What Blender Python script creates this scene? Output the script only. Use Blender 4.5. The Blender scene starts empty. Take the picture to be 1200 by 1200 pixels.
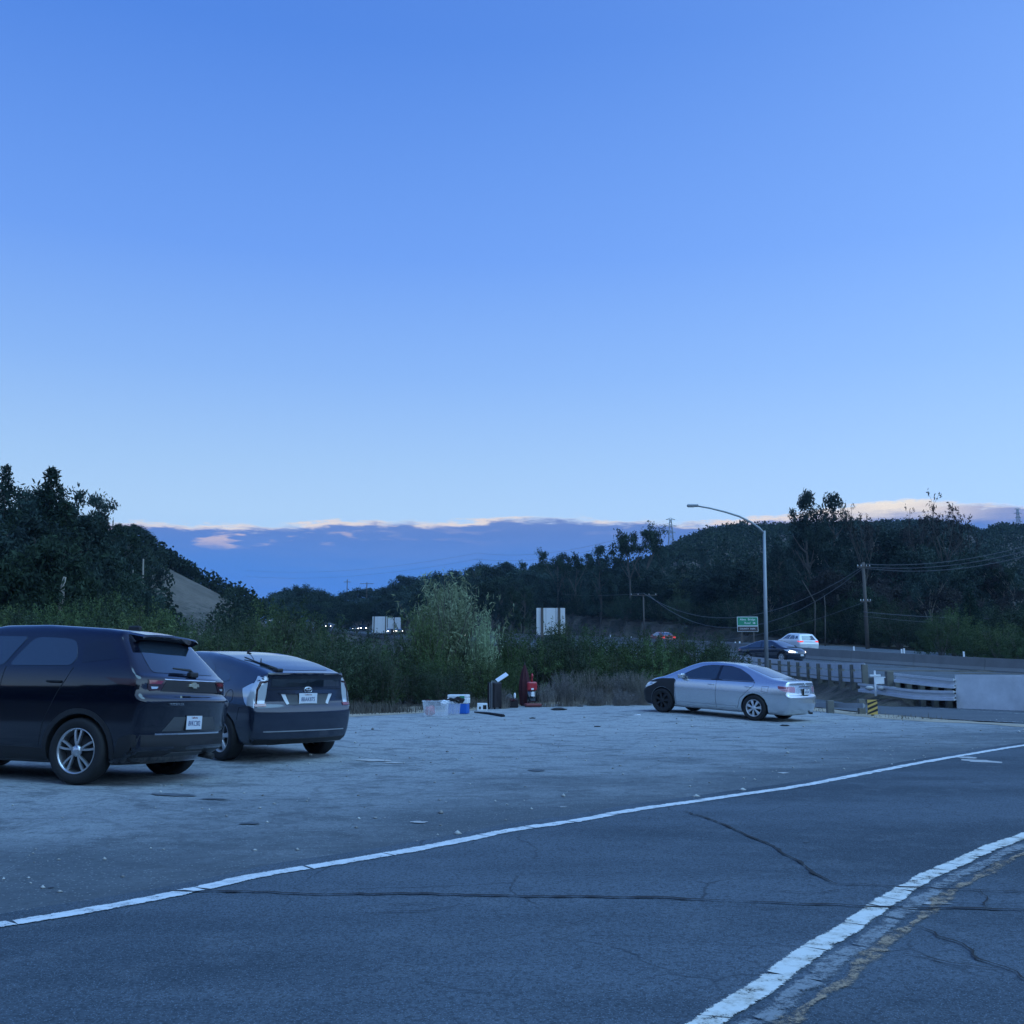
import bpy, bmesh, math, random
import numpy as np
from mathutils import Vector, Matrix
from mathutils.bvhtree import BVHTree
from mathutils.geometry import tessellate_polygon
R = math.radians
random.seed(7)
rng = np.random.default_rng(11)
scene = bpy.context.scene
C = scene.collection

# ------------------------------------------------------------ camera
CAM_H = 1.3
PITCH = math.atan(184 / 1200)
cam_d = bpy.data.cameras.new('camera')
cam_d.sensor_width = 36; cam_d.lens = 36.0
cam_d.clip_start = 0.1; cam_d.clip_end = 6000
cam = bpy.data.objects.new('camera', cam_d)
C.objects.link(cam)
cam.location = (0, 0, CAM_H)
cam.rotation_euler = (math.pi / 2 + PITCH, 0, 0)
scene.camera = cam

# ------------------------------------------------------------ exposure
vs = scene.view_settings
vs.view_transform = 'Standard'; vs.look = 'None'; vs.exposure = 0.0; vs.gamma = 1.0
try: vs.use_curve_mapping = False
except Exception: pass
scene.cycles.max_bounces = 6
scene.cycles.transparent_max_bounces = 12
scene.cycles.volume_bounces = 0
scene.cycles.use_denoising = True

# ------------------------------------------------------------ sky at dusk
world = bpy.data.worlds.new('World')
scene.world = world
world.use_nodes = True
wt = world.node_tree
for n in list(wt.nodes): wt.nodes.remove(n)

class G:
    """small helper for math node graphs"""
    def __init__(s, tree): s.t = tree
    def n(s, kind, **kw):
        nd = s.t.nodes.new(kind)
        for k, v in kw.items(): setattr(nd, k, v)
        return nd
    def put(s, sock, v):
        if isinstance(v, bpy.types.NodeSocket): s.t.links.new(v, sock)
        else: sock.default_value = v
    def m(s, op, a, b=0.0, c=0.0, clamp=False):
        nd = s.n('ShaderNodeMath', operation=op, use_clamp=clamp)
        s.put(nd.inputs[0], a); s.put(nd.inputs[1], b); s.put(nd.inputs[2], c)
        return nd.outputs[0]
    def ramp(s, f, stops, interp='LINEAR'):
        nd = s.n('ShaderNodeValToRGB'); cr = nd.color_ramp; cr.interpolation = interp
        while len(cr.elements) < len(stops): cr.elements.new(0.5)
        for e, (p, c) in zip(cr.elements, stops):
            e.position = p
            e.color = (c, c, c, 1) if isinstance(c, (int, float)) else (*c[:3], 1)
        s.put(nd.inputs[0], f)
        return nd.outputs[0]
    def mix(s, f, a, b, mode='MIX'):
        nd = s.n('ShaderNodeMix', data_type='RGBA', blend_type=mode)
        s.put(nd.inputs[0], f)
        for i, v in ((6, a), (7, b)):
            if isinstance(v, tuple): v = (*v[:3], 1)
            s.put(nd.inputs[i], v)
        return nd.outputs[2]
    def sstep(s, v, lo, hi):
        nd = s.n('ShaderNodeMapRange', interpolation_type='SMOOTHSTEP')
        s.put(nd.inputs[0], v); s.put(nd.inputs[1], lo); s.put(nd.inputs[2], hi)
        return nd.outputs[0]
    def noise(s, vec, scale, detail=3, rough=0.5, dim='3D'):
        nd = s.n('ShaderNodeTexNoise', noise_dimensions=dim)
        if vec is not None: s.put(nd.inputs['Vector'], vec)
        nd.inputs['Scale'].default_value = scale
        nd.inputs['Detail'].default_value = detail
        nd.inputs['Roughness'].default_value = rough
        return nd.outputs[0]

def s2l(r, g, b):
    f = lambda c: (c / 255 / 12.92) if c / 255 <= 0.04045 else ((c / 255 + 0.055) / 1.055) ** 2.4
    return (f(r), f(g), f(b))

g = G(wt)
tc = g.n('ShaderNodeTexCoord')
sep = g.n('ShaderNodeSeparateXYZ'); wt.links.new(tc.outputs['Generated'], sep.inputs[0])
dx, dy, dz = sep.outputs
el = g.m('MULTIPLY', g.m('ARCSINE', dz), 57.2958)                   # elevation in degrees
az = g.m('MULTIPLY', g.m('ARCTAN2', dx, dy), 57.2958)               # azimuth, 0 = where the camera looks
u = g.m('DIVIDE', el, 90.0)
clear = g.ramp(u, [(0.0, s2l(182, 218, 255)), (0.095, s2l(180, 217, 255)), (0.125, s2l(168, 208, 253)),
                   (0.18, s2l(141, 187, 252)), (0.25, s2l(112, 163, 248)), (0.37, s2l(82, 137, 231)), (0.62, s2l(62, 108, 205)), (1.0, s2l(56, 96, 190))])
# the sun went down to the right and behind: that side of the sky is paler
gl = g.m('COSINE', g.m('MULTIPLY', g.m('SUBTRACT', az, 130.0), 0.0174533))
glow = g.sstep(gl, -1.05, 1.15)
glow_lo = g.m('MULTIPLY', glow, g.ramp(u, [(0.0, 1.0), (0.35, 0.8), (1.0, 0.35)]))
sky = g.mix(g.m('MULTIPLY', glow_lo, 0.62), clear, (0.56, 0.96, 1.75))
# twilight glow over the place where the sun set, behind the camera to the right
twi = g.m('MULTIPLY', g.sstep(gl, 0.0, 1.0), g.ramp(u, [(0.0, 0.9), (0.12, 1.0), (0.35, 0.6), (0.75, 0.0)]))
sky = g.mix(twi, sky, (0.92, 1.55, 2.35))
# long cloud bank with a lit upper edge
comb = g.n('ShaderNodeCombineXYZ')
g.put(comb.inputs[0], g.m('MULTIPLY', az, 0.10)); g.put(comb.inputs[1], g.m('MULTIPLY', el, 0.55)); comb.inputs[2].default_value = 3.3
comb1 = g.n('ShaderNodeCombineXYZ'); g.put(comb1.inputs[0], g.m('MULTIPLY', az, 0.16)); comb1.inputs[1].default_value = 7.7
n_edge = g.noise(comb1.outputs[0], 1.0, 5, 0.6)
n_str = g.noise(comb.outputs[0], 2.2, 4, 0.6)
def bump_at(c, w, a):
    d = g.m('DIVIDE', g.m('SUBTRACT', az, c), w)
    return g.m('MULTIPLY', g.m('EXPONENT', g.m('MULTIPLY', g.m('MULTIPLY', d, d), -1.0)), a)
azt = g.m('DIVIDE', az, 60.0)
edge = g.m('ADD', 7.95, g.m('MULTIPLY', g.m('SUBTRACT', n_edge, 0.5), 0.95))
edge = g.m('ADD', edge, bump_at(20.5, 4.2, 0.72))
edge = g.m('ADD', edge, bump_at(2.0, 12.0, 0.30))
edge = g.m('ADD', edge, bump_at(-18.0, 7.0, -0.42))
puff = g.noise(comb.outputs[0], 6.0, 4, 0.6)
edge = g.m('ADD', edge, g.m('MULTIPLY', g.m('SUBTRACT', puff, 0.5), 0.9))
dlt = g.m('SUBTRACT', edge, el)                                    # >0 inside the bank
bank = g.sstep(dlt, -0.05, 0.28)
bank_col = g.ramp(u, [(0.0, s2l(60, 132, 236)), (0.035, s2l(62, 130, 232)), (0.062, s2l(74, 133, 222)), (0.083, s2l(92, 132, 208)), (0.10, s2l(118, 142, 202))])
bank_col = g.mix(g.m('MULTIPLY', g.sstep(n_str, 0.42, 0.72), 0.16), bank_col, s2l(118, 148, 216))
sky = g.mix(g.m('MULTIPLY', bank, 0.97), sky, bank_col)
lit = g.m('MULTIPLY', g.sstep(dlt, -0.16, 0.04), g.m('SUBTRACT', 1.0, g.sstep(dlt, 0.06, 0.36)))
lit_n = g.sstep(n_str, 0.40, 0.60)
lit = g.m('MULTIPLY', lit, g.m('ADD', 0.18, g.m('MULTIPLY', lit_n, 0.82)))
big = g.m('ADD', bump_at(20.5, 4.6, 1.0), 0.0)
lit_b = g.m('MULTIPLY', g.m('MULTIPLY', g.sstep(dlt, -0.12, 0.06), g.m('SUBTRACT', 1.0, g.sstep(dlt, 0.30, 1.15))), big)
lit = g.m('MAXIMUM', lit, lit_b)
lit_col = g.mix(big, s2l(240, 227, 224), s2l(254, 243, 230))
sky = g.mix(g.m('MULTIPLY', lit, 0.93, clamp=True), sky, lit_col)
# second, lower streaks on the left of the bank
st2 = g.m('MULTIPLY', g.sstep(g.noise(comb.outputs[0], 4.0, 3, 0.5), 0.55, 0.68),
          g.m('MULTIPLY', g.sstep(dlt, -0.05, 0.3), g.m('SUBTRACT', 1.0, g.sstep(dlt, 0.5, 1.5))))
st2 = g.m('MULTIPLY', st2, g.m('ADD', bump_at(-15.0, 8.0, 1.0), 0.12))
sky = g.mix(g.m('MULTIPLY', st2, 0.7, clamp=True), sky, s2l(222, 204, 214))
# Nishita sky after sunset, mixed in faintly for the natural gradient
nish = g.n('ShaderNodeTexSky', sky_type='NISHITA')
nish.sun_disc = False; nish.sun_elevation = R(1.5); nish.sun_rotation = R(130)
nish_s = g.mix(1.0, nish.outputs[0], (0.06, 0.075, 0.10), 'MULTIPLY')
sky = g.mix(0.04, sky, nish_s)
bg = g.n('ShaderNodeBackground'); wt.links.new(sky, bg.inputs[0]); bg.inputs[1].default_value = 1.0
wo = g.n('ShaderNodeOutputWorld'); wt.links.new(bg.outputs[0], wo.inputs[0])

# ------------------------------------------------------------ afterglow (soft)
sun_d = bpy.data.lights.new('sun', 'SUN')
sun_d.energy = 1.6; sun_d.angle = R(45); sun_d.color = (0.31, 0.66, 1.0)
sun = bpy.data.objects.new('sun', sun_d); C.objects.link(sun)
_az, _el = R(130), R(62)
sun.rotation_euler = Vector((math.sin(_az) * math.cos(_el), math.cos(_az) * math.cos(_el), math.sin(_el))).to_track_quat('Z', 'Y').to_euler()

# ------------------------------------------------------------ helpers
def tag(o, label=None, cat=None, group=None, kind=None):
    if label: o['label'] = label
    if cat: o['category'] = cat
    if group: o['group'] = group
    if kind: o['kind'] = kind
    return o

def link(name, me, mat=None, parent=None):
    o = bpy.data.objects.new(name, me)
    C.objects.link(o)
    if mat is not None and me is not None:
        me.materials.clear()
        for m_ in (mat if isinstance(mat, (list, tuple)) else [mat]): me.materials.append(m_)
    if parent: o.parent = parent
    return o

def empty(name, loc=(0, 0, 0), rz=0):
    o = bpy.data.objects.new(name, None); C.objects.link(o)
    o.empty_display_size = 0.2
    o.location = loc; o.rotation_euler = (0, 0, rz)
    return o

def mesh_np(name, V, F, smooth=False, attr=None):
    """V (n,3) floats, F (m,k) ints of one face size"""
    me = bpy.data.meshes.new(name)
    V = np.asarray(V, dtype=np.float32); F = np.asarray(F, dtype=np.int32)
    me.vertices.add(len(V)); me.vertices.foreach_set('co', V.ravel())
    k = F.shape[1]
    me.loops.add(F.size); me.loops.foreach_set('vertex_index', F.ravel())
    me.polygons.add(len(F))
    me.polygons.foreach_set('loop_start', np.arange(len(F), dtype=np.int32) * k)
    try: me.polygons.foreach_set('loop_total', np.full(len(F), k, dtype=np.int32))
    except Exception: pass
    if smooth: me.polygons.foreach_set('use_smooth', np.ones(len(F), dtype=bool))
    me.update(calc_edges=True)
    if attr is not None:
        a = me.attributes.new('tint', 'FLOAT', 'FACE' if len(attr) == len(F) else 'POINT')
        a.data.foreach_set('value', np.asarray(attr, dtype=np.float32))
    return me

def from_bm(name, bm, smooth=False):
    me = bpy.data.meshes.new(name)
    bmesh.ops.recalc_face_normals(bm, faces=bm.faces)
    bm.to_mesh(me); bm.free()
    if smooth:
        for p in me.polygons: p.use_smooth = True
    return me

def box(bm, lo, hi, mtx=None, bev=0.0):
    r = bmesh.ops.create_cube(bm, size=1.0)
    vs_ = r['verts']
    for v in vs_:
        v.co = Vector(((lo[0] + hi[0]) / 2 + v.co.x * (hi[0] - lo[0]), (lo[1] + hi[1]) / 2 + v.co.y * (hi[1] - lo[1]), (lo[2] + hi[2]) / 2 + v.co.z * (hi[2] - lo[2])))
    if bev > 0:
        es = list({e for v in vs_ for e in v.link_edges})
        rr = bmesh.ops.bevel(bm, geom=es, offset=bev, segments=2, affect='EDGES', profile=0.5)
        vs_ = list({v for v in rr['verts']} | {v for v in vs_ if v.is_valid})
    if mtx is not None:
        for v in vs_: v.co = mtx @ v.co
    return vs_

def tube(bm, pts, rad, seg=8, cap=True):
    pts = [Vector(p) for p in pts]
    if not isinstance(rad, (list, tuple)): rad = [rad] * len(pts)
    rings = []; prev = None
    for i, p in enumerate(pts):
        d = (pts[min(i + 1, len(pts) - 1)] - pts[max(i - 1, 0)]).normalized()
        if prev is None:
            a = d.orthogonal().normalized()
        else:
            a = (prev - d * prev.dot(d)).normalized()
        prev = a; b = d.cross(a)
        rings.append([bm.verts.new(p + (a * math.cos(t) + b * math.sin(t)) * rad[i]) for t in [2 * math.pi * k / seg for k in range(seg)]])
    for r0, r1 in zip(rings, rings[1:]):
        for k in range(seg):
            f = bm.faces.new((r0[k], r0[(k + 1) % seg], r1[(k + 1) % seg], r1[k])); f.smooth = True
    if cap:
        bm.faces.new(rings[0][::-1]); bm.faces.new(rings[-1])

def lathe(bm, prof, seg=32, closed=False):
    """prof = [(radius, y)], axis = Y"""
    rings = [[bm.verts.new((r * math.cos(t), y, r * math.sin(t))) for t in [2 * math.pi * k / seg for k in range(seg)]] for r, y in prof]
    pairs = list(zip(rings, rings[1:])) + ([(rings[-1], rings[0])] if closed else [])
    for r0, r1 in pairs:
        for k in range(seg):
            f = bm.faces.new((r0[k], r0[(k + 1) % seg], r1[(k + 1) % seg], r1[k])); f.smooth = True

def chaikin(poly, n=2, closed=True):
    P = [tuple(p) for p in poly]
    for _ in range(n):
        Q = []
        L = len(P)
        for i in range(L if closed else L - 1):
            a, b = P[i], P[(i + 1) % L]
            Q.append(tuple(a[k] * 0.78 + b[k] * 0.22 for k in range(len(a))))
            Q.append(tuple(a[k] * 0.22 + b[k] * 0.78 for k in range(len(a))))
        if not closed: Q = [P[0]] + Q + [P[-1]]
        P = Q
    return P

def round_poly(poly, d=0.055):
    Q = []; L = len(poly)
    for i in range(L):
        p0, p, p1 = Vector(poly[i - 1]), Vector(poly[i]), Vector(poly[(i + 1) % L])
        a = (p0 - p); b = (p1 - p); ka = min(d, a.length * .4); kb = min(d, b.length * .4)
        A_, B_ = p + a.normalized() * ka, p + b.normalized() * kb
        for t in (0, .33, .67, 1): Q.append(tuple(A_ * (1 - t) ** 2 + p * 2 * t * (1 - t) + B_ * t * t))
    return Q

def poly_grid(poly, sp):
    """bmesh of a 2D polygon cut by a grid of spacing sp (verts in x,y)"""
    bm = bmesh.new()
    vv = [bm.verts.new((p[0], p[1], 0)) for p in poly]
    for t in tessellate_polygon([[Vector((p[0], p[1], 0)) for p in poly]]):
        try: bm.faces.new([vv[i] for i in t])
        except ValueError: pass
    xs = [p[0] for p in poly]; ys = [p[1] for p in poly]
    for ax, lo, hi in ((0, min(xs), max(xs)), (1, min(ys), max(ys))):
        k = math.floor(lo / sp) + 1
        while k * sp < hi:
            co = Vector((k * sp, 0, 0)) if ax == 0 else Vector((0, k * sp, 0))
            no = Vector((1, 0, 0)) if ax == 0 else Vector((0, 1, 0))
            bmesh.ops.bisect_plane(bm, geom=bm.verts[:] + bm.edges[:] + bm.faces[:], plane_co=co, plane_no=no, dist=1e-6)
            k += 1
    return bm

# ------------------------------------------------------------ materials
def mat(name, col, rough=0.6, metal=0.0, var=0.0, vscale=3.0, bump=0.0, bscale=40.0, coat=0.0, spec=None, emit=None, tint=None, alpha=None, transl=0.0, ior=None):
    m_ = bpy.data.materials.new(name); m_.use_nodes = True
    t = m_.node_tree; gg = G(t)
    b = t.nodes['Principled BSDF']
    b.inputs['Base Color'].default_value = (*col, 1)
    b.inputs['Roughness'].default_value = rough
    b.inputs['Metallic'].default_value = metal
    if coat: b.inputs['Coat Weight'].default_value = coat; b.inputs['Coat Roughness'].default_value = 0.06
    if spec is not None: b.inputs['Specular IOR Level'].default_value = spec
    if ior is not None: b.inputs['IOR'].default_value = ior
    if emit: b.inputs['Emission Color'].default_value = (*emit[:3], 1); b.inputs['Emission Strength'].default_value = emit[3]
    if alpha is not None: b.inputs['Alpha'].default_value = alpha
    tc_ = gg.n('ShaderNodeTexCoord')
    c = None
    if var:
        n1 = gg.noise(tc_.outputs['Object'], vscale, 5, 0.62)
        f = gg.m('MULTIPLY_ADD', n1, 2 * var * 1.6, 1 - var * 1.6)
        c = gg.mix(1.0, tuple(col), f, 'MULTIPLY')
    if tint:                                   # second colour by per-leaf / per-face attribute
        at = gg.n('ShaderNodeAttribute', attribute_name='tint')
        oi = gg.n('ShaderNodeObjectInfo')
        base = c if c is not None else tuple(col)
        c = gg.mix(at.outputs['Fac'], base, tuple(tint))
        hs = gg.n('ShaderNodeHueSaturation')
        gg.put(hs.inputs['Hue'], gg.m('MULTIPLY_ADD', oi.outputs['Random'], 0.04, 0.48))
        gg.put(hs.inputs['Value'], gg.m('MULTIPLY_ADD', gg.m('FRACT', gg.m('MULTIPLY', oi.outputs['Random'], 7.3)), 0.7, 0.65))
        gg.put(hs.inputs['Color'], c); c = hs.outputs[0]
    if c is not None: t.links.new(c, b.inputs['Base Color'])
    if bump:
        n2 = gg.noise(tc_.outputs['Object'], bscale, 4, 0.6)
        bp = gg.n('ShaderNodeBump'); bp.inputs['Strength'].default_value = bump; bp.inputs['Distance'].default_value = 0.02
        gg.put(bp.inputs['Height'], n2); t.links.new(bp.outputs[0], b.inputs['Normal'])
    if transl:
        b.inputs['Subsurface Weight'].default_value = 0
        tr = gg.n('ShaderNodeBsdfTranslucent'); mx = gg.n('ShaderNodeMixShader'); mx.inputs[0].default_value = transl
        if c is not None: t.links.new(c, tr.inputs[0])
        else: tr.inputs[0].default_value = (*col, 1)
        out = t.nodes['Material Output']
        t.links.new(b.outputs[0], mx.inputs[1]); t.links.new(tr.outputs[0], mx.inputs[2]); t.links.new(mx.outputs[0], out.inputs[0])
    return m_

M = {}
M['black_paint'] = mat('black car paint', (0.002, 0.003, 0.010), 0.10, 0.0, coat=1.0, spec=0.35)
M['navy_paint'] = mat('dark blue grey car paint', (0.020, 0.028, 0.050), 0.22, 0.25, coat=1.0)
M['silver_paint'] = mat('silver car paint', (0.62, 0.64, 0.67), 0.26, 0.88, var=0.04, vscale=1.5, coat=0.6)
M['white_paint'] = mat('white car paint', (0.78, 0.79, 0.80), 0.3, 0.0, coat=0.8)
M['red_paint'] = mat('dark red car paint', (0.28, 0.02, 0.02), 0.3, 0.0, coat=0.8)
M['primer'] = mat('matt black panel', (0.012, 0.012, 0.014), 0.55, 0.0, var=0.15)
M['plastic'] = mat('black plastic trim', (0.012, 0.012, 0.014), 0.5, bump=0.15, bscale=300)
M['grey_plastic'] = mat('grey textured plastic', (0.07, 0.075, 0.08), 0.55, bump=0.2, bscale=300)
M['glass'] = mat('dark tinted car glass', (0.012, 0.018, 0.026), 0.05, 0.0, spec=0.9, coat=0.6, ior=1.7)
M['glass_l'] = mat('side window glass', (0.016, 0.028, 0.042), 0.06, 0.0, spec=0.8, coat=0.6, ior=1.6)
M['glass_q'] = mat('privacy glass', (0.006, 0.008, 0.014), 0.10, 0.0, coat=0.5)
M['rubber'] = mat('tyre rubber', (0.011, 0.011, 0.012), 0.75, var=0.2, vscale=8, bump=0.2, bscale=120)
M['alloy'] = mat('silver alloy', (0.55, 0.56, 0.58), 0.3, 0.85)
M['hubcap'] = mat('silver painted hubcap', (0.55, 0.56, 0.58), 0.4, 0.4)
M['wheel_dark'] = mat('dark brake parts', (0.015, 0.015, 0.017), 0.7)
M['well'] = mat('wheel well liner', (0.006, 0.006, 0.007), 0.9)
M['chrome'] = mat('chrome', (0.75, 0.76, 0.78), 0.12, 1.0)
M['gold'] = mat('gold badge', (0.72, 0.66, 0.52), 0.25, 0.8)
M['tail_red'] = mat('red lamp lens', (0.22, 0.008, 0.012), 0.1, coat=1.0, spec=0.8)
M['tail_dark'] = mat('smoked lamp lens', (0.03, 0.006, 0.010), 0.2, coat=0.25)
M['tail_clear'] = mat('clear lamp lens', (0.62, 0.66, 0.70), 0.12, 0.35, coat=1.0)
M['tail_pink'] = mat('pale red lamp lens', (0.55, 0.26, 0.32), 0.12, 0.15, coat=1.0)
M['plate'] = mat('white number plate', (0.62, 0.64, 0.68), 0.4, var=0.05, vscale=20)
M['plate_ink'] = mat('plate blue lettering', (0.03, 0.05, 0.16), 0.5)
M['seam'] = mat('panel gap', (0.006, 0.007, 0.010), 0.8)
M['lamp_on'] = mat('lit headlight', (0.9, 0.9, 0.9), 0.2, emit=(1.0, 0.86, 0.72, 3.5))
M['lamp_far'] = mat('far lit headlight', (0.9, 0.9, 0.9), 0.2, emit=(1.0, 0.93, 0.85, 12.0))
M['tail_on'] = mat('lit tail light', (0.3, 0.01, 0.01), 0.2, emit=(1.0, 0.05, 0.05, 1.2))
M['concrete'] = mat('barrier concrete', (0.19, 0.19, 0.185), 0.9, var=0.22, vscale=0.8, bump=0.3, bscale=8)
M['galv'] = mat('galvanised steel', (0.66, 0.67, 0.68), 0.55, 0.1, var=0.12, vscale=2.5)
M['galv_dull'] = mat('weathered galvanised steel', (0.30, 0.32, 0.34), 0.55, 0.3, var=0.15, vscale=3)
M['wood_post'] = mat('weathered timber', (0.16, 0.155, 0.135), 0.9, var=0.3, vscale=4, bump=0.4, bscale=30)
M['pole_wood'] = mat('creosoted pole', (0.10, 0.085, 0.075), 0.9, var=0.2, vscale=2)
M['sign_white'] = mat('pale sign sheet', (0.62, 0.63, 0.65), 0.45, 0.2, var=0.05, vscale=0.6)
M['sign_green'] = mat('green sign sheet', (0.01, 0.24, 0.12), 0.5)
M['sign_brown'] = mat('brown sign sheet', (0.05, 0.03, 0.03), 0.5)
M['sign_letter'] = mat('white sign letters', (0.75, 0.78, 0.8), 0.5)
M['marker_yellow'] = mat('yellow marker sheet', (0.62, 0.40, 0.10), 0.5, var=0.1)
M['marker_black'] = mat('black marker stripe', (0.015, 0.015, 0.015), 0.6)
M['white_board'] = mat('white painted wood', (0.75, 0.76, 0.78), 0.6, var=0.05)
M['bark'] = mat('bark', (0.09, 0.08, 0.07), 0.95, var=0.3, vscale=3, bump=0.5, bscale=12)
M['bark_pale'] = mat('pale bark', (0.24, 0.21, 0.18), 0.9, var=0.25, vscale=2, bump=0.3, bscale=10)
LEAF = {}
def leafm(k, a, b, tr=0.25): LEAF[k] = mat(k, a, 0.75, tint=b, transl=tr, spec=0.2)
leafm('oak leaves', (0.012, 0.024, 0.015), (0.036, 0.063, 0.037))
leafm('eucalyptus leaves', (0.016, 0.031, 0.028), (0.044, 0.075, 0.059))
leafm('conifer needles', (0.009, 0.023, 0.017), (0.024, 0.052, 0.033))
leafm('brown twigs', (0.033, 0.032, 0.032), (0.051, 0.050, 0.045))
leafm('scrub leaves', (0.026, 0.041, 0.022), (0.073, 0.104, 0.059))
leafm('green scrub leaves', (0.046, 0.070, 0.024), (0.108, 0.160, 0.066))
leafm('pale willow leaves', (0.169, 0.214, 0.114), (0.393, 0.469, 0.285))
leafm('dead twigs', (0.094, 0.090, 0.092), (0.194, 0.183, 0.176), 0.1)
leafm('dry grass', (0.108, 0.098, 0.084), (0.194, 0.179, 0.145), 0.2)

# ------------------------------------------------------------ lie of the land
def U(px, py, z=0.0):
    """photograph pixel (1200 x 1200) -> point on the level z"""
    d = Vector(((px - 600) / 1200, 1, (600 - py) / 1200))
    c, s = math.cos(PITCH), math.sin(PITCH)
    w = Vector((d.x, d.y * c - d.z * s, d.y * s + d.z * c))
    k = (z - CAM_H) / w.z
    return Vector((w.x * k, w.y * k, z))
def UD(px, py, D):
    """photograph pixel at ground distance Y = D"""
    d = Vector(((px - 600) / 1200, 1, (600 - py) / 1200))
    c, s = math.cos(PITCH), math.sin(PITCH)
    w = Vector((d.x, d.y * c - d.z * s, d.y * s + d.z * c))
    k = D / w.y
    return Vector((w.x * k, D, CAM_H + w.z * k))

# slight unevenness of the lot (heights where the parked cars stand)
ctrl = [(-4.64, 11.33, .07), (-4.19, 12.87, .02), (-7.23, 12.1, .10), (-6.78, 13.64, .06),
        (-3.97, 14.52, .07), (-2.70, 15.48, .06), (-5.6, 16.67, .07), (-4.33, 17.64, .07),
        (6.30, 27.06, -.03), (7.34, 28.28, -.03), (4.25, 28.81, .11), (5.28, 30.03, .11)]
for x in range(-18, 31, 4):
    for y in (-4, 0, 4, 8): ctrl.append((x, y, 0.0))
for x, y in ((2, 12), (6, 13), (10, 16), (2, 20), (-1, 24), (-6, 26), (0, 30), (12, 22), (12, 27), (13, 32), (9, 33), (16, 26), (-12, 20)): ctrl.append((x, y, 0.0))
_P = np.array(ctrl); SIG = 3.2
def _k(A, B): return np.exp(-((A[:, None, 0] - B[None, :, 0]) ** 2 + (A[:, None, 1] - B[None, :, 1]) ** 2) / SIG ** 2)
_coef = np.linalg.solve(_k(_P, _P) + 0.02 * np.eye(len(_P)), _P[:, 2])
def gz(x, y): return float(gzn(np.array([[x, y]]))[0])
def gzn(A): return _k(np.asarray(A, float)[:, :2], _P) @ _coef

# freeway: near edge (N) and median barrier (Mb), with road surface heights
NE = np.array([(34, 8, .9), (23, 22, .9), (16.5, 33, .9), (14.6, 34.8, .9), (14.2, 38, .95), (14.9, 46, .95), (15.2, 58, 1.25), (14.2, 68, 1.7), (11.2, 95, 2.4), (7.5, 120, 3.3), (-28, 225, 8.5), (-105, 425, 20.5), (-240, 720, 37)], float)
MB = np.array([(60, 16, .95), (42, 44, .95), (31.5, 63, .98), (23, 77, 1.95), (18, 95, 3.0), (10.5, 132, 4.6), (-31, 250, 10.1), (-101, 450, 21.5), (-233, 745, 38)], float)
def resample(P, n):
    d = np.r_[0, np.cumsum(np.hypot(*np.diff(P[:, :2], axis=0).T))]
    # smooth the polyline
    t = np.linspace(0, d[-1], n) if n > 0 else None
    Q = np.stack([np.interp(t, d, P[:, k]) for k in range(3)], 1)
    for _ in range(6): Q[1:-1] = (Q[:-2] + 2 * Q[1:-1] + Q[2:]) / 4
    return Q
MBr = resample(MB, 160)
NEr = resample(NE, 600)
def offset_line(Q, d):
    T = np.gradient(Q[:, :2], axis=0); T /= np.linalg.norm(T, axis=1, keepdims=True)
    Nn = np.stack([T[:, 1], -T[:, 0]], 1)       # right of the direction of travel (away from camera)
    R_ = Q.copy(); R_[:, :2] += Nn * d
    return R_
FE = offset_line(MBr, 16.0); FE[:, 2] += 0.35     # far edge
def near_idx(A, Q):
    D = (A[:, None, 0] - Q[None, :, 0]) ** 2 + (A[:, None, 1] - Q[None, :, 1]) ** 2
    i = D.argmin(1); return i, np.sqrt(D[np.arange(len(A)), i])
def side_of(A, Q, i):
    j = np.clip(i, 1, len(Q) - 2); T = Q[j + 1, :2] - Q[j - 1, :2]
    v = A[:, :2] - Q[j, :2]
    return T[:, 0] * v[:, 1] - T[:, 1] * v[:, 0]      # >0 left of the line (camera side)
def sst(x, a, b):
    t = np.clip((x - a) / (b - a), 0, 1); return t * t * (3 - 2 * t)
def vnoise(x, y, s, seed=0):
    r = np.random.default_rng(seed); o = 0
    for k in range(5):
        a, b, c = r.uniform(0, 6.3), r.uniform(0, 6.3), r.uniform(0.6, 1.6)
        th = r.uniform(0, 6.3)
        o = o + np.sin((x * math.cos(th) + y * math.sin(th)) / s * c + a) * np.cos((y * math.cos(th) - x * math.sin(th)) / s * c * 0.8 + b)
    return o / 5
RIDGE_L_PX = [(-900, 570), (-300, 595), (0, 620), (110, 630), (150, 642), (185, 662), (210, 676), (240, 690), (290, 715), (330, 745), (400, 790)]
RIDGE_R_PX = [(330, 745), (420, 722), (520, 708), (600, 700), (700, 692), (770, 668), (800, 648), (830, 636), (870, 631), (940, 631), (1000, 628), (1090, 627), (1130, 630), (1146, 641), (1170, 632), (1200, 630), (1400, 627), (1900, 625)]
RLy, RRy = 170.0, 560.0
def ridge(px, tab, D):
    p = np.array(tab, float)
    y = np.interp(px, p[:, 0], p[:, 1])
    c, s = math.cos(PITCH), math.sin(PITCH)
    dz = (600 - y) / 1200
    return CAM_H + (s + dz * c) / (c - dz * s) * D
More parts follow.
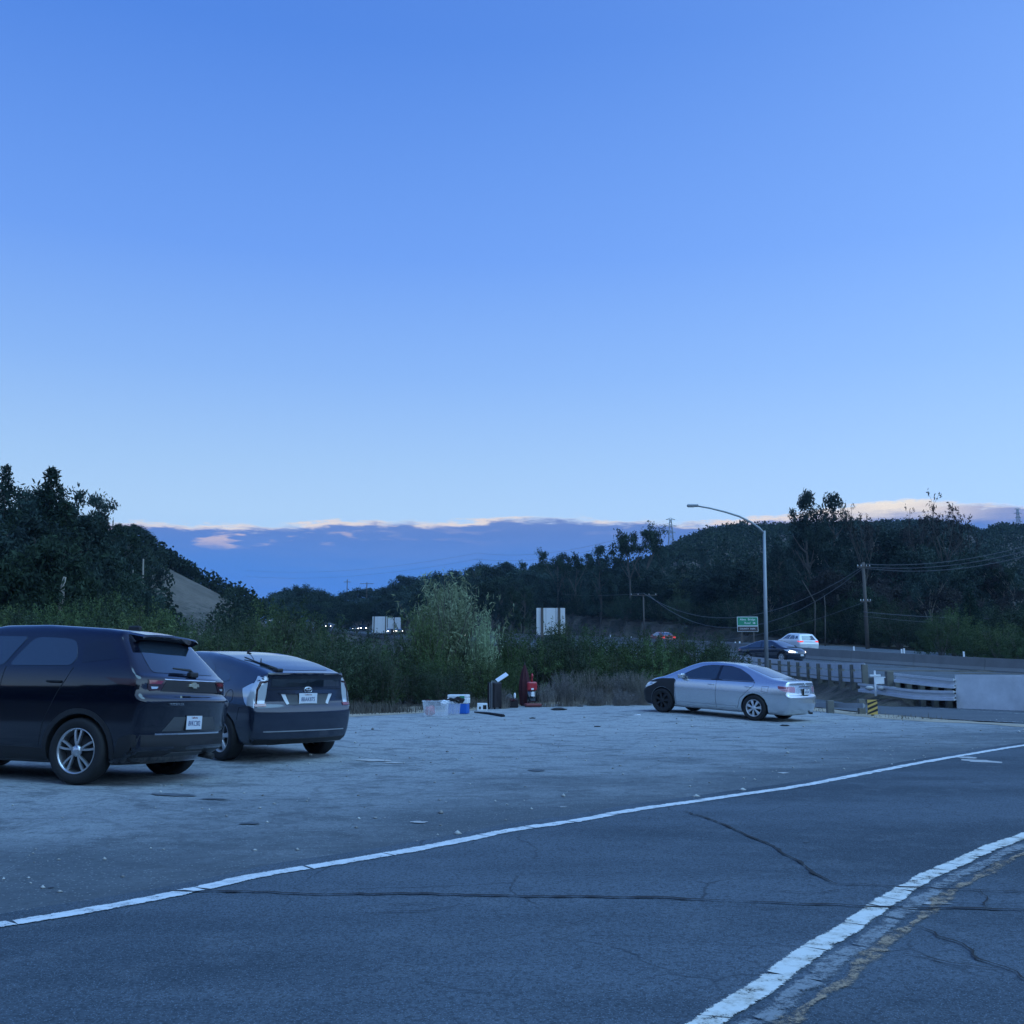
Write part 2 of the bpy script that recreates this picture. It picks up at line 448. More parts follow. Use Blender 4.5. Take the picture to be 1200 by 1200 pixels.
def terrain(A):
    A = np.asarray(A, float); x, y = A[:, 0], A[:, 1]
    yy = np.maximum(y, 5.0)
    px = 600 + 1200 * x / yy * math.cos(PITCH)
    iN, dN = near_idx(A, NEr); iM, dM = near_idx(A, MBr); iF, dF = near_idx(A, FE)
    sN = side_of(A, NEr, iN); sM = side_of(A, MBr, iM); sF = side_of(A, FE, iF)
    base = gzn(A) * (np.hypot(x, y - 15) < 45) - 0.06
    # left hill
    hl = ridge(np.clip(px, -900, 400), RIDGE_L_PX, RLy)
    up = np.exp(-((y - RLy) / 62.0) ** 2) * (y < RLy) + (y >= RLy) * np.clip(1 - (y - RLy) / 420, 0.0, 1)
    left_w = sst(-x, -yy * 0.16, yy * 0.205) * (px < 420)
    zl = np.maximum(hl, 0) * up * (px < 400)
    z = np.where(y > 60, np.maximum(base, zl), base)
    z = np.where(sN > 0, np.maximum(z, NEr[iN, 2] - 0.30 - 0.42 * dN - 2.0 * (NEr[iN, 1] < 37.0)), z)
    # right hill beyond the freeway
    hr = ridge(np.clip(px, 330, 1900), RIDGE_R_PX, RRy)
    t = np.clip(dF / 380.0, 0, 1)
    rise = (0.28 * sst(t, 0, 0.35) + 0.72 * sst(t, 0.25, 1.0))
    zr = FE[iF, 2] - 0.2 + np.maximum(hr - FE[iF, 2], 0) * sst(y, 90, RRy) * 1.0
    zr = zr + vnoise(x, y, 40, 3) * 2.5 * sst(dF, 10, 80)
    zr = np.minimum(zr, np.maximum(hr * yy / RRy, FE[iF, 2] - 0.2 + 0.10 * dF) + 2)
    zr = np.where(y > RRy, np.maximum(hr * (1 - (y - RRy) / 3000), 20), zr)
    z = np.where(sF < 0, zr, z)
    on = (sN <= 0) & (sF >= 0)
    w = dN / (dN + dM + 1e-6); zon = np.where(sM > 0, NEr[iN, 2] * (1 - w) + MBr[iM, 2] * w, MBr[iM, 2] + (FE[iF, 2] - MBr[iM, 2]) * dM / (dM + dF + 1e-6))
    z = np.where(on, zon - np.where(y < 110, 0.14, 0.5) - 1.4 * ((dN < 2.6) & (NEr[iN, 1] < 37.5)), z)
    # wooded bank behind the camera
    z = np.where(y < -16, z + 26 * sst(-y, 16, 75) * (0.8 + 0.25 * vnoise(x, y, 30, 9)), z)
    z = z + vnoise(x, y, 22, 5) * 0.9 * sst(np.where(sN > 0, dN, 0), 8, 40) * sst(y, 42, 90)
    return z

def axis_pts(lo, hi, fine_lo, fine_hi, d0, grow):
    P = list(np.arange(fine_lo, fine_hi + 1e-6, d0)); d = d0
    while P[-1] < hi: d *= grow; P.append(P[-1] + d)
    d = d0
    while P[0] > lo: d *= grow; P.insert(0, P[0] - d)
    return np.array(P)
gx = axis_pts(-2600, 2600, -30, 45, 1.0, 1.05); gy = axis_pts(-2500, 3200, -8, 80, 1.0, 1.045)
GX, GY = np.meshgrid(gx, gy)
A = np.stack([GX.ravel(), GY.ravel()], 1)
Z = np.concatenate([terrain(A[i:i + 4000]) for i in range(0, len(A), 4000)])
nx_, ny_ = len(gx), len(gy)
idx = np.arange(nx_ * ny_).reshape(ny_, nx_)
F = np.stack([idx[:-1, :-1], idx[:-1, 1:], idx[1:, 1:], idx[1:, :-1]], -1).reshape(-1, 4)
_tm = Z.reshape(ny_, nx_)
def tz(x, y):
    """terrain height as meshed"""
    i = min(max(np.searchsorted(gx, x) - 1, 0), nx_ - 2); j = min(max(np.searchsorted(gy, y) - 1, 0), ny_ - 2)
    a = (x - gx[i]) / (gx[i + 1] - gx[i]); b = (y - gy[j]) / (gy[j + 1] - gy[j])
    return float((_tm[j, i] * (1 - a) + _tm[j, i + 1] * a) * (1 - b) + (_tm[j + 1, i] * (1 - a) + _tm[j + 1, i + 1] * a) * b)

def ground_mat():
    m_ = bpy.data.materials.new('soil and dry grass'); m_.use_nodes = True; t = m_.node_tree; q = G(t); b = t.nodes['Principled BSDF']
    b.inputs['Roughness'].default_value = 0.95; b.inputs['Specular IOR Level'].default_value = 0.1
    tc_ = q.n('ShaderNodeTexCoord'); v = tc_.outputs['Object']
    n1 = q.noise(v, 0.12, 7, 0.75); n2 = q.noise(v, 1.3, 5, 0.7); n3 = q.noise(v, 0.02, 4, 0.6)
    c = q.mix(q.sstep(n1, 0.42, 0.58), (0.085, 0.078, 0.065), (0.17, 0.145, 0.12))
    c = q.mix(q.sstep(n2, 0.45, 0.7), c, (0.040, 0.048, 0.036))
    c = q.mix(q.m('MULTIPLY', q.sstep(n3, 0.52, 0.62), 0.5), c, (0.20, 0.165, 0.13))
    t.links.new(c, b.inputs['Base Color'])
    bp = q.n('ShaderNodeBump'); bp.inputs['Strength'].default_value = 0.8; bp.inputs['Distance'].default_value = 0.5
    q.put(bp.inputs['Height'], n2); t.links.new(bp.outputs[0], b.inputs['Normal'])
    return m_
tag(link('ground', mesh_np('ground', np.column_stack([A, Z]), F, smooth=True), ground_mat()), kind='structure')

# ------------------------------------------------------------ paved surfaces
def sheet(name, poly, off, m_, sp=0.5, kind='structure', zfun=gzn, jag=0.0, seed=1, chop=None):
    if jag:
        rr = random.Random(seed); Q = []
        for i in range(len(poly)):
            a, b = poly[i], poly[(i + 1) % len(poly)]
            L = math.dist(a[:2], b[:2]); n = max(1, int(L / chop))
            for k in range(n):
                t_ = k / n
                Q.append((a[0] + (b[0] - a[0]) * t_ + rr.uniform(-jag, jag), a[1] + (b[1] - a[1]) * t_ + rr.uniform(-jag, jag)))
        poly = Q
    bm = poly_grid(poly, sp)
    vv = bm.verts[:]
    zz = zfun(np.array([[v.co.x, v.co.y] for v in vv]))
    for v, z_ in zip(vv, zz): v.co.z = z_ + off
    bmesh.ops.recalc_face_normals(bm, faces=bm.faces)
    bm.normal_update()
    up = sum(f.normal.z * f.calc_area() for f in bm.faces)
    if up < 0: bmesh.ops.reverse_faces(bm, faces=bm.faces)
    me = bpy.data.meshes.new(name); bm.to_mesh(me); bm.free()
    for p in me.polygons: p.use_smooth = True
    o = link(name, me, m_)
    if kind: tag(o, kind=kind)
    return o

EDGE_PX = [(-160, 1112), (-60, 1096), (0, 1085), (70, 1074), (150, 1060), (215, 1047), (300, 1027), (400, 1012), (470, 1000), (533, 988), (600, 974), (687, 962), (733, 952), (800, 943), (867, 933), (933, 924), (1033, 904), (1083, 894), (1200, 874), (1300, 861), (1420, 852)]
EDGE = [U(*p).xy for p in EDGE_PX]
EDGE.insert(0, EDGE[0] + (EDGE[0] - EDGE[3]).normalized() * 26)
EDGE = [Vector(p) for p in chaikin([tuple(v) for v in EDGE], 1, closed=False)]

def asphalt_mat(name, c0, c1, dust, dust_amt):
    m_ = bpy.data.materials.new(name); m_.use_nodes = True; t = m_.node_tree; q = G(t); b = t.nodes['Principled BSDF']
    b.inputs['Roughness'].default_value = 0.88; b.inputs['Specular IOR Level'].default_value = 0.25
    tc_ = q.n('ShaderNodeTexCoord'); v = tc_.outputs['Object']
    mp = q.n('ShaderNodeMapping'); q.put(mp.inputs['Vector'], v); mp.inputs['Rotation'].default_value = (0, 0, R(-24)); mp.inputs['Scale'].default_value = (0.35, 1.0, 1.0)
    big = q.noise(mp.outputs[0], 0.55, 5, 0.62); mid = q.noise(v, 2.6, 5, 0.7); fine = q.noise(v, 55, 3, 0.8); agg = q.noise(v, 170, 2, 0.7)
    c = q.mix(q.sstep(big, 0.36, 0.64), c0, c1)
    c = q.mix(q.m('MULTIPLY', q.sstep(mid, 0.48, 0.70), dust_amt), c, dust)
    c = q.mix(q.m('MULTIPLY', q.sstep(fine, 0.40, 0.66), 0.72), c, tuple(k * 0.36 for k in c0))
    spk = q.n('ShaderNodeTexVoronoi'); q.put(spk.inputs['Vector'], v); spk.inputs['Scale'].default_value = 75
    c = q.mix(q.m('MULTIPLY', q.m('SUBTRACT', 1.0, q.sstep(spk.outputs['Distance'], 0.12, 0.30)), 0.62), c, tuple(min(k * 2.2, .7) for k in c1))
    t.links.new(c, b.inputs['Base Color'])
    # map cracking
    vo = q.n('ShaderNodeTexVoronoi', feature='DISTANCE_TO_EDGE')
    nz = q.n('ShaderNodeTexNoise'); q.put(nz.inputs['Vector'], v); nz.inputs['Scale'].default_value = 1.5; nz.inputs['Detail'].default_value = 5
    w = q.mix(0.35, v, nz.outputs['Color'], 'ADD'); q.put(vo.inputs['Vector'], w); vo.inputs['Scale'].default_value = 0.9
    ck = q.m('MULTIPLY', q.m('SUBTRACT', 1.0, q.sstep(vo.outputs['Distance'], 0.0, 0.012)), q.sstep(big, 0.50, 0.62))
    c2 = q.mix(q.m('MULTIPLY', ck, 0.6), c, tuple(k * 0.3 for k in c0)); t.links.new(c2, b.inputs['Base Color'])
    hgt = q.m('ADD', q.m('MULTIPLY', fine, 0.5), q.m('ADD', q.m('MULTIPLY', agg, 0.35), q.m('MULTIPLY', mid, 1.2)))
    bp = q.n('ShaderNodeBump'); bp.inputs['Strength'].default_value = 0.9; bp.inputs['Distance'].default_value = 0.012
    q.put(bp.inputs['Height'], hgt); t.links.new(bp.outputs[0], b.inputs['Normal'])
    return m_
def lot_mat():
    m_ = bpy.data.materials.new('dusty gravel'); m_.use_nodes = True; t = m_.node_tree; q = G(t); b = t.nodes['Principled BSDF']
    b.inputs['Roughness'].default_value = 0.95; b.inputs['Specular IOR Level'].default_value = 0.15
    tc_ = q.n('ShaderNodeTexCoord'); v = tc_.outputs['Object']
    mp = q.n('ShaderNodeMapping'); q.put(mp.inputs['Vector'], v); mp.inputs['Rotation'].default_value = (0, 0, R(-30)); mp.inputs['Scale'].default_value = (0.75, 1.0, 1.0)
    big = q.noise(mp.outputs[0], 0.5, 6, 0.66); mid = q.noise(mp.outputs[0], 1.6, 7, 0.75); fine = q.noise(v, 16, 6, 0.8); agg = q.noise(v, 90, 2, 0.7)
    at = q.n('ShaderNodeAttribute', attribute_name='dust')            # how far from the paved edge
    d = q.m('ADD', at.outputs['Fac'], q.m('MULTIPLY', q.m('SUBTRACT', big, 0.5), 1.5))
    c = q.mix(q.sstep(d, 0.0, 0.75), (0.145, 0.170, 0.190), (0.37, 0.40, 0.415))
    c = q.mix(q.sstep(d, 0.95, 1.35), c, (0.45, 0.47, 0.475))
    c = q.mix(q.m('MULTIPLY', q.sstep(mid, 0.50, 0.62), 0.62), c, (0.125, 0.145, 0.16))
    c = q.mix(q.m('MULTIPLY', q.sstep(fine, 0.45, 0.66), 0.6), c, (0.10, 0.115, 0.125))
    spk = q.n('ShaderNodeTexVoronoi'); q.put(spk.inputs['Vector'], v); spk.inputs['Scale'].default_value = 30
    c = q.mix(q.m('MULTIPLY', q.m('SUBTRACT', 1.0, q.sstep(spk.outputs['Distance'], 0.10, 0.25)), 0.6), c, (0.52, 0.53, 0.53))
    trk = q.noise(mp.outputs[0], 0.9, 2, 0.5)
    c = q.mix(q.m('MULTIPLY', q.m('SUBTRACT', 1.0, q.sstep(q.m('ABSOLUTE', q.m('SUBTRACT', trk, 0.5)), 0.0, 0.03)), 0.35), c, (0.115, 0.13, 0.145))
    t.links.new(c, b.inputs['Base Color'])
    hgt = q.m('ADD', q.m('MULTIPLY', mid, 2.2), q.m('ADD', fine, q.m('MULTIPLY', agg, 0.5)))
    bp = q.n('ShaderNodeBump'); bp.inputs['Strength'].default_value = 1.0; bp.inputs['Distance'].default_value = 0.03
    q.put(bp.inputs['Height'], hgt); t.links.new(bp.outputs[0], b.inputs['Normal'])
    return m_
M['asphalt'] = asphalt_mat('worn asphalt', (0.060, 0.080, 0.100), (0.112, 0.140, 0.170), (0.150, 0.175, 0.200), 0.45)
M['asphalt_far'] = asphalt_mat('freeway asphalt', (0.10, 0.115, 0.13), (0.135, 0.15, 0.165), (0.15, 0.16, 0.17), 0.2)
M['gravel'] = lot_mat()
M['dirt'] = mat('tan dirt', (0.36, 0.30, 0.225), 0.95, var=0.3, vscale=1.2, bump=0.8, bscale=14)

# parking lot: beyond the white edge line, out to the brush and the ramp
lot_far = [U(1500, 866), U(1200, 848.5), U(1110, 844.5), U(1020, 838.5), U(960, 833.0), U(900, 829), U(840, 826), U(740, 822.5), U(640, 824), U(600, 827), U(520, 832), U(410, 837.5), U(300, 842), U(150, 846), U(0, 850), U(-300, 860), U(-900, 866)]
lot_poly = [tuple(p) for p in EDGE] + [tuple(p.xy) for p in lot_far]
lot = sheet('parking_lot', lot_poly, 0.006, M['gravel'], sp=0.5)
Ed = np.array([tuple(p) for p in EDGE])
co = np.empty(len(lot.data.vertices) * 3, dtype=np.float32); lot.data.vertices.foreach_get('co', co); co = co.reshape(-1, 3)
dd = np.min(np.hypot(co[:, None, 0] - Ed[None, :, 0], co[:, None, 1] - Ed[None, :, 1]), axis=1)
at = lot.data.attributes.new('dust', 'FLOAT', 'POINT'); at.data.foreach_set('value', np.clip(dd / 6.0, 0, 2).astype(np.float32))

# the road on the camera's side of the line; it laps 0.35 m under the edge of the lot
back = [(60, 24), (60, -14), (EDGE[0].x, -14)]
road_poly = [tuple(p + Vector((0, 0.40))) for p in EDGE] + back
road = sheet('road', road_poly, 0.010, M['asphalt'], sp=0.5)

def strip_poly(px_pts, w0, w1=None, side=None):
    """strip of width w (metres) centred on ground points; returns polygon"""
    P = [Vector(p) for p in px_pts]
    L, Rr = [], []
    n = len(P)
    for i, p in enumerate(P):
        d = (P[min(i + 1, n - 1)] - P[max(i - 1, 0)]).normalized(); nn = Vector((-d.y, d.x))
        w = w0 if w1 is None else w0 + (w1 - w0) * i / (n - 1)
        L.append(tuple(p + nn * w / 2)); Rr.append(tuple(p - nn * w / 2))
    return L + Rr[::-1]
def densify(P, step):
    Q = [Vector(P[0])]
    for a, b in zip(P, P[1:]):
        a, b = Vector(a), Vector(b); n = max(1, int((b - a).length / step))
        for k in range(1, n + 1): Q.append(a + (b - a) * k / n)
    return Q
def paint_mat(name, col, under, amt, scale=9.0, soft=0.35, wd=0.02):
    m_ = bpy.data.materials.new(name); m_.use_nodes = True; t = m_.node_tree; q = G(t); b = t.nodes['Principled BSDF']
    b.inputs['Roughness'].default_value = 0.8
    tc_ = q.n('ShaderNodeTexCoord'); v = tc_.outputs['Object']
    n1 = q.noise(v, scale, 6, 0.75); n2 = q.noise(v, 70, 3, 0.8); n3 = q.noise(v, 1.1, 3, 0.6)
    at = q.n('ShaderNodeAttribute', attribute_name='across')           # 0 at the sides of the stripe, 1 in its middle
    f = q.m('ADD', q.m('MULTIPLY', n1, 0.5), q.m('ADD', q.m('MULTIPLY', n2, 0.35), q.m('MULTIPLY', n3, 0.15)))
    f = q.m('SUBTRACT', f, q.m('MULTIPLY', q.sstep(at.outputs['Fac'], 0.0, soft), 0.13))
    c = q.mix(q.sstep(n1, 0.42, 0.66), col, under)
    t.links.new(c, b.inputs['Base Color'])
    al = q.m('SUBTRACT', 1.0, q.sstep(f, 0.42 - wd + amt, 0.42 + wd + amt))
    t.links.new(al, b.inputs['Alpha'])
    return m_
M['line_white'] = paint_mat('worn white road paint', (0.70, 0.70, 0.69), (0.50, 0.50, 0.50), 0.035, soft=0.5)
M['line_center'] = paint_mat('worn centre line paint', (0.72, 0.70, 0.64), (0.46, 0.42, 0.35), 0.022, soft=0.5)
M['line_gone'] = paint_mat('nearly worn off road paint', (0.24, 0.26, 0.27), (0.17, 0.185, 0.20), -0.01, 14.0, 0.9, 0.09)
M['line_dirt'] = paint_mat('old yellow paint and dirt', (0.36, 0.26, 0.17), (0.20, 0.16, 0.12), -0.05, 12.0, 0.9, 0.08)
M['crack'] = mat('crack', (0.018, 0.018, 0.02), 0.95)

# white edge line in broken pieces with ragged ends
def add_ribbon(bm, L_, R_2, h):
    lay = bm.verts.layers.float.get('across') or bm.verts.layers.float.new('across')
    rows = []
    for a, b in zip(L_, R_2):
        row = []
        for t_, v_ in ((0, 0.0), (.33, 1.0), (.67, 1.0), (1, 0.0)):
            p = a.lerp(b, t_); q_ = bm.verts.new((p.x, p.y, gz(p.x, p.y) + h)); q_[lay] = v_; row.append(q_)
        rows.append(row)
    for r0, r1 in zip(rows, rows[1:]):
        for k in range(3): bm.faces.new((r0[k + 1], r1[k + 1], r1[k], r0[k]))
rr = random.Random(5)
pts = densify([p for p in EDGE], 0.10)
LW = 0.15
bmE = bmesh.new()
i = 0
bm_pieces = []
brk = U(212, 1046).xy
while i < len(pts) - 2:
    L = rr.randint(3, 12) if pts[i].length < 16 else rr.randint(30, 60)
    j = min(i + L, len(pts) - 1)
    if j - i >= 1: bm_pieces.append((i, j))
    i = j
for (a, b) in bm_pieces:
    seg = pts[a:b + 1]
    near_break = (seg[len(seg) // 2] - brk).length < 0.22
    n = len(seg); Lr, Rr_ = [], []
    for k, p in enumerate(seg):
        d = (seg[min(k + 1, n - 1)] - seg[max(k - 1, 0)]).normalized(); nn = Vector((-d.y, d.x))
        t0 = rr.uniform(-.010, .010); t1 = rr.uniform(-.010, .010)
        pp = p
        if k == 0: pp = p + d * rr.uniform(0.004, 0.014)
        if k == n - 1: pp = p - d * rr.uniform(0.004, 0.014)
        sk = Vector((d.x, d.y)) * rr.uniform(-.01, .01)
        Lr.append(pp + nn * (LW / 2 + t0) + sk); Rr_.append(pp - nn * (LW / 2 + t1) - sk)
    if near_break:
        for q in range(4):
            cpt = seg[0].lerp(seg[-1], rr.random()) + Vector((rr.uniform(-.05, .05), rr.uniform(-.05, .05)))
            ring = [cpt + Vector((math.cos(t_) * rr.uniform(.02, .05), math.sin(t_) * rr.uniform(.015, .03))) for t_ in [1.256 * z_ for z_ in range(5)]]
            bmE.faces.new([bmE.verts.new((v.x, v.y, gz(v.x, v.y) + .016)) for v in ring])
        continue
    add_ribbon(bmE, Lr, Rr_, 0.016)
tag(link('edge_line', from_bm('edge_line', bmE), M['line_white']), kind='structure')

blot_px = []
# centre line: a worn white/yellow stripe, its second stripe nearly gone, and dirt beside it
CL_PX = [(760, 1262), (800, 1228), (833, 1199), (873, 1176), (917, 1147), (950, 1118), (987, 1096), (1017, 1077), (1053, 1050), (1083, 1033), (1120, 1015), (1160, 997), (1200, 982), (1260, 964), (1340, 945), (1440, 928)]
CL = [U(*p).xy for p in CL_PX]; CL = [Vector(p) for p in chaikin([tuple(v) for v in CL], 2, closed=False)]
def ribbon(name, P, off0, off1, h, m_, chunk, gap, jit, seed):
    r_ = random.Random(seed); P = densify(P, 0.05); bm = bmesh.new(); i = 0; n = len(P)
    def nd(k):
        d = (P[min(k + 2, n - 1)] - P[max(k - 2, 0)]).normalized(); return d, Vector((-d.y, d.x))
    ph = [r_.uniform(0, 6.3) for _ in range(4)]
    def wav(s_, q): return jit * (math.sin(s_ * .31 + ph[q]) + .7 * math.sin(s_ * .83 + ph[q + 1]) + .5 * r_.uniform(-1, 1))
    while i < n - 2:
        j = min(i + r_.randint(*chunk), n - 1); VL, VR = [], []; skew = r_.uniform(-.03, .03)
        for k in range(i, j + 1):
            d, nn = nd(k); pp = P[k]
            if k == i: pp = pp + d * r_.uniform(gap * .4, gap)
            if k == j: pp = pp - d * r_.uniform(gap * .4, gap)
            a = pp + nn * (off0 + wav(k, 0)) + d * skew; b = pp + nn * (off1 + wav(k, 2)) - d * skew
            VL.append(a); VR.append(b)
        add_ribbon(bm, VL, VR, h)
        i = j
    me = from_bm(name, bm)
    return tag(link(name, me, m_), kind='structure')
ribbon('centre_line', CL, 0.075, -0.060, 0.016, M['line_center'], (4, 11), 0.006, 0.006, 3)
ribbon('worn_centre_line', CL, -0.075, -0.20, 0.016, M['line_gone'], (4, 12), 0.01, 0.012, 4)
ribbon('dirt_beside_line', CL, -0.19, -0.29, 0.0165, M['line_dirt'], (400, 800), 0.0, 0.022, 6)
rq = random.Random(31)
for k_ in range(26):
    _D = densify(CL, 0.05); p_ = _D[rq.randint(4, min(190, len(_D) - 2))]
    blot_px.append((p_, rq.uniform(.01, .035), rq.uniform(.008, .022), -0.25 - rq.random() * .16))

# long sealed cracks
def crack(name, px, w, seed, h=0.0195, jit=0.02, step=0.06):
    r_ = random.Random(seed); P = densify([U(*p).xy for p in px], step); bm = bmesh.new(); VL, VR = [], []; n = len(P); o_ = 0
    for k, p in enumerate(P):
        d = (P[min(k + 1, n - 1)] - P[max(k - 1, 0)]).normalized(); nn = Vector((-d.y, d.x))
        o_ = o_ * 0.8 + r_.uniform(-jit, jit); ww = w * r_.uniform(.35, 1.3) * min(1, k / 4 + .1, (n - 1 - k) / 4 + .1)
        a = p + nn * (o_ + ww / 2); b = p + nn * (o_ - ww / 2)
        VL.append(bm.verts.new((a.x, a.y, gz(a.x, a.y) + h))); VR.append(bm.verts.new((b.x, b.y, gz(b.x, b.y) + h)))
    for k in range(n - 1): bm.faces.new((VR[k], VR[k + 1], VL[k + 1], VL[k]))
    return tag(link(name, from_bm(name, bm), M['crack']), kind='structure')
crack('road_crack', [(180, 1045), (215, 1046), (300, 1047), (420, 1050), (533, 1051), (680, 1054), (800, 1057), (860, 1059)], 0.034, 1)
crack('road_crack', [(855, 1059), (930, 1063), (1030, 1066), (1120, 1068), (1230, 1073)], 0.028, 2)
crack('road_crack', [(803, 952), (830, 962), (852, 971), (880, 984), (905, 996), (930, 1010), (960, 1029), (980, 1040)], 0.024, 3, jit=0.014)
crack('road_crack', [(960, 1038), (1040, 1041), (1100, 1045), (1160, 1048), (1230, 1051)], 0.02, 4)
crack('road_crack', [(1068, 1088), (1110, 1106), (1150, 1128), (1200, 1150), (1240, 1165)], 0.018, 5, jit=0.03)
crack('road_crack', [(1150, 1045), (1160, 1052), (1156, 1062), (1170, 1071)], 0.012, 8)
for q, (x0, y0, x1, y1) in enumerate([(420, 1075, 560, 1062), (440, 1062, 545, 1055), (860, 1063, 960, 1070), (880, 1048, 1010, 1044), (1020, 1050, 1060, 1056), (1040, 1120, 1200, 1140), (640, 1085, 700, 1078), (560, 1100, 610, 1096)]):
    crack('hairline_crack', [(x0, y0), ((x0 + x1) / 2, (y0 + y1) / 2 + 3), (x1, y1)], 0.012, 20 + q, jit=0.03)
# pale scuffs and patches in the lot and on the road
M['scuff'] = mat('pale scuffed patch', (0.42, 0.41, 0.40), 0.9, var=0.2, vscale=10)
M['dark_patch'] = mat('dark damp patch', (0.085, 0.10, 0.115), 0.9, var=0.3, vscale=3)
def blot(name, px, py, wx, wy, m_, seed, h=0.0145, kind='structure'):
    r_ = random.Random(seed); c = U(px, py).xy; n = 18; bm = bmesh.new(); ring = []
    for k in range(n):
        t_ = 2 * math.pi * k / n; s = r_.uniform(.55, 1.1)
        x, y = c.x + math.cos(t_) * wx / 2 * s, c.y + math.sin(t_) * wy / 2 * s
        ring.append(bm.verts.new((x, y, gz(x, y) + h)))
    cen = bm.verts.new((c.x, c.y, gz(c.x, c.y) + h))
    for k in range(n): bm.faces.new((cen, ring[k], ring[(k + 1) % n]))
    return tag(link(name, from_bm(name, bm), m_), kind=kind)
for q, (x, y, wx, wy) in enumerate([(437, 894, 0.5, 0.35), (460, 896, 0.3, 0.2), (490, 965, .16, .12), (918, 907, .16, .2), (1150, 893, .5, .7), (1135, 889, .3, .4), (660, 947, .08, .06), (1090, 1061, .25, .08)]):
    blot('pale_patch', x, y, wx, wy, M['scuff'], q)
for q, (x, y, wx, wy) in enumerate([(292, 968, 0.22, 0.12), (205, 937, .5, .25), (60, 1040, .05, .05), (945, 989, .05, .05), (700, 965, .03, .03), (630, 903, .25, .3), (250, 941, .35, .12)]):
    blot('dark_patch', x, y, wx, wy, M['dark_patch'], 50 + q)

for q, (p_, wx, wy, of_) in enumerate(blot_px):
    n = 9; bm = bmesh.new(); ring = []; cx, cy = p_.x - of_ * .75, p_.y + of_ * .6
    for k in range(n):
        t_ = 2 * math.pi * k / n; s_ = rq.uniform(.5, 1.1); x, y = cx + math.cos(t_) * wx * s_, cy + math.sin(t_) * wy * s_
        ring.append(bm.verts.new((x, y, gz(x, y) + .0175)))
    bm.faces.new(ring); tag(link('dirt_clod', from_bm('dirt_clod', bm), M['line_dirt']), kind='stuff')
# dirt verge along the brush and beside the ramp
verge = [U(1240, 852), U(1150, 846.4), U(1110, 843.6), U(1050, 838.2), U(1000, 834.4), U(960, 830), U(900, 824)] + [U(900, 829.5), U(960, 834.0), U(1000, 838.2), U(1050, 842.6), U(1110, 846.6), U(1150, 848.6), U(1240, 856)]
sheet('dirt_verge', [tuple(p.xy) for p in verge], 0.012, M['dirt'], sp=0.6, jag=0.08, chop=0.5)
verge2 = [U(860, 825), U(740, 819.5), U(640, 819.0), U(600, 822), U(520, 827), U(410, 831), U(300, 835), U(150, 840), U(-200, 846)] + [U(-200, 856), U(150, 848), U(300, 844.5), U(410, 840.5), U(520, 834.4), U(600, 829), U(640, 826), U(740, 824.6), U(860, 828)]
sheet('dirt_verge', [tuple(p.xy) for p in verge2], 0.013, M['dirt'], sp=0.8, jag=0.10, chop=0.6, seed=9)
# ramp road under the freeway wall
ramp = [U(1500, 846), U(1240, 834.2), U(1200, 832.8), U(1117, 829.8), U(1040, 824.2), U(960, 819.5), U(860, 815), U(790, 812)] + [U(790, 816), U(860, 820.5), U(960, 829), U(1020, 835.5), U(1110, 842.6), U(1200, 848), U(1500, 862)]
sheet('ramp_road', [tuple(p.xy) for p in ramp], 0.008, M['asphalt_far'], sp=1.0)
for a_, b_ in (([(1030, 825.8), (1117, 831.8), (1200, 837.2), (1330, 845)], .10), ([(1098, 843.4), (1130, 844.6), (1200, 847.0), (1330, 852)], .10)):
    sheet('ramp_line', strip_poly(densify([U(*p).xy for p in a_], 1.0), 0.22), 0.014, M['line_white'], sp=1.0)

# freeway surface
def band(name, Q0, Q1, dz, m_, n=4):
    n0 = len(Q0); V = []
    for k in range(n + 1): V.append(Q0 * (1 - k / n) + Q1 * (k / n) + np.array([0, 0, dz]))
    V = np.concatenate(V); ix = np.arange((n + 1) * n0).reshape(n + 1, n0)
    Fq = np.stack([ix[:-1, :-1], ix[1:, :-1], ix[1:, 1:], ix[:-1, 1:]], -1).reshape(-1, 4)
    return tag(link(name, mesh_np(name, V, Fq, smooth=True), m_), kind='structure')
MB2 = resample(MB, 600)
FE2 = offset_line(MB2, 16.0); FE2[:, 2] += 0.35
band('freeway', MB2, NEr, 0, M['asphalt_far'])
band('freeway', FE2, MB2, 0, M['asphalt_far'])
def lerp_line(A_, B_, t): return A_ * (1 - t) + B_ * t
for t in (0.10, 0.36, 0.63, 0.90):
    L0 = lerp_line(NEr, MB2, t)
    if t in (0.10, 0.90): band('lane_line', offset_line(L0, 0.08), offset_line(L0, -0.08), 0.012, M['line_white'], 1)
    else:
        for s in range(12, 570, 12):
            seg = L0[s:s + 4]
            if seg[0, 1] > 170 or seg[0, 1] < 40: continue
            band('lane_dash', offset_line(seg, 0.08), offset_line(seg, -0.08), 0.012, M['line_white'], 1)

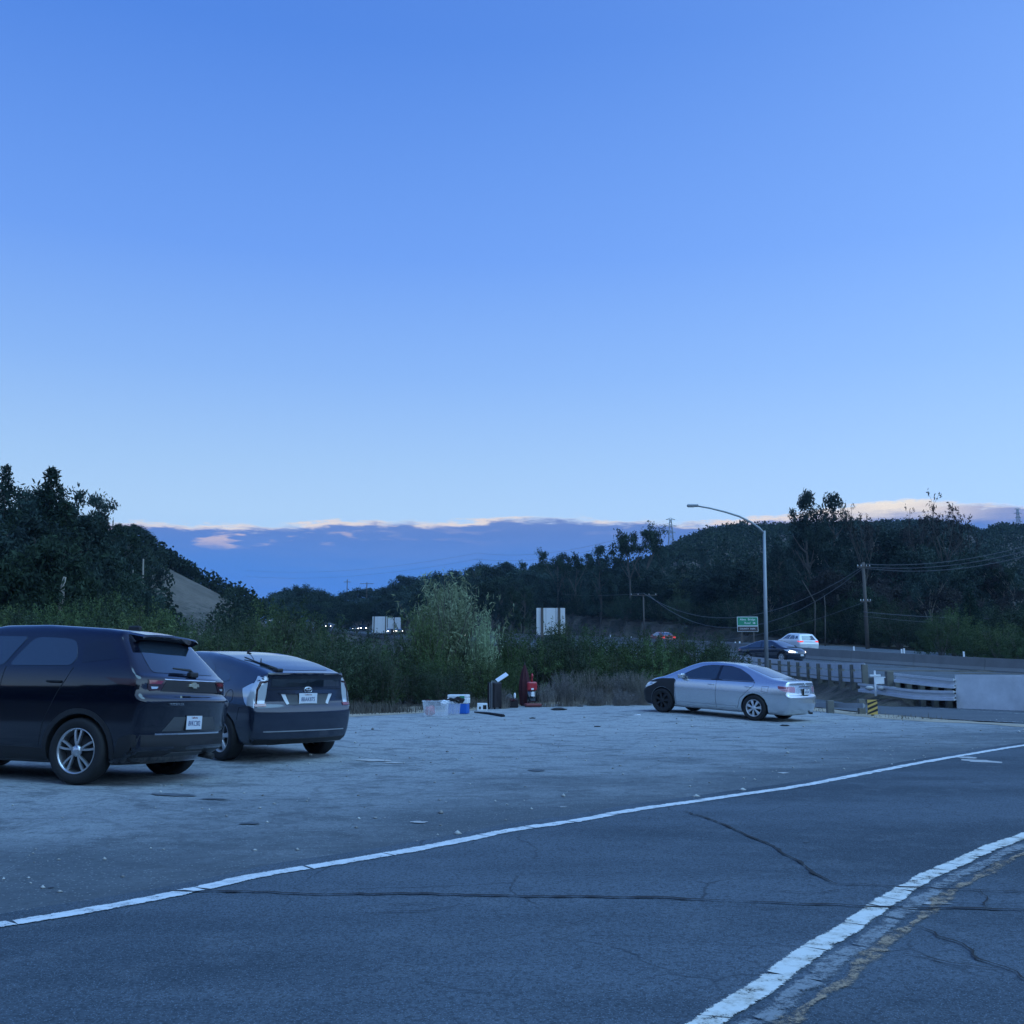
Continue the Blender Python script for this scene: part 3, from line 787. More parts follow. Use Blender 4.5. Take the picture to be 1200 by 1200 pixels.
# loose stones on the gravel and along the paved edge
rs_ = np.random.default_rng(77); n_ = 2600
X_ = rs_.uniform(-16, 16, n_); Y_ = rs_.uniform(4, 31, n_)
ed_y = np.interp(X_, Ed[np.argsort(Ed[:, 0]), 0], np.sort(Ed[:, 1])); lf_y = np.interp(X_, [-16, -5, 0, 6, 16], [24, 27, 30, 31, 26])
kk = (Y_ > ed_y + .3) & (Y_ < lf_y); X_, Y_ = X_[kk], Y_[kk]; n_ = len(X_)
r_s = rs_.uniform(.006, .022, n_) * (1 + 1.2 * (rs_.random(n_) < .06)); z_s = gzn(np.stack([X_, Y_], 1)) + .006
oc = np.array([(1, 0, 0), (0, 1, 0), (-1, 0, 0), (0, -1, 0), (0, 0, .7), (0, 0, -.4)])
V_ = np.stack([X_, Y_, z_s + r_s * .25], 1)[:, None, :] + oc[None] * r_s[:, None, None] * rs_.uniform(.6, 1.3, (n_, 6, 1))
of = np.array([(0, 1, 4), (1, 2, 4), (2, 3, 4), (3, 0, 4), (1, 0, 5), (2, 1, 5), (3, 2, 5), (0, 3, 5)])
F_s = (np.arange(n_)[:, None, None] * 6 + of[None]).reshape(-1, 3)
st_m = mat('loose stones', (0.17, 0.165, 0.155), 0.9, tint=(0.44, 0.44, 0.42))
tag(link('loose_stones', mesh_np('loose_stones', V_.reshape(-1, 3), F_s, attr=np.repeat(rs_.random(n_), 8)), st_m), kind='stuff')

# ------------------------------------------------------------ cars
def smax(a, b, k):
    h = np.clip(0.5 + 0.5 * (a - b) / k, 0, 1)
    return b * (1 - h) + a * h + k * h * (1 - h)
def ip(x, tab, sm=0.0):
    t = np.array(tab, float); order = np.argsort(t[:, 0]); t = t[order]
    if not sm: return np.interp(x, t[:, 0], t[:, 1])
    o = 0; W = 0
    for d, w in ((-1.5, .13), (-.75, .24), (0, .26), (.75, .24), (1.5, .13)):
        o = o + w * np.interp(np.asarray(x) + d * sm, t[:, 0], t[:, 1]); W += w
    return o / W
class Shape:
    def __init__(s, **k): s.__dict__.update(k)
    def f(s, P):
        x, y, z = P[:, 0], P[:, 1], P[:, 2]; ay = np.abs(y)
        top = ip(x, s.top, 0.05) - s.crown * ay ** 2
        g1 = (z - top) * 0.85
        w = ip(z, s.w, 0.035) * ip(x, s.plan, 0.06)
        up = sst(z, s.belt - 0.12, s.belt + 0.42)
        w = w * (1 + up * (ip(x, s.upper, 0.06) - 1))
        g2 = ay - w
        g3 = ip(z, s.rear, 0.010) + s.bow_r * (ay / .9) ** 2.6 - x
        g4 = x - ip(z, s.front, 0.02) + s.bow_f * (ay / .9) ** 2.4
        g5 = s.zb - z
        r = smax(g1, g2, 0.07)
        r = smax(r, g3, 0.06); r = smax(r, g4, 0.09); r = smax(r, g5, 0.05)
        return r
    def mesh(s, q=1.0):
        zc = 0.60; xr = s.x0 + 0.55; xf = s.x1 - 0.60
        nphi = int(176 * q) // 4 * 4; nm = int(140 * q); nc = int(72 * q)
        rows = []
        for a in np.linspace(0, math.pi / 2, nc + 1)[1:]: rows.append((xr, -math.cos(a), math.sin(a)))
        for t in np.linspace(0, 1, nm + 1)[1:-1]: rows.append((xr + (xf - xr) * t, 0.0, 1.0))
        for a in np.linspace(math.pi / 2, 0, nc + 1)[:-1]: rows.append((xf, math.cos(a), math.sin(a)))
        ph = np.linspace(0, 2 * math.pi, nphi, endpoint=False)
        O = []; D = []
        for (xo, cx, sn) in rows:
            d = np.stack([np.full(nphi, cx), sn * np.cos(ph), sn * np.sin(ph)], 1)
            O.append(np.tile([xo, 0, zc], (nphi, 1))); D.append(d)
        O.append(np.array([[xr, 0, zc], [xf, 0, zc]])); D.append(np.array([[-1., 0, 0], [1., 0, 0]]))
        O = np.concatenate(O); D = np.concatenate(D)
        lo = np.zeros(len(O)); hi = np.full(len(O), 2.2)
        for _ in range(26):
            mid = (lo + hi) / 2; v = s.f(O + D * mid[:, None]) > 0
            hi = np.where(v, mid, hi); lo = np.where(v, lo, mid)
        V = O + D * lo[:, None]
        nr = len(rows); F4 = []; ix = np.arange(nr * nphi).reshape(nr, nphi); nx = np.roll(ix, -1, 1)
        F4 = np.stack([ix[:-1], ix[1:], nx[1:], nx[:-1]], -1).reshape(-1, 4)
        faces = [tuple(r) for r in F4.tolist()]
        a, b = nr * nphi, nr * nphi + 1
        for k in range(nphi):
            k2 = (k + 1) % nphi
            faces.append((a, int(ix[0, k]), int(ix[0, k2]))); faces.append((b, int(ix[-1, k2]), int(ix[-1, k])))
        me = bpy.data.meshes.new('body'); me.from_pydata(V.tolist(), [], faces); me.update()
        bm = bmesh.new(); bm.from_mesh(me); bmesh.ops.recalc_face_normals(bm, faces=bm.faces)
        bvh = BVHTree.FromBMesh(bm); bm.to_mesh(me); bm.free()
        return me, bvh

class Car:
    """axles: rear at x=0, front at x=wb; +x forward, +y left"""
    def __init__(s, name, shape, wb, tyre_r, track, paint, q=1.0, label=None, cat='car', group=None, arch=1.10, tyre_w=0.22):
        s.root = empty(name); tag(s.root, label, cat, group)
        s.sh = shape; s.wb = wb; s.r = tyre_r; s.track = track; s.q = q
        me, s.bvh = shape.mesh(q)
        body = link('body', me, M[paint])
        # cut the wheel arches
        cutters = []
        for x in (0, wb):
            for sd in (-1, 1):
                b = bmesh.new()
                ra = tyre_r * arch; seg = 40
                bmesh.ops.create_cone(b, cap_ends=True, segments=seg, radius1=ra, radius2=ra, depth=0.75, matrix=Matrix.Translation((x, sd * (0.62 + 0.375), tyre_r * 0.99)) @ Matrix.Rotation(math.pi / 2, 4, 'X'))
                m2 = bpy.data.meshes.new('cut'); b.to_mesh(m2); b.free()
                c = bpy.data.objects.new('cut', m2); C.objects.link(c); cutters.append(c)
                md = body.modifiers.new('b', 'BOOLEAN'); md.operation = 'DIFFERENCE'; md.object = c; md.solver = 'EXACT'
        dg = bpy.context.evaluated_depsgraph_get(); dg.update()
        nm = bpy.data.meshes.new_from_object(body.evaluated_get(dg))
        body.modifiers.clear()
        old = body.data; body.data = nm; nm.name = 'body'; bpy.data.meshes.remove(old)
        for c in cutters:
            mm = c.data; bpy.data.objects.remove(c); bpy.data.meshes.remove(mm)
        nm.materials.clear(); nm.materials.append(M[paint]); nm.materials.append(M['well'])
        for p in nm.polygons:
            c = p.center; nrm = p.normal
            inner = False
            for x in (0, wb):
                dr = math.hypot(c.x - x, c.z - tyre_r * .99)
                if dr < tyre_r * arch + .002 and (abs(abs(c.y) - 0.62) < .004 or dr > tyre_r * arch * .97 and abs(nrm.y) < .3 and (nrm.x * (c.x - x) + nrm.z * (c.z - tyre_r)) < 0): inner = True
            p.material_index = 1 if inner else 0
            p.use_smooth = not inner
        body.parent = s.root; s.body = body
    def conform(s, name, poly, axis, m_, off=0.004, sp=0.05, depth=0.012, parent=None, rnd=0, label=None, smooth=True):
        """panel that follows the body: poly in the two coordinates seen along the axis"""
        if rnd: poly = round_poly(poly)
        bm = poly_grid(poly, sp / max(s.q, .5))
        lay = bm.verts.layers.float_vector.new('n')
        for v in bm.verts:
            a, b = v.co.x, v.co.y
            if axis == 'L': o, d = Vector((a, 3, b)), Vector((0, -1, 0))
            elif axis == 'R': o, d = Vector((a, -3, b)), Vector((0, 1, 0))
            elif axis == 'B': o, d = Vector((-4, a, b)), Vector((1, 0, 0))
            elif axis == 'F': o, d = Vector((8, a, b)), Vector((-1, 0, 0))
            elif axis == 'T': o, d = Vector((a, b, 4)), Vector((0, 0, -1))
            elif axis == 'BL': dd = Vector((1, -1, 0)).normalized(); o, d = Vector((-0.9, 0.9, b)) + Vector((1, 1, 0)).normalized() * a - dd * 3, dd
            hit, nr, _, _ = s.bvh.ray_cast(o, d)
            if hit is None:
                hit, nr, _, _ = s.bvh.find_nearest(o + d * (2.2 if axis in ('L', 'R') else 3.2))
            if axis == 'B' and abs(a) > .68 and hit.x > s.sh.x0 + .26: hit, nr, _, _ = s.bvh.find_nearest(Vector((s.sh.x0 + .20, a * 1.1, b)))
            if axis == 'F' and abs(a) > .6 and hit.x < s.sh.x1 - .42: hit, nr, _, _ = s.bvh.find_nearest(Vector((s.sh.x1 - .34, a * 1.1, b)))
            if nr.dot(d) > 0.25: nr = -nr
            v.co = hit + nr * off
            v[lay] = nr
        edges = [e for e in bm.edges if e.is_boundary]
        r = bmesh.ops.extrude_edge_only(bm, edges=edges)
        for v in [g_ for g_ in r['geom'] if isinstance(g_, bmesh.types.BMVert)]:
            v.co = v.co - Vector(v[lay]) * (depth + off)
        bm.faces.ensure_lookup_table()
        # orient
        bmesh.ops.recalc_face_normals(bm, faces=bm.faces)
        tot = 0
        for f in bm.faces:
            tot += f.normal.dot(Vector(f.verts[0][lay])) * f.calc_area() if f.verts[0][lay].length > 0 else 0
        if tot < 0: bmesh.ops.reverse_faces(bm, faces=bm.faces)
        me = bpy.data.meshes.new(name); bm.to_mesh(me); bm.free()
        if smooth:
            for p in me.polygons: p.use_smooth = True
            try: me.set_sharp_from_angle(angle=R(40))
            except Exception: pass
        o = link(name, me, m_, parent or s.root)
        if label: o['label'] = label
        return o
    def line(s, name, pts, axis, w=0.008, m_=None, off=0.002, parent=None, close=False):
        if close:
            h = len(pts) // 2; s.line(name, pts[:h + 1], axis, w, m_, off, parent); return s.line(name, pts[h:] + [pts[0]], axis, w, m_, off, parent)
        """thin strip along a polyline (door gaps, trims)"""
        P = [Vector(p) for p in pts] + ([Vector(pts[0])] if close else []); L, Rr = [], []
        n = len(P)
        for i, p in enumerate(P):
            d = (P[min(i + 1, n - 1)] - P[max(i - 1, 0)]).normalized(); nn = Vector((-d.y, d.x))
            L.append(tuple(p + nn * w / 2)); Rr.append(tuple(p - nn * w / 2))
        return s.conform(name, L + Rr[::-1], axis, m_ or M['seam'], off=off, sp=0.08, depth=0.002, parent=parent or s.body)
    def wheel(s, kind, x, side, rimm, low=False):
        e = bpy.data.objects.new('wheel', None); C.objects.link(e); e.parent = s.root; e.empty_display_size = .1
        e.location = (x, side * (s.track / 2), s.r)
        if side > 0: e.rotation_euler = (0, 0, math.pi)      # outer face is -y in wheel space
        r = s.r; rr_ = r * {'suv': .675, 'prius': .635, 'camry': .645}[kind]
        key = (kind, r, rimm, low)
        if key not in WHEELS:
            seg = 24 if low else 56
            bm = bmesh.new(); w = 0.105
            lathe(bm, [(rr_, -w * .86), (rr_ + .012, -w * .98), (r * .86, -w * 1.03), (r * .95, -w * .97), (r * .985, -w * .80), (r, -w * .55), (r, w * .55), (r * .985, w * .8), (r * .93, w), (rr_, w * .9), (rr_, -w * .86)], seg)
            if not low:
                # tread grooves
                for yy in (-w * .3, w * .3):
                    lathe(bm, [(r * 1.001, yy - .005), (r * .985, yy - .003), (r * .985, yy + .003), (r * 1.001, yy + .005)], seg)
            bmesh.ops.recalc_face_normals(bm, faces=bm.faces)
            ty = bpy.data.meshes.new('tyre'); bm.to_mesh(ty); bm.free(); ty.materials.append(M['rubber'])
            bm = bmesh.new()
            lathe(bm, [(rr_ * 1.0, -w * .80), (rr_ * 1.03, -w * .93), (rr_ * .985, -w * .96), (rr_ * .94, -w * .80), (rr_ * .92, -w * .3), (rr_ * .90, w * .5)], seg)
            def spoke(a, w0, w1, y0=-w * .78, y1=-w * .90, r0=.05, bend=0.0):
                ca, sa = math.cos(a), math.sin(a)
                def pt(rad, t, y): return (ca * rad - sa * t, y, sa * rad + ca * t)
                n = 5; prev = None
                for k in range(n + 1):
                    f = k / n; rad = r0 + (rr_ * .965 - r0) * f; hw = (w0 + (w1 - w0) * f) / 2; y = y1 + (y0 - y1) * (f ** 1.5); off = bend * math.sin(f * math.pi / 2)
                    ring = [bm.verts.new(pt(rad, off - hw, y + .012)), bm.verts.new(pt(rad, off - hw * .75, y)), bm.verts.new(pt(rad, off + hw * .75, y)), bm.verts.new(pt(rad, off + hw, y + .012)), bm.verts.new(pt(rad, off + hw * .8, y + .035)), bm.verts.new(pt(rad, off - hw * .8, y + .035))]
                    if prev:
                        for q_ in range(6): bm.faces.new((prev[q_], prev[(q_ + 1) % 6], ring[(q_ + 1) % 6], ring[q_]))
                    prev = ring
            if kind == 'suv':
                for k in range(5):
                    a = 2 * math.pi * k / 5 + .31
                    spoke(a, .026, .030, bend=.038); spoke(a, .026, .030, bend=-.038)
            elif kind == 'prius':
                for k in range(5): spoke(2 * math.pi * k / 5 + .2, .045, .085)
            else:
                for k in range(7): spoke(2 * math.pi * k / 7 + .1, .035, .088)
            lathe(bm, [(.0001, -w * .97), (.030, -w * .97), (.036, -w * .93), (.058, -w * .90), (.062, -w * .6)], 20)
            if not low:
                for k in range(5):
                    a = 2 * math.pi * k / 5
                    bmesh.ops.create_cone(bm, cap_ends=True, segments=8, radius1=.008, radius2=.008, depth=.01, matrix=Matrix.Translation((math.cos(a) * .046, -w * .93, math.sin(a) * .046)) @ Matrix.Rotation(math.pi / 2, 4, 'X'))
            bmesh.ops.recalc_face_normals(bm, faces=bm.faces)
            rm = bpy.data.meshes.new('rim'); bm.to_mesh(rm); bm.free(); rm.materials.append(M[rimm])
            bm = bmesh.new(); lathe(bm, [(.0001, -w * .25), (rr_ * .72, -w * .25), (rr_ * .74, 0), (rr_ * .95, .02)], 24)
            dk = bpy.data.meshes.new('brake_disc'); bm.to_mesh(dk); bm.free(); dk.materials.append(M['wheel_dark'])
            WHEELS[key] = (ty, rm, dk)
        ty, rm, dk = WHEELS[key]
        for nm_, me in (('tyre', ty), ('rim', rm), ('brake_disc', dk)):
            o = link(nm_, me); o.parent = e
        return e
    def wheels(s, kind, rimm, low=False, front=None):
        for x in (0, s.wb):
            for sd in (1, -1): s.wheel(kind, x, sd, front if (front and x > 0) else rimm, low)
    def place(s, x, y, z, a, pitch=0, roll=0):
        f = Vector((math.cos(a), math.sin(a), pitch)).normalized(); l = Vector((-math.sin(a), math.cos(a), roll))
        up = f.cross(l).normalized(); l = up.cross(f)
        s.root.matrix_world = Matrix(((f.x, l.x, up.x, x), (f.y, l.y, up.y, y), (f.z, l.z, up.z, z), (0, 0, 0, 1)))
WHEELS = {}
def mirror(poly): return [(-a, b) for a, b in poly][::-1]

def text_mesh(name, s, size, m_, parent, loc, rot, depth=0.003, sx=1.0):
    cu = bpy.data.curves.new(name, 'FONT'); cu.body = s; cu.size = size; cu.align_x = 'CENTER'; cu.align_y = 'CENTER'; cu.extrude = depth; cu.resolution_u = 2
    o = bpy.data.objects.new(name, cu); C.objects.link(o)
    dg = bpy.context.evaluated_depsgraph_get(); dg.update()
    me = bpy.data.meshes.new_from_object(o.evaluated_get(dg)); bpy.data.objects.remove(o); me.name = name
    if sx != 1.0:
        for v in me.vertices: v.co.x *= sx
    o = link(name, me, m_, parent); o.location = loc; o.rotation_euler = rot
    return o
BACK = (math.pi / 2, 0, -math.pi / 2)      # text readable from behind the car

def plate(car, x, y, z, txt, w=.30, h=.15, tilt=0.0):
    bm = bmesh.new(); box(bm, (x - .008, y - w / 2 - .008, z - h / 2 - .008), (x + .02, y + w / 2 + .008, z + h / 2 + .008), bev=.003)
    fr = link('plate_frame', from_bm('plate_frame', bm), M['plastic'], car.root)
    bm = bmesh.new(); box(bm, (x - .012, y - w / 2, z - h / 2), (x - .0085, y + w / 2, z + h / 2), bev=.0015)
    link('plate', from_bm('plate', bm), M['plate'], fr)
    text_mesh('plate_number', txt, .082, M['plate_ink'], fr, (x - .0135, y, z - .010), BACK, .0008, .72)
    text_mesh('plate_heading', 'California', .030, M['tail_red'], fr, (x - .0135, y, z + .055), BACK, .0008)
    return fr
def emblem(car, x, y, z, kind):
    bm = bmesh.new()
    if kind == 'bow':
        P = [(-.085, -.016), (-.034, -.016), (-.030, -.032), (.045, -.032), (.040, -.016), (.085, -.016), (.075, .016), (.034, .016), (.030, .032), (-.045, .032), (-.040, .016), (-.075, .016)]
        a = [bm.verts.new((x - .014, y - p[0], z + p[1])) for p in P]; b = [bm.verts.new((x + .01, y - p[0] * 1.06, z + p[1] * 1.12)) for p in P]
        bm.faces.new(a); bm.faces.new(b[::-1])
        for i in range(len(P)): bm.faces.new((a[i], b[i], b[(i + 1) % len(P)], a[(i + 1) % len(P)]))
        m_ = M['gold']
    else:
        def ring(rx, rz, cy, cz, t=.0065):
            tube(bm, [(x - .012, y + cy + rx * math.cos(q), z + cz + rz * math.sin(q)) for q in [2 * math.pi * k / 28 for k in range(29)]], t, 6, cap=False)
        s_ = kind
        ring(.058 * s_, .040 * s_, 0, 0); ring(.019 * s_, .036 * s_, 0, 0, .0055); ring(.040 * s_, .0155 * s_, 0, .018 * s_, .0055)
        m_ = M['chrome']
    return link('badge', from_bm('badge', bm), m_, car.root)

def mirror_obj(car, x, y, z, m_, side):
    bm = bmesh.new(); box(bm, (x - .07, min(y, y + side * .22), z - .055), (x + .07, max(y, y + side * .22), z + .075), bev=.03)
    box(bm, (x - .02, min(y - side * .06, y + side * .05), z - .05), (x + .05, max(y - side * .06, y + side * .05), z - .01))
    o = link('wing_mirror', from_bm('wing_mirror', bm, True), m_, car.root); return o
def handle(car, x, z, axis, m_=None):
    sd = 1 if axis == 'L' else -1
    hit, nr, _, _ = car.bvh.ray_cast(Vector((x, sd * 3, z)), Vector((0, -sd, 0)))
    y = hit.y
    bm = bmesh.new()
    tube(bm, [(x - .09, y + sd * .005, z), (x - .07, y + sd * .035, z), (x + .07, y + sd * .035, z), (x + .09, y + sd * .005, z)], .012, 8)
    o = link('door_handle', from_bm('door_handle', bm), m_ or M['seam'], car.root)
    return o

# ---- the dark sport utility at the left
_zm = [(0, 0), (.70, .70), (.80, .885), (.865, .955), (.91, 1.01), (.985, 1.08), (1.06, 1.135), (1.175, 1.205), (1.5, 1.565), (1.75, 1.815)]
def zr(z): return float(np.interp(z, [p[0] for p in _zm], [p[1] for p in _zm]))
def z1(P): return [(zr(a), b) for a, b in P]
def s1(P): return [(b, a) for a, b in sp([(b, a) for a, b in P])]
def zp(P): return [(a, zr(b)) for a, b in P]
_sm = [(0, 0), (.6, .62), (.85, .98), (1.06, 1.24), (1.12, 1.29), (1.46, 1.565), (1.66, 1.74)]
def sp(P): return [(a, float(np.interp(b, [p[0] for p in _sm], [p[1] for p in _sm]))) for a, b in P]
SUV = Shape(x0=-.88, x1=3.52, belt=1.24, crown=.055, zb=.21, bow_r=.13, bow_f=.35,
    top=[(-.95, 1.625), (-.35, 1.665), (0, 1.705), (.8, 1.745), (1.4, 1.735), (1.75, 1.67), (2.5, 1.28), (2.65, 1.24), (3.25, 1.14), (3.5, 1.02), (3.7, .95)],
    rear=z1([(.18, -.50), (.27, -.64), (.36, -.80), (.40, -.82), (.58, -.815), (.60, -.825), (.78, -.862), (.835, -.865), (.862, -.82), (.875, -.80), (.90, -.795), (1.06, -.785), (1.10, -.765), (1.15, -.715), (1.50, -.34), (1.75, -.18)]),
    front=[(.18, 3.25), (.4, 3.46), (.7, 3.52), (.95, 3.45), (1.1, 3.35), (1.7, 3.2)],
    w=s1([(.18, .81), (.28, .87), (.42, .895), (.60, .905), (.80, .912), (.92, .905), (1.02, .885), (1.07, .865), (1.14, .835), (1.5, .69), (1.68, .60)]),
    plan=[(-.95, .90), (-.7, .945), (-.35, .985), (0, 1.0), (2.7, 1.0), (3.1, .96), (3.5, .86)],
    upper=[(-.9, .84), (-.5, .90), (0, .96), (.5, 1.0), (4, 1.0)])
suv = Car('parked_suv', SUV, 2.64, .352, 1.60, 'black_paint', q=1.0, label='black sport utility car with shiny split-spoke wheels at the left edge', arch=1.13)
suv.wheels('suv', 'alloy')
gl_ = M['glass_l']
for ax in 'LR':
    suv.conform('rear_door_window', sp([(.20, 1.085), (1.02, 1.075), (.98, 1.2), (.86, 1.44), (.78, 1.475), (.40, 1.46), (.27, 1.42), (.17, 1.20)]), ax, gl_, rnd=1)
    suv.conform('front_door_window', sp([(1.10, 1.075), (2.12, 1.065), (2.02, 1.15), (1.62, 1.42), (1.40, 1.485), (.94, 1.48), (1.04, 1.25)]), ax, gl_, rnd=1)
    suv.conform('quarter_window', sp([(-.36, 1.19), (.08, 1.12), (.15, 1.38), (.02, 1.43), (-.16, 1.40)]), ax, M['glass_q'], off=.002)
    suv.conform('rocker_trim', [(.42, .24), (2.22, .24), (2.2, .36), (1.6, .39), (.45, .37)], ax, M['plastic'], sp=.1)
    arc = [(math.cos(R(t)) * .452, .352 + math.sin(R(t)) * .452) for t in range(-14, 195, 12)]; arc2 = [(a * .882, .352 + (b - .352) * .882) for a, b in arc]
    for wx in (0, 2.64):
        suv.conform('arch_trim', [(wx + a, b) for a, b in arc] + [(wx + a, b) for a, b in arc2[::-1]], ax, M['plastic'], off=.008, sp=.1)
    suv.line('door_gap', sp([(.16, 1.06), (.22, .95), (.30, .85), (.46, .62), (.50, .38)]), ax)
    suv.line('door_gap', sp([(1.06, 1.06), (1.10, .7), (1.10, .38)]), ax)
    suv.line('door_gap', sp([(2.16, 1.05), (2.2, .7), (2.16, .38)]), ax)
    handle(suv, .36, 1.085, ax); handle(suv, 1.25, 1.07, ax)
    mirror_obj(suv, 2.08, .86 * (1 if ax == 'L' else -1), 1.30, M['black_paint'], 1 if ax == 'L' else -1)
tl = suv.conform('tail_lamp', zp([(-.28, 1.065), (-.64, 1.05), (-.65, .955), (-.44, .975)]), 'L', M['tail_dark'], off=.006, sp=.04)
tr = suv.conform('tail_lamp', zp([(-.28, 1.065), (-.64, 1.05), (-.65, .955), (-.44, .975)]), 'R', M['tail_dark'], off=.006, sp=.04)
for sg in (1, -1):
    P = [(sg * .48, 1.055), (sg * .73, 1.055), (sg * .74, .925), (sg * .70, .905), (sg * .56, .92)]
    if sg < 0: P = P[::-1]
    o = suv.conform('tail_lamp', zp(P), 'B', M['tail_dark'], off=.007, sp=.04)
    P3 = [(sg * .52, 1.035), (sg * .72, 1.04), (sg * .72, .985), (sg * .56, .985)][::sg]
    suv.conform('red_lens', zp(P3), 'B', M['tail_red'], off=.010, sp=.04, parent=o)
    P = [(sg * .60, .955), (sg * .70, .955), (sg * .69, .928), (sg * .62, .930)]
    if sg < 0: P = P[::-1]
    suv.conform('reverse_lens', zp(P), 'B', M['tail_clear'], off=.010, sp=.03, parent=o)
suv.conform('rear_window', zp([(-.60, 1.175), (.60, 1.175), (.56, 1.32), (.485, 1.475), (.3, 1.50), (-.3, 1.50), (-.485, 1.475), (-.56, 1.32)]), 'B', gl_, off=.004, rnd=1)
suv.conform('tailgate_panel', zp([(-.56, .905), (.56, .905), (.47, 1.05), (-.47, 1.05)]), 'B', M['plastic'], off=.004)
suv.conform('chrome_strip', zp([(-.50, 1.052), (.50, 1.052), (.50, 1.064), (-.50, 1.064)]), 'B', M['chrome'], off=.006, depth=.004)
suv.conform('number_plate_recess', zp([(-.52, .575), (.52, .575), (.38, .715), (-.38, .715)]), 'B', M['grey_plastic'], off=.005)
suv.conform('lower_bumper', [(-.86, .30), (.86, .30), (.88, .54), (-.88, .54)], 'B', M['plastic'], off=.004, sp=.06)
suv.conform('lower_bumper', [(-.42, .23), (-.66, .23), (-.72, .54), (-.62, .54), (-.5, .5)], 'L', M['plastic'], off=.004, sp=.06)
suv.conform('bumper_strip', [(-.62, .535), (.62, .535), (.62, .553), (-.62, .553)], 'B', M['chrome'], off=.008, depth=.004)
suv.conform('skid_plate', [(-.35, .30), (.35, .30), (.30, .345), (-.30, .345)], 'B', M['grey_plastic'], off=.012)
plate(suv, -.845, .02, .665, '8VKC302')
emblem(suv, -.80, 0, 1.08, 'bow')
text_mesh('lettering', 'TRAILBLAZER', .036, M['chrome'], suv.root, (-.866, .40, .865), (math.pi / 2, 0, -math.pi / 2 - .11), .003, 1.1)
# roof spoiler, wiper, aerial fin, exhaust
bm = bmesh.new()
sp_pts = [(-.22, 1.68), (-.47, 1.645), (-.485, 1.625), (-.38, 1.585), (-.22, 1.60)]
for sgn in (1,):
    A_ = []
    for yy in (-.53, -.48, -.3, 0, .3, .48, .53):
        k = 1 - .12 * (abs(yy) / .6) ** 2; lift = -.03 * (yy / .6) ** 2 - (.02 if abs(yy) > .52 else 0)
        A_.append([bm.verts.new((-.22 + (px_ + .22) * k, yy, pz_ + lift)) for px_, pz_ in sp_pts])
    for a_, b_ in zip(A_, A_[1:]):
        for k in range(5): bm.faces.new((a_[k], a_[(k + 1) % 5], b_[(k + 1) % 5], b_[k]))
    bm.faces.new(A_[0]); bm.faces.new(A_[-1][::-1])
link('roof_spoiler', from_bm('roof_spoiler', bm), M['black_paint'], suv.root)
bm = bmesh.new(); tube(bm, [(-.745, -.05, 1.205), (-.715, -.02, 1.25), (-.70, .28, 1.262)], [.022, .016, .009], 8); box(bm, (-.775, -.12, 1.17), (-.71, .03, 1.23), bev=.015)
link('rear_wiper', from_bm('rear_wiper', bm), M['plastic'], suv.root)
bm = bmesh.new(); box(bm, (-.02, -.03, 1.68), (.14, .03, 1.76), bev=.02)
link('roof_aerial', from_bm('roof_aerial', bm), M['plastic'], suv.root)
bm = bmesh.new(); tube(bm, [(-.80, -.5, .27), (-.55, -.5, .30)], .035, 12)
link('exhaust_pipe', from_bm('exhaust_pipe', bm), M['wheel_dark'], suv.root)
suv.place(-4.44, 12.101, .044, 2.853, .014, .039)

# ---- the dark hatchback with the long sloping rear window
PRI = Shape(x0=-.82, x1=3.60, belt=1.0, crown=.045, zb=.22, bow_r=.17, bow_f=.40,
    top=[(-.95, 1.175), (-.70, 1.20), (-.45, 1.27), (-.1, 1.35), (.4, 1.44), (.9, 1.495), (1.35, 1.51), (1.8, 1.44), (2.2, 1.29), (2.8, 1.02), (3.05, .95), (3.4, .83), (3.6, .72)],
    rear=[(.17, -.55), (.22, -.66), (.30, -.77), (.40, -.805), (.56, -.83), (.66, -.835), (.72, -.82), (.78, -.785), (.97, -.775), (1.12, -.775), (1.15, -.80), (1.19, -.82), (1.3, -.82)],
    front=[(.17, 3.45), (.3, 3.56), (.6, 3.60), (.75, 3.55), (1.0, 3.4), (1.6, 3.2)],
    w=[(.17, .76), (.26, .82), (.42, .855), (.60, .872), (.80, .870), (.92, .855), (.99, .835), (1.06, .805), (1.37, .66), (1.52, .56)],
    plan=[(-.9, .90), (-.6, .95), (-.2, .985), (.3, 1.0), (2.7, 1.0), (3.1, .95), (3.6, .80)],
    upper=[(-.85, .80), (-.5, .88), (0, .94), (.6, 1.0), (4, 1.0)])
pri = Car('parked_hatchback', PRI, 2.70, .318, 1.53, 'navy_paint', q=1.0, label='dark blue-grey hatchback with clear tail lamps, parked just beyond the black sport utility car', arch=1.11)
pri.wheels('prius', 'hubcap')
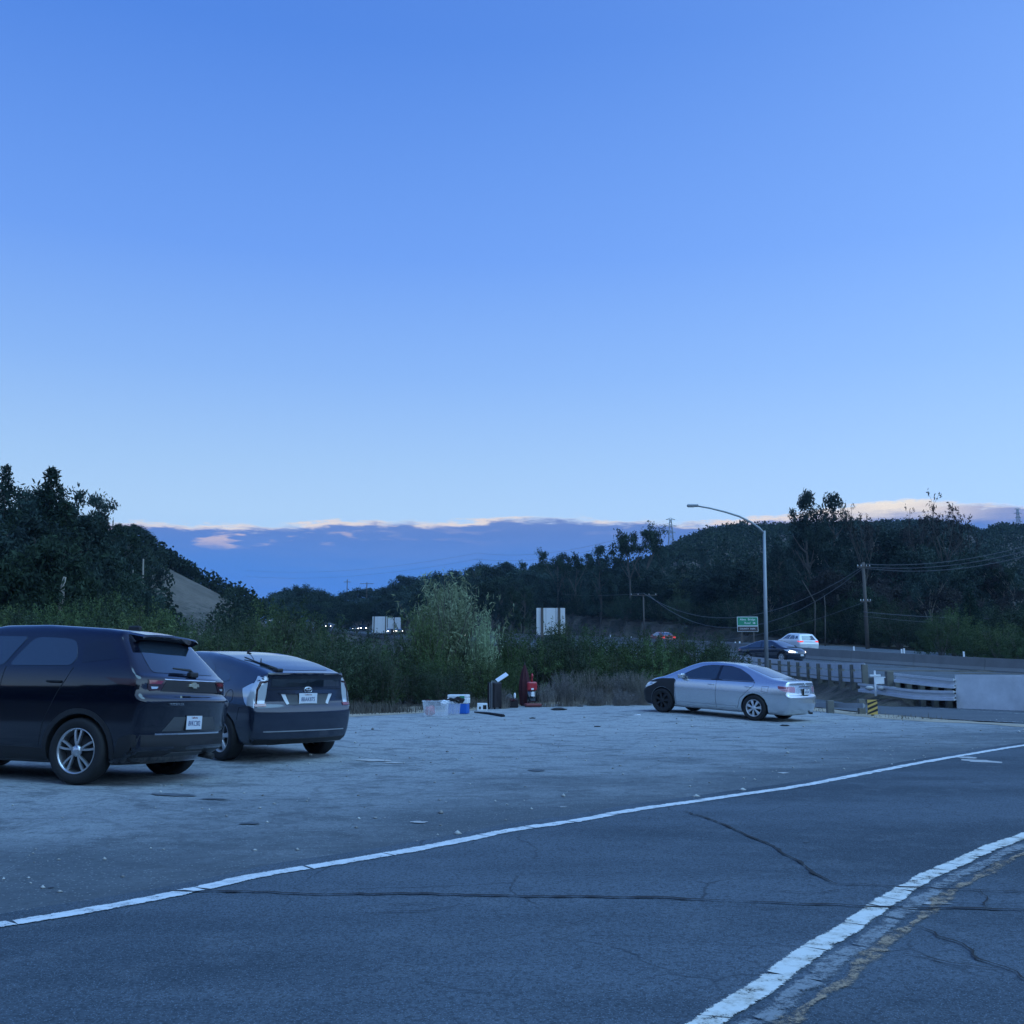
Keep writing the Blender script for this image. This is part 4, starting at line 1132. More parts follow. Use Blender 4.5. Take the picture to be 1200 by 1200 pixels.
for ax in 'LR':
    pri.conform('rear_door_window', [(.42, 1.035), (1.14, 1.02), (1.12, 1.38), (.92, 1.385), (.66, 1.35), (.46, 1.26)], ax, gl_, rnd=1)
    pri.conform('quarter_window', [(-.02, 1.075), (.32, 1.045), (.36, 1.235), (.18, 1.21), (0, 1.14)], ax, gl_, rnd=1)
    pri.conform('front_door_window', [(1.22, 1.02), (2.22, .99), (2.10, 1.10), (1.72, 1.31), (1.45, 1.375), (1.22, 1.385)], ax, gl_, rnd=1)
    pri.line('door_gap', [(.34, 1.03), (.37, .85), (.48, .64), (.50, .32)], ax); pri.line('door_gap', [(1.18, 1.02), (1.2, .6), (1.18, .30)], ax)
    pri.line('door_gap', [(2.25, .98), (2.3, .6), (2.25, .3)], ax)
    handle(pri, .52, .93, ax, M['navy_paint']); handle(pri, 1.36, .915, ax, M['navy_paint'])
    mirror_obj(pri, 2.1, .82 * (1 if ax == 'L' else -1), 1.06, M['navy_paint'], 1 if ax == 'L' else -1)
    pri.conform('rocker_trim', [(.40, .19), (2.28, .19), (2.28, .27), (.40, .27)], ax, M['plastic'], sp=.1)
pri.line('fuel_door_gap', [(-.16 + math.cos(t_) * .085, .87 + math.sin(t_) * .085) for t_ in [k * math.pi / 12 for k in range(24)]], 'L', w=.007, close=True)
pri.line('bumper_gap', [(-.36, .56), (-.40, .72), (-.62, .745), (-.9, .75)], 'L', w=.006)
for ax in 'LR':
    pri.conform('tail_lamp', [(-.66, 1.05), (-.56, 1.04), (-.42, .975), (-.52, .80), (-.58, .745), (-.66, .745)], ax, M['tail_clear'], off=.006, sp=.04)
for sg in (1, -1):
    def S(P): return [(sg * a, b) for a, b in P][::sg]
    lm = pri.conform('tail_lamp', S([(.60, 1.14), (.80, 1.14), (.90, 1.0), (.90, .76), (.66, .735), (.625, .90)]), 'B', M['tail_clear'], off=.007, sp=.04)
    pri.conform('red_lens', S([(.605, 1.08), (.70, 1.07), (.75, .97), (.765, .78), (.745, .755), (.73, .95), (.68, 1.045), (.61, 1.06)]), 'B', M['tail_dark'], off=.011, sp=.04, parent=lm)
    pri.conform('red_lens', S([(.63, .775), (.78, .775), (.775, .735), (.635, .735)]), 'B', M['tail_red'], off=.011, sp=.04, parent=lm)
pri.conform('rear_window', [(-.58, -.47), (-.38, -.56), (.05, -.58), (.62, -.56), (.78, -.50), (.80, 0), (.78, .50), (.62, .56), (.05, .58), (-.38, .56), (-.58, .47), (-.63, 0)], 'T', M['glass_l'], off=.004, rnd=1)
pri.conform('lower_rear_window', [(-.56, 1.0), (.56, 1.0), (.55, 1.105), (-.55, 1.105)], 'B', M['glass'], off=.006)
pri.conform('spoiler_lip', [(-.62, 1.125), (.62, 1.125), (.60, 1.175), (-.60, 1.175)], 'B', M['black_paint'], off=.02, sp=.04, depth=.03)
pri.line('hatch_gap', [(-.60, .965), (.60, .965)], 'B'); 
pri.conform('number_plate_recess', [(-.34, .755), (.34, .755), (.42, .90), (-.42, .90)], 'B', M['grey_plastic'], off=.004)
pri.conform('recess_trim', [(-.42, .90), (-.36, .90), (-.30, .77), (-.34, .755)], 'B', M['galv'], off=.008)
pri.conform('recess_trim', mirror([(-.42, .90), (-.36, .90), (-.30, .77), (-.34, .755)]), 'B', M['galv'], off=.008)
pri.conform('number_plate_garnish', [(-.45, .903), (.45, .903), (.45, .925), (-.45, .925)], 'B', M['navy_paint'], off=.018, depth=.02)
pri.conform('lower_reflector', [(-.66, .40), (.66, .40), (.66, .412), (-.66, .412)], 'B', M['galv_dull'], off=.008, depth=.004)
pri.conform('lower_bumper', [(-.80, .20), (.80, .20), (.80, .30), (-.80, .30)], 'B', M['plastic'], off=.006, sp=.06)
plate(pri, -.785, 0, .835, '8BAK875')
emblem(pri, -.775, 0, .952, 1.05)
bm = bmesh.new(); tube(bm, [(-.60, .40, 1.24), (-.30, .46, 1.32), (-.05, .30, 1.38)], [.016, .012, .008], 6); tube(bm, [(-.56, .43, 1.245), (.10, .47, 1.40)], .010, 6); box(bm, (-.68, .34, 1.20), (-.56, .44, 1.245), bev=.015)
link('rear_wiper', from_bm('rear_wiper', bm), M['plastic'], pri.root)
bm = bmesh.new(); box(bm, (.70, -.02, 1.485), (.78, .02, 1.515), bev=.008); tube(bm, [(.75, 0, 1.51), (.58, 0, 1.60)], .006, 6)
link('roof_aerial', from_bm('roof_aerial', bm), M['plastic'], pri.root)
pri.place(-3.40, 14.94, .062, 2.38, .003, .005)

# ---- the silver saloon with black front wings
CAM = Shape(x0=-1.06, x1=3.72, belt=.98, crown=.05, zb=.19, bow_r=.15, bow_f=.42,
    top=[(-1.2, 1.00), (-1.0, 1.05), (-.92, 1.075), (-.55, 1.095), (-.40, 1.12), (.05, 1.27), (.38, 1.38), (.75, 1.445), (1.3, 1.47), (1.75, 1.44), (2.05, 1.34), (2.75, 1.03), (2.95, .985), (3.3, .91), (3.55, .82), (3.75, .70)],
    rear=[(.18, -.86), (.25, -.95), (.34, -1.0), (.50, -1.045), (.64, -1.06), (.69, -1.05), (.715, -1.015), (.74, -1.005), (.98, -.965), (1.04, -.985), (1.1, -.98), (1.3, -.9)],
    front=[(.18, 3.55), (.3, 3.68), (.55, 3.72), (.7, 3.66), (.85, 3.5), (1.0, 3.3), (1.5, 3.0)],
    w=[(.18, .79), (.27, .86), (.40, .885), (.55, .905), (.72, .912), (.86, .900), (.95, .88), (1.0, .855), (1.06, .82), (1.38, .635), (1.5, .55)],
    plan=[(-1.2, .86), (-.9, .915), (-.5, .965), (0, .995), (.5, 1.0), (2.8, 1.0), (3.2, .95), (3.7, .78)],
    upper=[(-1.2, .84), (-.4, .88), (.2, .95), (.8, 1.0), (4, 1.0)])
def saloon(name, paint, q, label, wheel='hubcap', group=None, front='silver', low=False):
    c = Car(name, CAM, 2.775, .332, 1.61, paint, q=q, label=label, arch=1.12, group=group)
    c.wheels('camry', wheel, low, 'wheel_dark' if paint == 'silver_paint' else None)
    for ax in 'LR':
        c.conform('front_door_window', [(1.14, 1.0), (2.22, .985), (2.30, 1.005), (1.95, 1.20), (1.62, 1.335), (1.36, 1.375), (1.10, 1.38)], ax, M['glass_l'], rnd=1)
        c.conform('rear_door_window', [(.02, 1.01), (1.06, 1.0), (1.02, 1.38), (.78, 1.37), (.50, 1.31), (.20, 1.16), (.04, 1.04)], ax, M['glass'], rnd=1)
        c.conform('pillar_trim', [(.93, .992), (1.29, .988), (1.20, 1.06), (1.18, 1.372), (1.0, 1.378), (1.0, 1.07)], ax, M['glass_q'], off=.0025)
        c.conform('windowsill_trim', [(.0, .985), (2.30, .965), (2.30, .98), (.0, 1.0)], ax, M['seam'], sp=.12)
        mirror_obj(c, 2.12, .86 * (1 if ax == 'L' else -1), 1.03, M[paint], 1 if ax == 'L' else -1)
        if not low:
            c.line('door_gap', [(.0, 1.0), (.02, .90), (.16, .78), (.40, .56), (.48, .30)], ax); c.line('door_gap', [(1.10, .98), (1.12, .6), (1.10, .27)], ax)
            c.line('door_gap', [(2.34, .97), (2.37, .7), (2.33, .27)], ax)
            handle(c, .17, .865, ax, M[paint]); handle(c, 1.26, .865, ax, M[paint])
            c.line('fuel_door_gap', [(-.40, .90), (-.22, .90), (-.20, .77), (-.37, .75)], ax, w=.007, close=True)
            c.line('sill_crease', [(.50, .345), (2.30, .345)], ax, w=.014, m_=M['galv_dull'])
        lm = c.conform('tail_lamp', [(-.62, .94), (-.90, .92), (-.90, .78), (-.66, .845)], ax, M['tail_pink'], off=.006, sp=.04, rnd=1)
        c.conform('red_lens', [(-.64, .925), (-.88, .905), (-.88, .875), (-.66, .86)], ax, M['tail_red'], off=.010, sp=.04, parent=lm)
        c.conform('headlight', [(2.95, .83), (3.30, .80), (3.62, .66), (3.66, .60), (3.50, .60), (3.12, .74)], ax, M['tail_clear'] if front != 'on' else M['tail_clear'], off=.007, sp=.05)
    for sg in (1, -1):
        def S(P): return [(sg * a, b) for a, b in P][::sg]
        c.conform('tail_lamp', S([(.50, .925), (.80, .93), (.86, .80), (.52, .775)]), 'B', M['tail_pink'] if not low else M['tail_red'], off=.007, sp=.04, rnd=1)
        if front == 'on': c.conform('lit_headlight', S([(.50, .62), (.52, .70), (.72, .74), (.84, .70), (.84, .62)]), 'F', M['lamp_on'], off=.012, sp=.04)
    c.conform('rear_window', [(-.34, -.54), (.30, -.52), (.42, -.46), (.45, 0), (.42, .46), (.30, .52), (-.34, .54), (-.42, 0)], 'T', M['glass_l'], off=.004, rnd=1)
    c.conform('windscreen', [(2.12, -.52), (2.72, -.64), (2.80, 0), (2.72, .64), (2.12, .52), (2.04, 0)], 'T', M['glass_l'], off=.004, rnd=1)
    c.conform('number_plate_recess', [(-.36, .73), (.36, .73), (.34, .93), (-.34, .93)], 'B', M['silver_paint'] if paint == 'silver_paint' else M['plastic'], off=.003)
    return c
cam_ = saloon('parked_saloon', 'silver_paint', 1.0, 'silver saloon with matt black front wing, bumper and wheel, parked beside the brush')
camry = cam_
# black wing and bumper on the side seen, and across the nose
archp = [(2.775 + math.cos(R(t)) * .378, .33 + math.sin(R(t)) * .378) for t in range(-12, 193, 11)]
for ax in 'LR':
    camry.conform('front_wing', [(2.36, .27), (2.385, .50), (2.385, .80), (2.36, .92), (2.42, .955), (2.80, .935), (3.20, .855), (3.5, .74), (3.70, .60), (3.72, .30), (3.62, .22), (3.17, .22)] + archp + [(2.38, .25)], ax, M['primer'], off=.005, sp=.06)
camry.conform('front_bumper', [(-.84, .22), (.84, .22), (.86, .60), (.4, .70), (-.4, .70), (-.86, .60)], 'F', M['primer'], off=.007, sp=.06)
plate(camry, -1.035, 0, .80, '6NTE384', tilt=0)
camry.conform('boot_trim', [(-.30, .915), (.30, .915), (.30, .935), (-.30, .935)], 'B', M['plastic'], off=.012)
emblem(camry, -.985, 0, .985, .9)
bm = bmesh.new(); tube(bm, [(-1.0, -.45, .24), (-.7, -.45, .26)], .03, 10)
link('exhaust_pipe', from_bm('exhaust_pipe', bm), M['plastic'], camry.root)
camry.place(6.821, 27.668, -.032, 2.437, .052, .004)

# ------------------------------------------------------------ plants
def leaf_quads(P, size, rs, flat=0.0, elong=1.6, droop=0.0):
    n = len(P); size = np.broadcast_to(size, (n,))
    a = rs.normal(size=(n, 3)); a[:, 2] = a[:, 2] * (1 - flat) - droop; a /= np.linalg.norm(a, axis=1, keepdims=True) + 1e-9
    b = rs.normal(size=(n, 3)); b -= (b * a).sum(1, keepdims=True) * a; b /= np.linalg.norm(b, axis=1, keepdims=True) + 1e-9
    h = (size * elong / 2)[:, None] * a; w = (size / elong / 2)[:, None] * b
    V = np.stack([P - h, P + w * 1.1 - h * .1, P + h, P - w * 1.1 + h * .1], 1).reshape(-1, 3)
    return V
def leaves_mesh(name, P, size, rs, tint, **k):
    V = leaf_quads(P, size, rs, **k); F_ = np.arange(len(V)).reshape(-1, 4)
    return mesh_np(name, V, F_, attr=tint)
def blob_points(rs, c, r, n, shell=0.55):
    d = rs.normal(size=(n, 3)); d /= np.linalg.norm(d, axis=1, keepdims=True)
    rad = (shell + (1 - shell) * rs.random(n)) ** 1.0 * (0.75 + 0.5 * rs.random(n))
    return np.asarray(c) + d * rad[:, None] * np.asarray(r)
def tube_np(bm, pts, r0, r1, seg=6):
    n = len(pts); tube(bm, pts, [r0 + (r1 - r0) * i / (n - 1) for i in range(n)], seg, cap=False)

PROTO = {}
def proto(kind, seed):
    """unit plants, about 1 m high; scaled when set out.  returns trunk mesh, crown mesh"""
    key = (kind, seed)
    if key in PROTO: return PROTO[key]
    rs = np.random.default_rng(seed * 101 + hash_kind[kind]); r_ = random.Random(seed * 7 + hash_kind[kind])
    bm = bmesh.new(); Ps = []; Ss = []; Ts = []
    def limb(p, d, L, r0, depth, tips, bend=.18, split=3, up=.25):
        pts = [Vector(p)]; dd = Vector(d).normalized(); n = 4
        for k in range(n):
            dd = (dd + Vector((r_.uniform(-bend, bend), r_.uniform(-bend, bend), r_.uniform(-bend * .6, bend * .6) + up * .1))).normalized()
            pts.append(pts[-1] + dd * L / n)
        tube_np(bm, pts, r0, r0 * .62, 6 if depth > 1 else 4)
        if depth <= 0: tips.append((pts[-1], dd)); return
        tips.append((pts[-1], dd)) if depth == 1 else None
        for k in range(split):
            q = pts[r_.randint(2, n)] if k else pts[-1]
            a = r_.uniform(0, 6.28); sp = r_.uniform(.45, .95)
            nd = (dd + Vector((math.cos(a) * sp, math.sin(a) * sp, r_.uniform(-.1, up)))).normalized()
            limb(q, nd, L * r_.uniform(.55, .78), r0 * .55, depth - 1, tips, bend, split, up)
    tips = []
    if kind == 'eucalyptus':       # tall, clumps apart, gaps
        limb((0, 0, 0), (r_.uniform(-.06, .06), 0, 1), .40, .015, 3, tips, .08, 3, .45)
        for (p, d) in tips:
            n = 90; rr_ = r_.uniform(.045, .085); Ps.append(blob_points(rs, p + d * .02, (rr_, rr_, rr_ * .85), n, .2)); Ss.append(rs.uniform(.011, .022, n)); Ts.append(np.clip(rs.normal(r_.uniform(.15, .75), .2, n), 0, 1))
    elif kind == 'oak':            # round and dense
        limb((0, 0, 0), (0, 0, 1), .26, .030, 1, tips, .15, 4, .2)
        for k in range(46):
            a = r_.uniform(0, 6.28); e = r_.uniform(-.35, 1.45); rad = r_.uniform(.24, .42)
            c = Vector((math.cos(a) * math.cos(e) * rad * 1.12, math.sin(a) * math.cos(e) * rad * 1.12, .52 + math.sin(e) * rad * .95)); n = 150; q = r_.uniform(.07, .14)
            Ps.append(blob_points(rs, c, (q, q, q * .8), n, .35)); Ss.append(rs.uniform(.016, .032, n)); Ts.append(np.clip(rs.normal(r_.uniform(.1, .8), .2, n), 0, 1))
    elif kind == 'tall_oak':
        tube_np(bm, [(0, 0, 0), (.01, .0, .3), (-.01, .01, .6), (0, 0, .85)], .020, .005, 7)
        for k in range(14):
            z = r_.uniform(.25, .75); a = r_.uniform(0, 6.28); w = r_.uniform(.08, .17); tube_np(bm, [(0, 0, z), (math.cos(a) * w * .5, math.sin(a) * w * .5, z + .05), (math.cos(a) * w, math.sin(a) * w, z + .13)], .008, .003, 4)
        for k in range(60):
            z = r_.uniform(.16, .97); w = .30 * math.sin(min(1, (1.03 - z) / .55) * math.pi / 2) * (.55 + .45 * min(1, z / .4)); a = r_.uniform(0, 6.28); rad = w * math.sqrt(r_.random())
            c = (math.cos(a) * rad, math.sin(a) * rad, z); n = 110; q = r_.uniform(.045, .085)
            Ps.append(blob_points(rs, c, (q, q, q), n, .3)); Ss.append(rs.uniform(.012, .024, n)); Ts.append(np.clip(rs.normal(r_.uniform(.1, .8), .2, n), 0, 1))
    elif kind == 'conifer':
        tube_np(bm, [(0, 0, 0), (.005, 0, .5), (0, 0, 1.0)], .018, .003, 6)
        z = .12
        while z < .985:
            w = .24 * (1 - z) ** .75 + .012
            nb = max(3, int(9 * (1 - z) + 3)); a0 = r_.uniform(0, 6.28)
            for k in range(nb):
                a = a0 + 6.28 * k / nb + r_.uniform(-.25, .25); L = w * r_.uniform(.65, 1.15); n = int(20 + 70 * (1 - z))
                t = rs.random(n) ** .7
                P = np.stack([np.cos(a) * L * t, np.sin(a) * L * t, z - .10 * L * t + .02 * np.sin(t * 3)], 1) + rs.normal(size=(n, 3)) * np.array([.012, .012, .008]) * (1.2 - t[:, None] * .5)
                Ps.append(P); Ss.append(rs.uniform(.010, .020, n)); Ts.append(np.clip(rs.normal(.4, .25, n), 0, 1))
            z += .032 * (1.15 - z * .55)
    elif kind == 'airy':           # nearly bare, rounded fan of twigs
        limb((0, 0, 0), (0, 0, 1), .36, .013, 4, tips, .16, 3, .75)
        for (p, d) in tips:
            n = 9; Ps.append(blob_points(rs, p, (.028, .028, .032), n, .1)); Ss.append(rs.uniform(.009, .018, n)); Ts.append(rs.random(n))
    elif kind == 'bush':           # rounded scrub with twiggy outline
        for k in range(16):
            a = r_.uniform(0, 6.28); tl_ = r_.uniform(.1, .75)
            tube_np(bm, [(0, 0, 0), (math.cos(a) * tl_ * .3, math.sin(a) * tl_ * .3, .35), (math.cos(a) * tl_ * .55, math.sin(a) * tl_ * .55, .78)], .010, .003, 4)
        for k in range(150):
            a = r_.uniform(0, 6.28); e = math.asin(r_.uniform(-.15, 1)); rad = r_.uniform(.55, 1.0) * (.86 + .28 * r_.random())
            c = np.array([math.cos(a) * math.cos(e) * rad * .62, math.sin(a) * math.cos(e) * rad * .62, .25 + math.sin(e) * rad * .72])
            d = c - np.array([0, 0, .1]); d /= np.linalg.norm(d) + 1e-6; d[2] += .35
            n = 62; t = rs.random(n); L = r_.uniform(.07, .19)
            P = c + d[None, :] * (t[:, None] - .4) * L + rs.normal(size=(n, 3)) * .028
            Ps.append(P); Ss.append(rs.uniform(.012, .027, n)); Ts.append(np.clip(rs.normal(r_.uniform(.05, .85), .2, n), 0, 1))
    elif kind == 'broom':          # upright feathery shoots
        for k in range(230):
            a = r_.uniform(0, 6.28); lean = abs(r_.gauss(0, .36)); lean = min(lean, .95); H = r_.uniform(.55, 1.02) * (1 - .28 * lean); bx, by = r_.uniform(-.14, .14), r_.uniform(-.14, .14)
            n = 44; t = .12 + .88 * rs.random(n)
            X = bx + math.cos(a) * lean * H * t ** 1.2 * .9; Y = by + math.sin(a) * lean * H * t ** 1.2 * .9; Zz = H * t * (1 - .12 * lean * t)
            P = np.stack([X, Y, Zz], 1) + rs.normal(size=(n, 3)) * .013
            Ps.append(P); Ss.append(rs.uniform(.012, .026, n)); Ts.append(np.clip(rs.normal(.25 + .5 * r_.random(), .2, n), 0, 1))
            if k % 5 == 0: tube_np(bm, [(bx, by, 0), (X.mean(), Y.mean(), Zz.mean()), (bx + math.cos(a) * lean * H * .9, by + math.sin(a) * lean * H * .9, H * .95)], .007, .002, 4)
    elif kind == 'dead':           # dry twiggy brush
        for k in range(150):
            a = r_.uniform(0, 6.28); lean = min(abs(r_.gauss(0, .5)), 1.1); H = r_.uniform(.4, 1.0)
            p0 = Vector((r_.uniform(-.3, .3), r_.uniform(-.3, .3), 0)); p1 = p0 + Vector((math.cos(a) * lean * H * .4, math.sin(a) * lean * H * .4, H * .6)); p2 = p0 + Vector((math.cos(a) * lean * H * .75 + r_.uniform(-.06, .06), math.sin(a) * lean * H * .75 + r_.uniform(-.06, .06), H * .95))
            tube_np(bm, [p0, p1, p2], .006, .002, 3)
            n = 34; t = rs.random(n); P = np.array(p1)[None] * (1 - t[:, None]) + np.array(p2)[None] * t[:, None] + rs.normal(size=(n, 3)) * .030
            Ps.append(P); Ss.append(rs.uniform(.012, .026, n)); Ts.append(rs.random(n))
    P = np.concatenate(Ps); S_ = np.concatenate(Ss); T_ = np.concatenate(Ts)
    crown = leaves_mesh('crown', P, S_, rs, T_, elong=2.6 if kind in ('broom', 'dead') else 1.8, droop=.5 if kind == 'eucalyptus' else (-.6 if kind in ('broom',) else 0))
    # normalise to height 1
    zmax = float(np.percentile(P[:, 2], 99.7)); k = 1 / zmax
    co = np.empty(len(crown.vertices) * 3, dtype=np.float32); crown.vertices.foreach_get('co', co); crown.vertices.foreach_set('co', co * k); crown.update()
    for v in bm.verts: v.co *= k
    trunk = bpy.data.meshes.new('trunk'); bm.to_mesh(trunk); bm.free()
    PROTO[key] = (trunk, crown); return PROTO[key]
hash_kind = dict(eucalyptus=1, oak=2, tall_oak=3, conifer=4, airy=5, bush=6, broom=7, dead=8)
VARS = {}
def variant(me, m_):
    k = (me.name, m_.name)
    if k not in VARS:
        c = me.copy(); c.materials.clear(); c.materials.append(m_); VARS[k] = c
    return VARS[k]
def plant(name, kind, seed, x, y, h, leaf, label, cat, group=None, wid=1.0, rz=None, bark='bark', z=None, sink=0.0):
    tr, cr = proto(kind, seed)
    e = empty(name, (x, y, (tz(x, y) if z is None else z) - sink), random.uniform(0, 6.28) if rz is None else rz)
    e.scale = (h * wid, h * wid, h)
    tag(e, label, cat, group)
    link('trunk' if kind not in ('bush', 'broom', 'dead') else 'stems', variant(tr, M[bark]), None, e)
    link('crown' if kind not in ('bush', 'broom', 'dead') else 'foliage', variant(cr, LEAF[leaf]), None, e)
    return e
def plant_px(name, kind, seed, px, ytop, D, leaf, label, cat, group=None, ybase=None, wid=1.0, **k):
    """stand a plant at distance D so that its top shows at ytop"""
    top = UD(px, ytop, D); x, y = top.x, top.y
    z0 = tz(x, y) if ybase is None else UD(px, ybase, D).z
    z0 = min(z0, top.z - 0.8)
    return plant(name, kind, seed, x, y, top.z - z0, leaf, label, cat, group, wid=wid, z=z0, **k)

rv = random.Random(99)
TONE = {'oak leaves': 'dark green', 'eucalyptus leaves': 'grey-green', 'brown twigs': 'brownish', 'scrub leaves': 'dusky green', 'green scrub leaves': 'yellow-green', 'conifer needles': 'blackish green'}
FORM = {'oak': 'round-crowned', 'tall_oak': 'narrow full-crowned', 'eucalyptus': 'open-crowned', 'bush': 'rounded', 'broom': 'upright'}
def where(px, marks):
    for lim, txt in marks:
        if px < lim: return txt
    return marks[-1][1]
RMARK = [(628, 'left of the larger blank sign back'), (665, 'behind the larger blank sign back'), (750, 'right of the larger sign back'), (800, 'above the far red car'), (862, 'left of the green road sign'), (900, 'behind the green sign'), (960, 'behind the white moving car'), (1010, 'left of the timber pole'), (1060, 'right of the timber pole'), (1110, 'left of the bright bushes'), (1160, 'behind the bright bushes'), (9999, 'at the right edge')]
LMARK = [(-1, 'at the left edge'), (60, 'over the black front door'), (130, 'over the black rear door'), (190, 'over the black tailgate'), (240, 'between the dark cars'), (300, 'over the hatchback roof'), (400, 'over the hatchback tail'), (450, 'just right of the dark hatchback'), (500, 'left of the storage tubs'), (545, 'behind the storage tubs'), (600, 'behind the suitcase'), (650, 'behind the vacuum cleaner'), (700, 'just right of the vacuum cleaner'), (9999, 'near the nose of the silver saloon')]
VMARK = [(345, 'over the white gabled house'), (385, 'over the far cluster of lit cars'), (410, 'by the left pair of thin poles'), (435, 'by the wide-armed pole'), (470, 'over the far sign backs'), (520, 'left of the pale feathery shrub'), (575, 'behind the pale feathery shrub'), (9999, 'right of the pale feathery shrub')]
def px_interp(tab, x):
    for (x0, y0), (x1, y1) in zip(tab, tab[1:]):
        if x0 <= x <= x1: return y0 + (y1 - y0) * (x - x0) / (x1 - x0)
    return tab[-1][1] if x > tab[-1][0] else tab[0][1]

# -- scrub behind the lot
HEDGE_TOP = [(-200, 706), (0, 712), (60, 706), (95, 700), (130, 696), (150, 702), (200, 708), (260, 716), (300, 722), (350, 722), (400, 728), (440, 742), (480, 745), (520, 744), (560, 742), (600, 733), (640, 724), (670, 724), (700, 742), (740, 758), (780, 762)]
HEDGE_D = [(-200, 28), (0, 28.5), (200, 30), (420, 32.2), (520, 35), (640, 39.5), (760, 41), (900, 43)]
hb = 'scrub bushes along the back of the lot'
for k in range(46):
    px = -150 + 900 * (k + rv.uniform(-.3, .3)) / 46
    D = px_interp(HEDGE_D, px) + rv.uniform(1.6, 3.4)
    ht = px_interp(HEDGE_TOP, px) + rv.uniform(14, 50)
    plant_px('scrub_bush', rv.choice(['bush', 'bush', 'bush', 'bush', 'broom']), rv.randint(1, 3), px, ht, D, (lf_ := rv.choice(['scrub leaves', 'scrub leaves', 'green scrub leaves'])), TONE[lf_] + ' scrub bush in the front row, ' + where(px, LMARK), 'bush', hb, wid=rv.uniform(.75, 1.15), sink=.05)
for k in range(54):
    px = -180 + 960 * (k + rv.uniform(-.3, .3)) / 54
    D = px_interp(HEDGE_D, px) + rv.uniform(4.5, 11)
    ht = px_interp(HEDGE_TOP, px) + rv.uniform(-5, 18)
    plant_px('scrub_bush', rv.choice(['bush', 'bush', 'broom']), rv.randint(1, 3), px, ht, D, (lf_ := rv.choice(['scrub leaves', 'green scrub leaves'])), 'taller ' + TONE[lf_] + ' scrub bush, rear rows, ' + where(px, LMARK), 'bush', 'taller scrub in the thicket', wid=rv.uniform(.6, .95), sink=.05)
# bushes right of the lot and in front of the freeway
for px, yt, D, w in ((690, 764, 43, 1.2), (715, 766, 43, 1.1), (748, 742, 46, .9), (770, 748, 45, 1.0), (795, 740, 47, .9), (822, 746, 46, 1.0), (845, 756, 45, 1.1), (735, 778, 40.5, 1.1), (800, 778, 41, 1.2), (868, 776, 43, 1.1), (760, 738, 50, .8), (838, 742, 50, .8)):
    plant_px('scrub_bush', rv.choice(['bush', 'broom']), rv.randint(1, 3), px, yt, D, rv.choice(['green scrub leaves', 'scrub leaves']), 'green bush beyond the silver saloon, ' + where(px, [(700, 'under the larger sign back'), (745, 'below the gap showing the freeway'), (775, 'left of the far red car'), (800, 'below the far red car'), (9999, 'over the saloon roof')]), 'bush', 'bushes behind the silver saloon', wid=w, sink=.05)
# the yellow-green rise behind the black car
for px, yt, D, w in ((118, 694, 40, .75), (142, 700, 41, .7), (96, 703, 39, .8), (40, 712, 40, .9), (10, 714, 39, .9), (-30, 712, 40, .9), (170, 706, 42, .8), (335, 700, 60, .8), (318, 708, 55, .7)):
    plant_px('scrub_bush', 'bush', rv.randint(1, 3), px, yt, D, 'green scrub leaves', 'rounded yellow-green bush above the scrub at the left', 'bush', 'yellow-green bushes at the left', wid=w, sink=.05)
# pale feathery willow
plant_px('willow_shrub', 'broom', 4, 526, 676, 43, 'pale willow leaves', 'large pale grey-green feathery shrub standing above the thicket', 'shrub', wid=.80, ybase=830)
plant_px('willow_shrub', 'bush', 7, 524, 688, 43.5, 'pale willow leaves', 'dense rounded pale foliage behind the large feathery shrub', 'shrub', wid=.55, ybase=830)
plant_px('willow_shrub', 'broom', 5, 498, 712, 41, 'green scrub leaves', 'smaller green feathery shrub left of the large pale one', 'shrub', wid=.6, ybase=830)
plant_px('willow_shrub', 'broom', 6, 566, 720, 42, 'pale willow leaves', 'smaller pale feathery shrub right of the large one', 'shrub', wid=.5, ybase=830)
# dry brush by the saloon
for px, yt, D, w in ((660, 786, 36.5, .6), (688, 784, 38, .6), (708, 792, 38, .7), (726, 788, 38.5, .8), (742, 786, 38.2, .7), (755, 792, 37.6, .6), (640, 800, 36, .7), (672, 802, 36.5, .8), (698, 806, 37.0, .9), (728, 808, 37, .9), (590, 806, 34.5, .5), (545, 812, 34, .6)):
    plant_px('dry_brush', 'dead', rv.randint(1, 2), px, yt, D, rv.choice(['dead twigs', 'dry grass']), 'grey-brown dead brush, ' + where(px, [(600, 'behind the belongings'), (665, 'just right of the vacuum cleaner'), (705, 'midway from vacuum cleaner to silver saloon'), (9999, 'by the nose of the silver saloon')]), 'brush', 'dead brush at the foot of the thicket', wid=w * 1.15, bark='bark_pale')

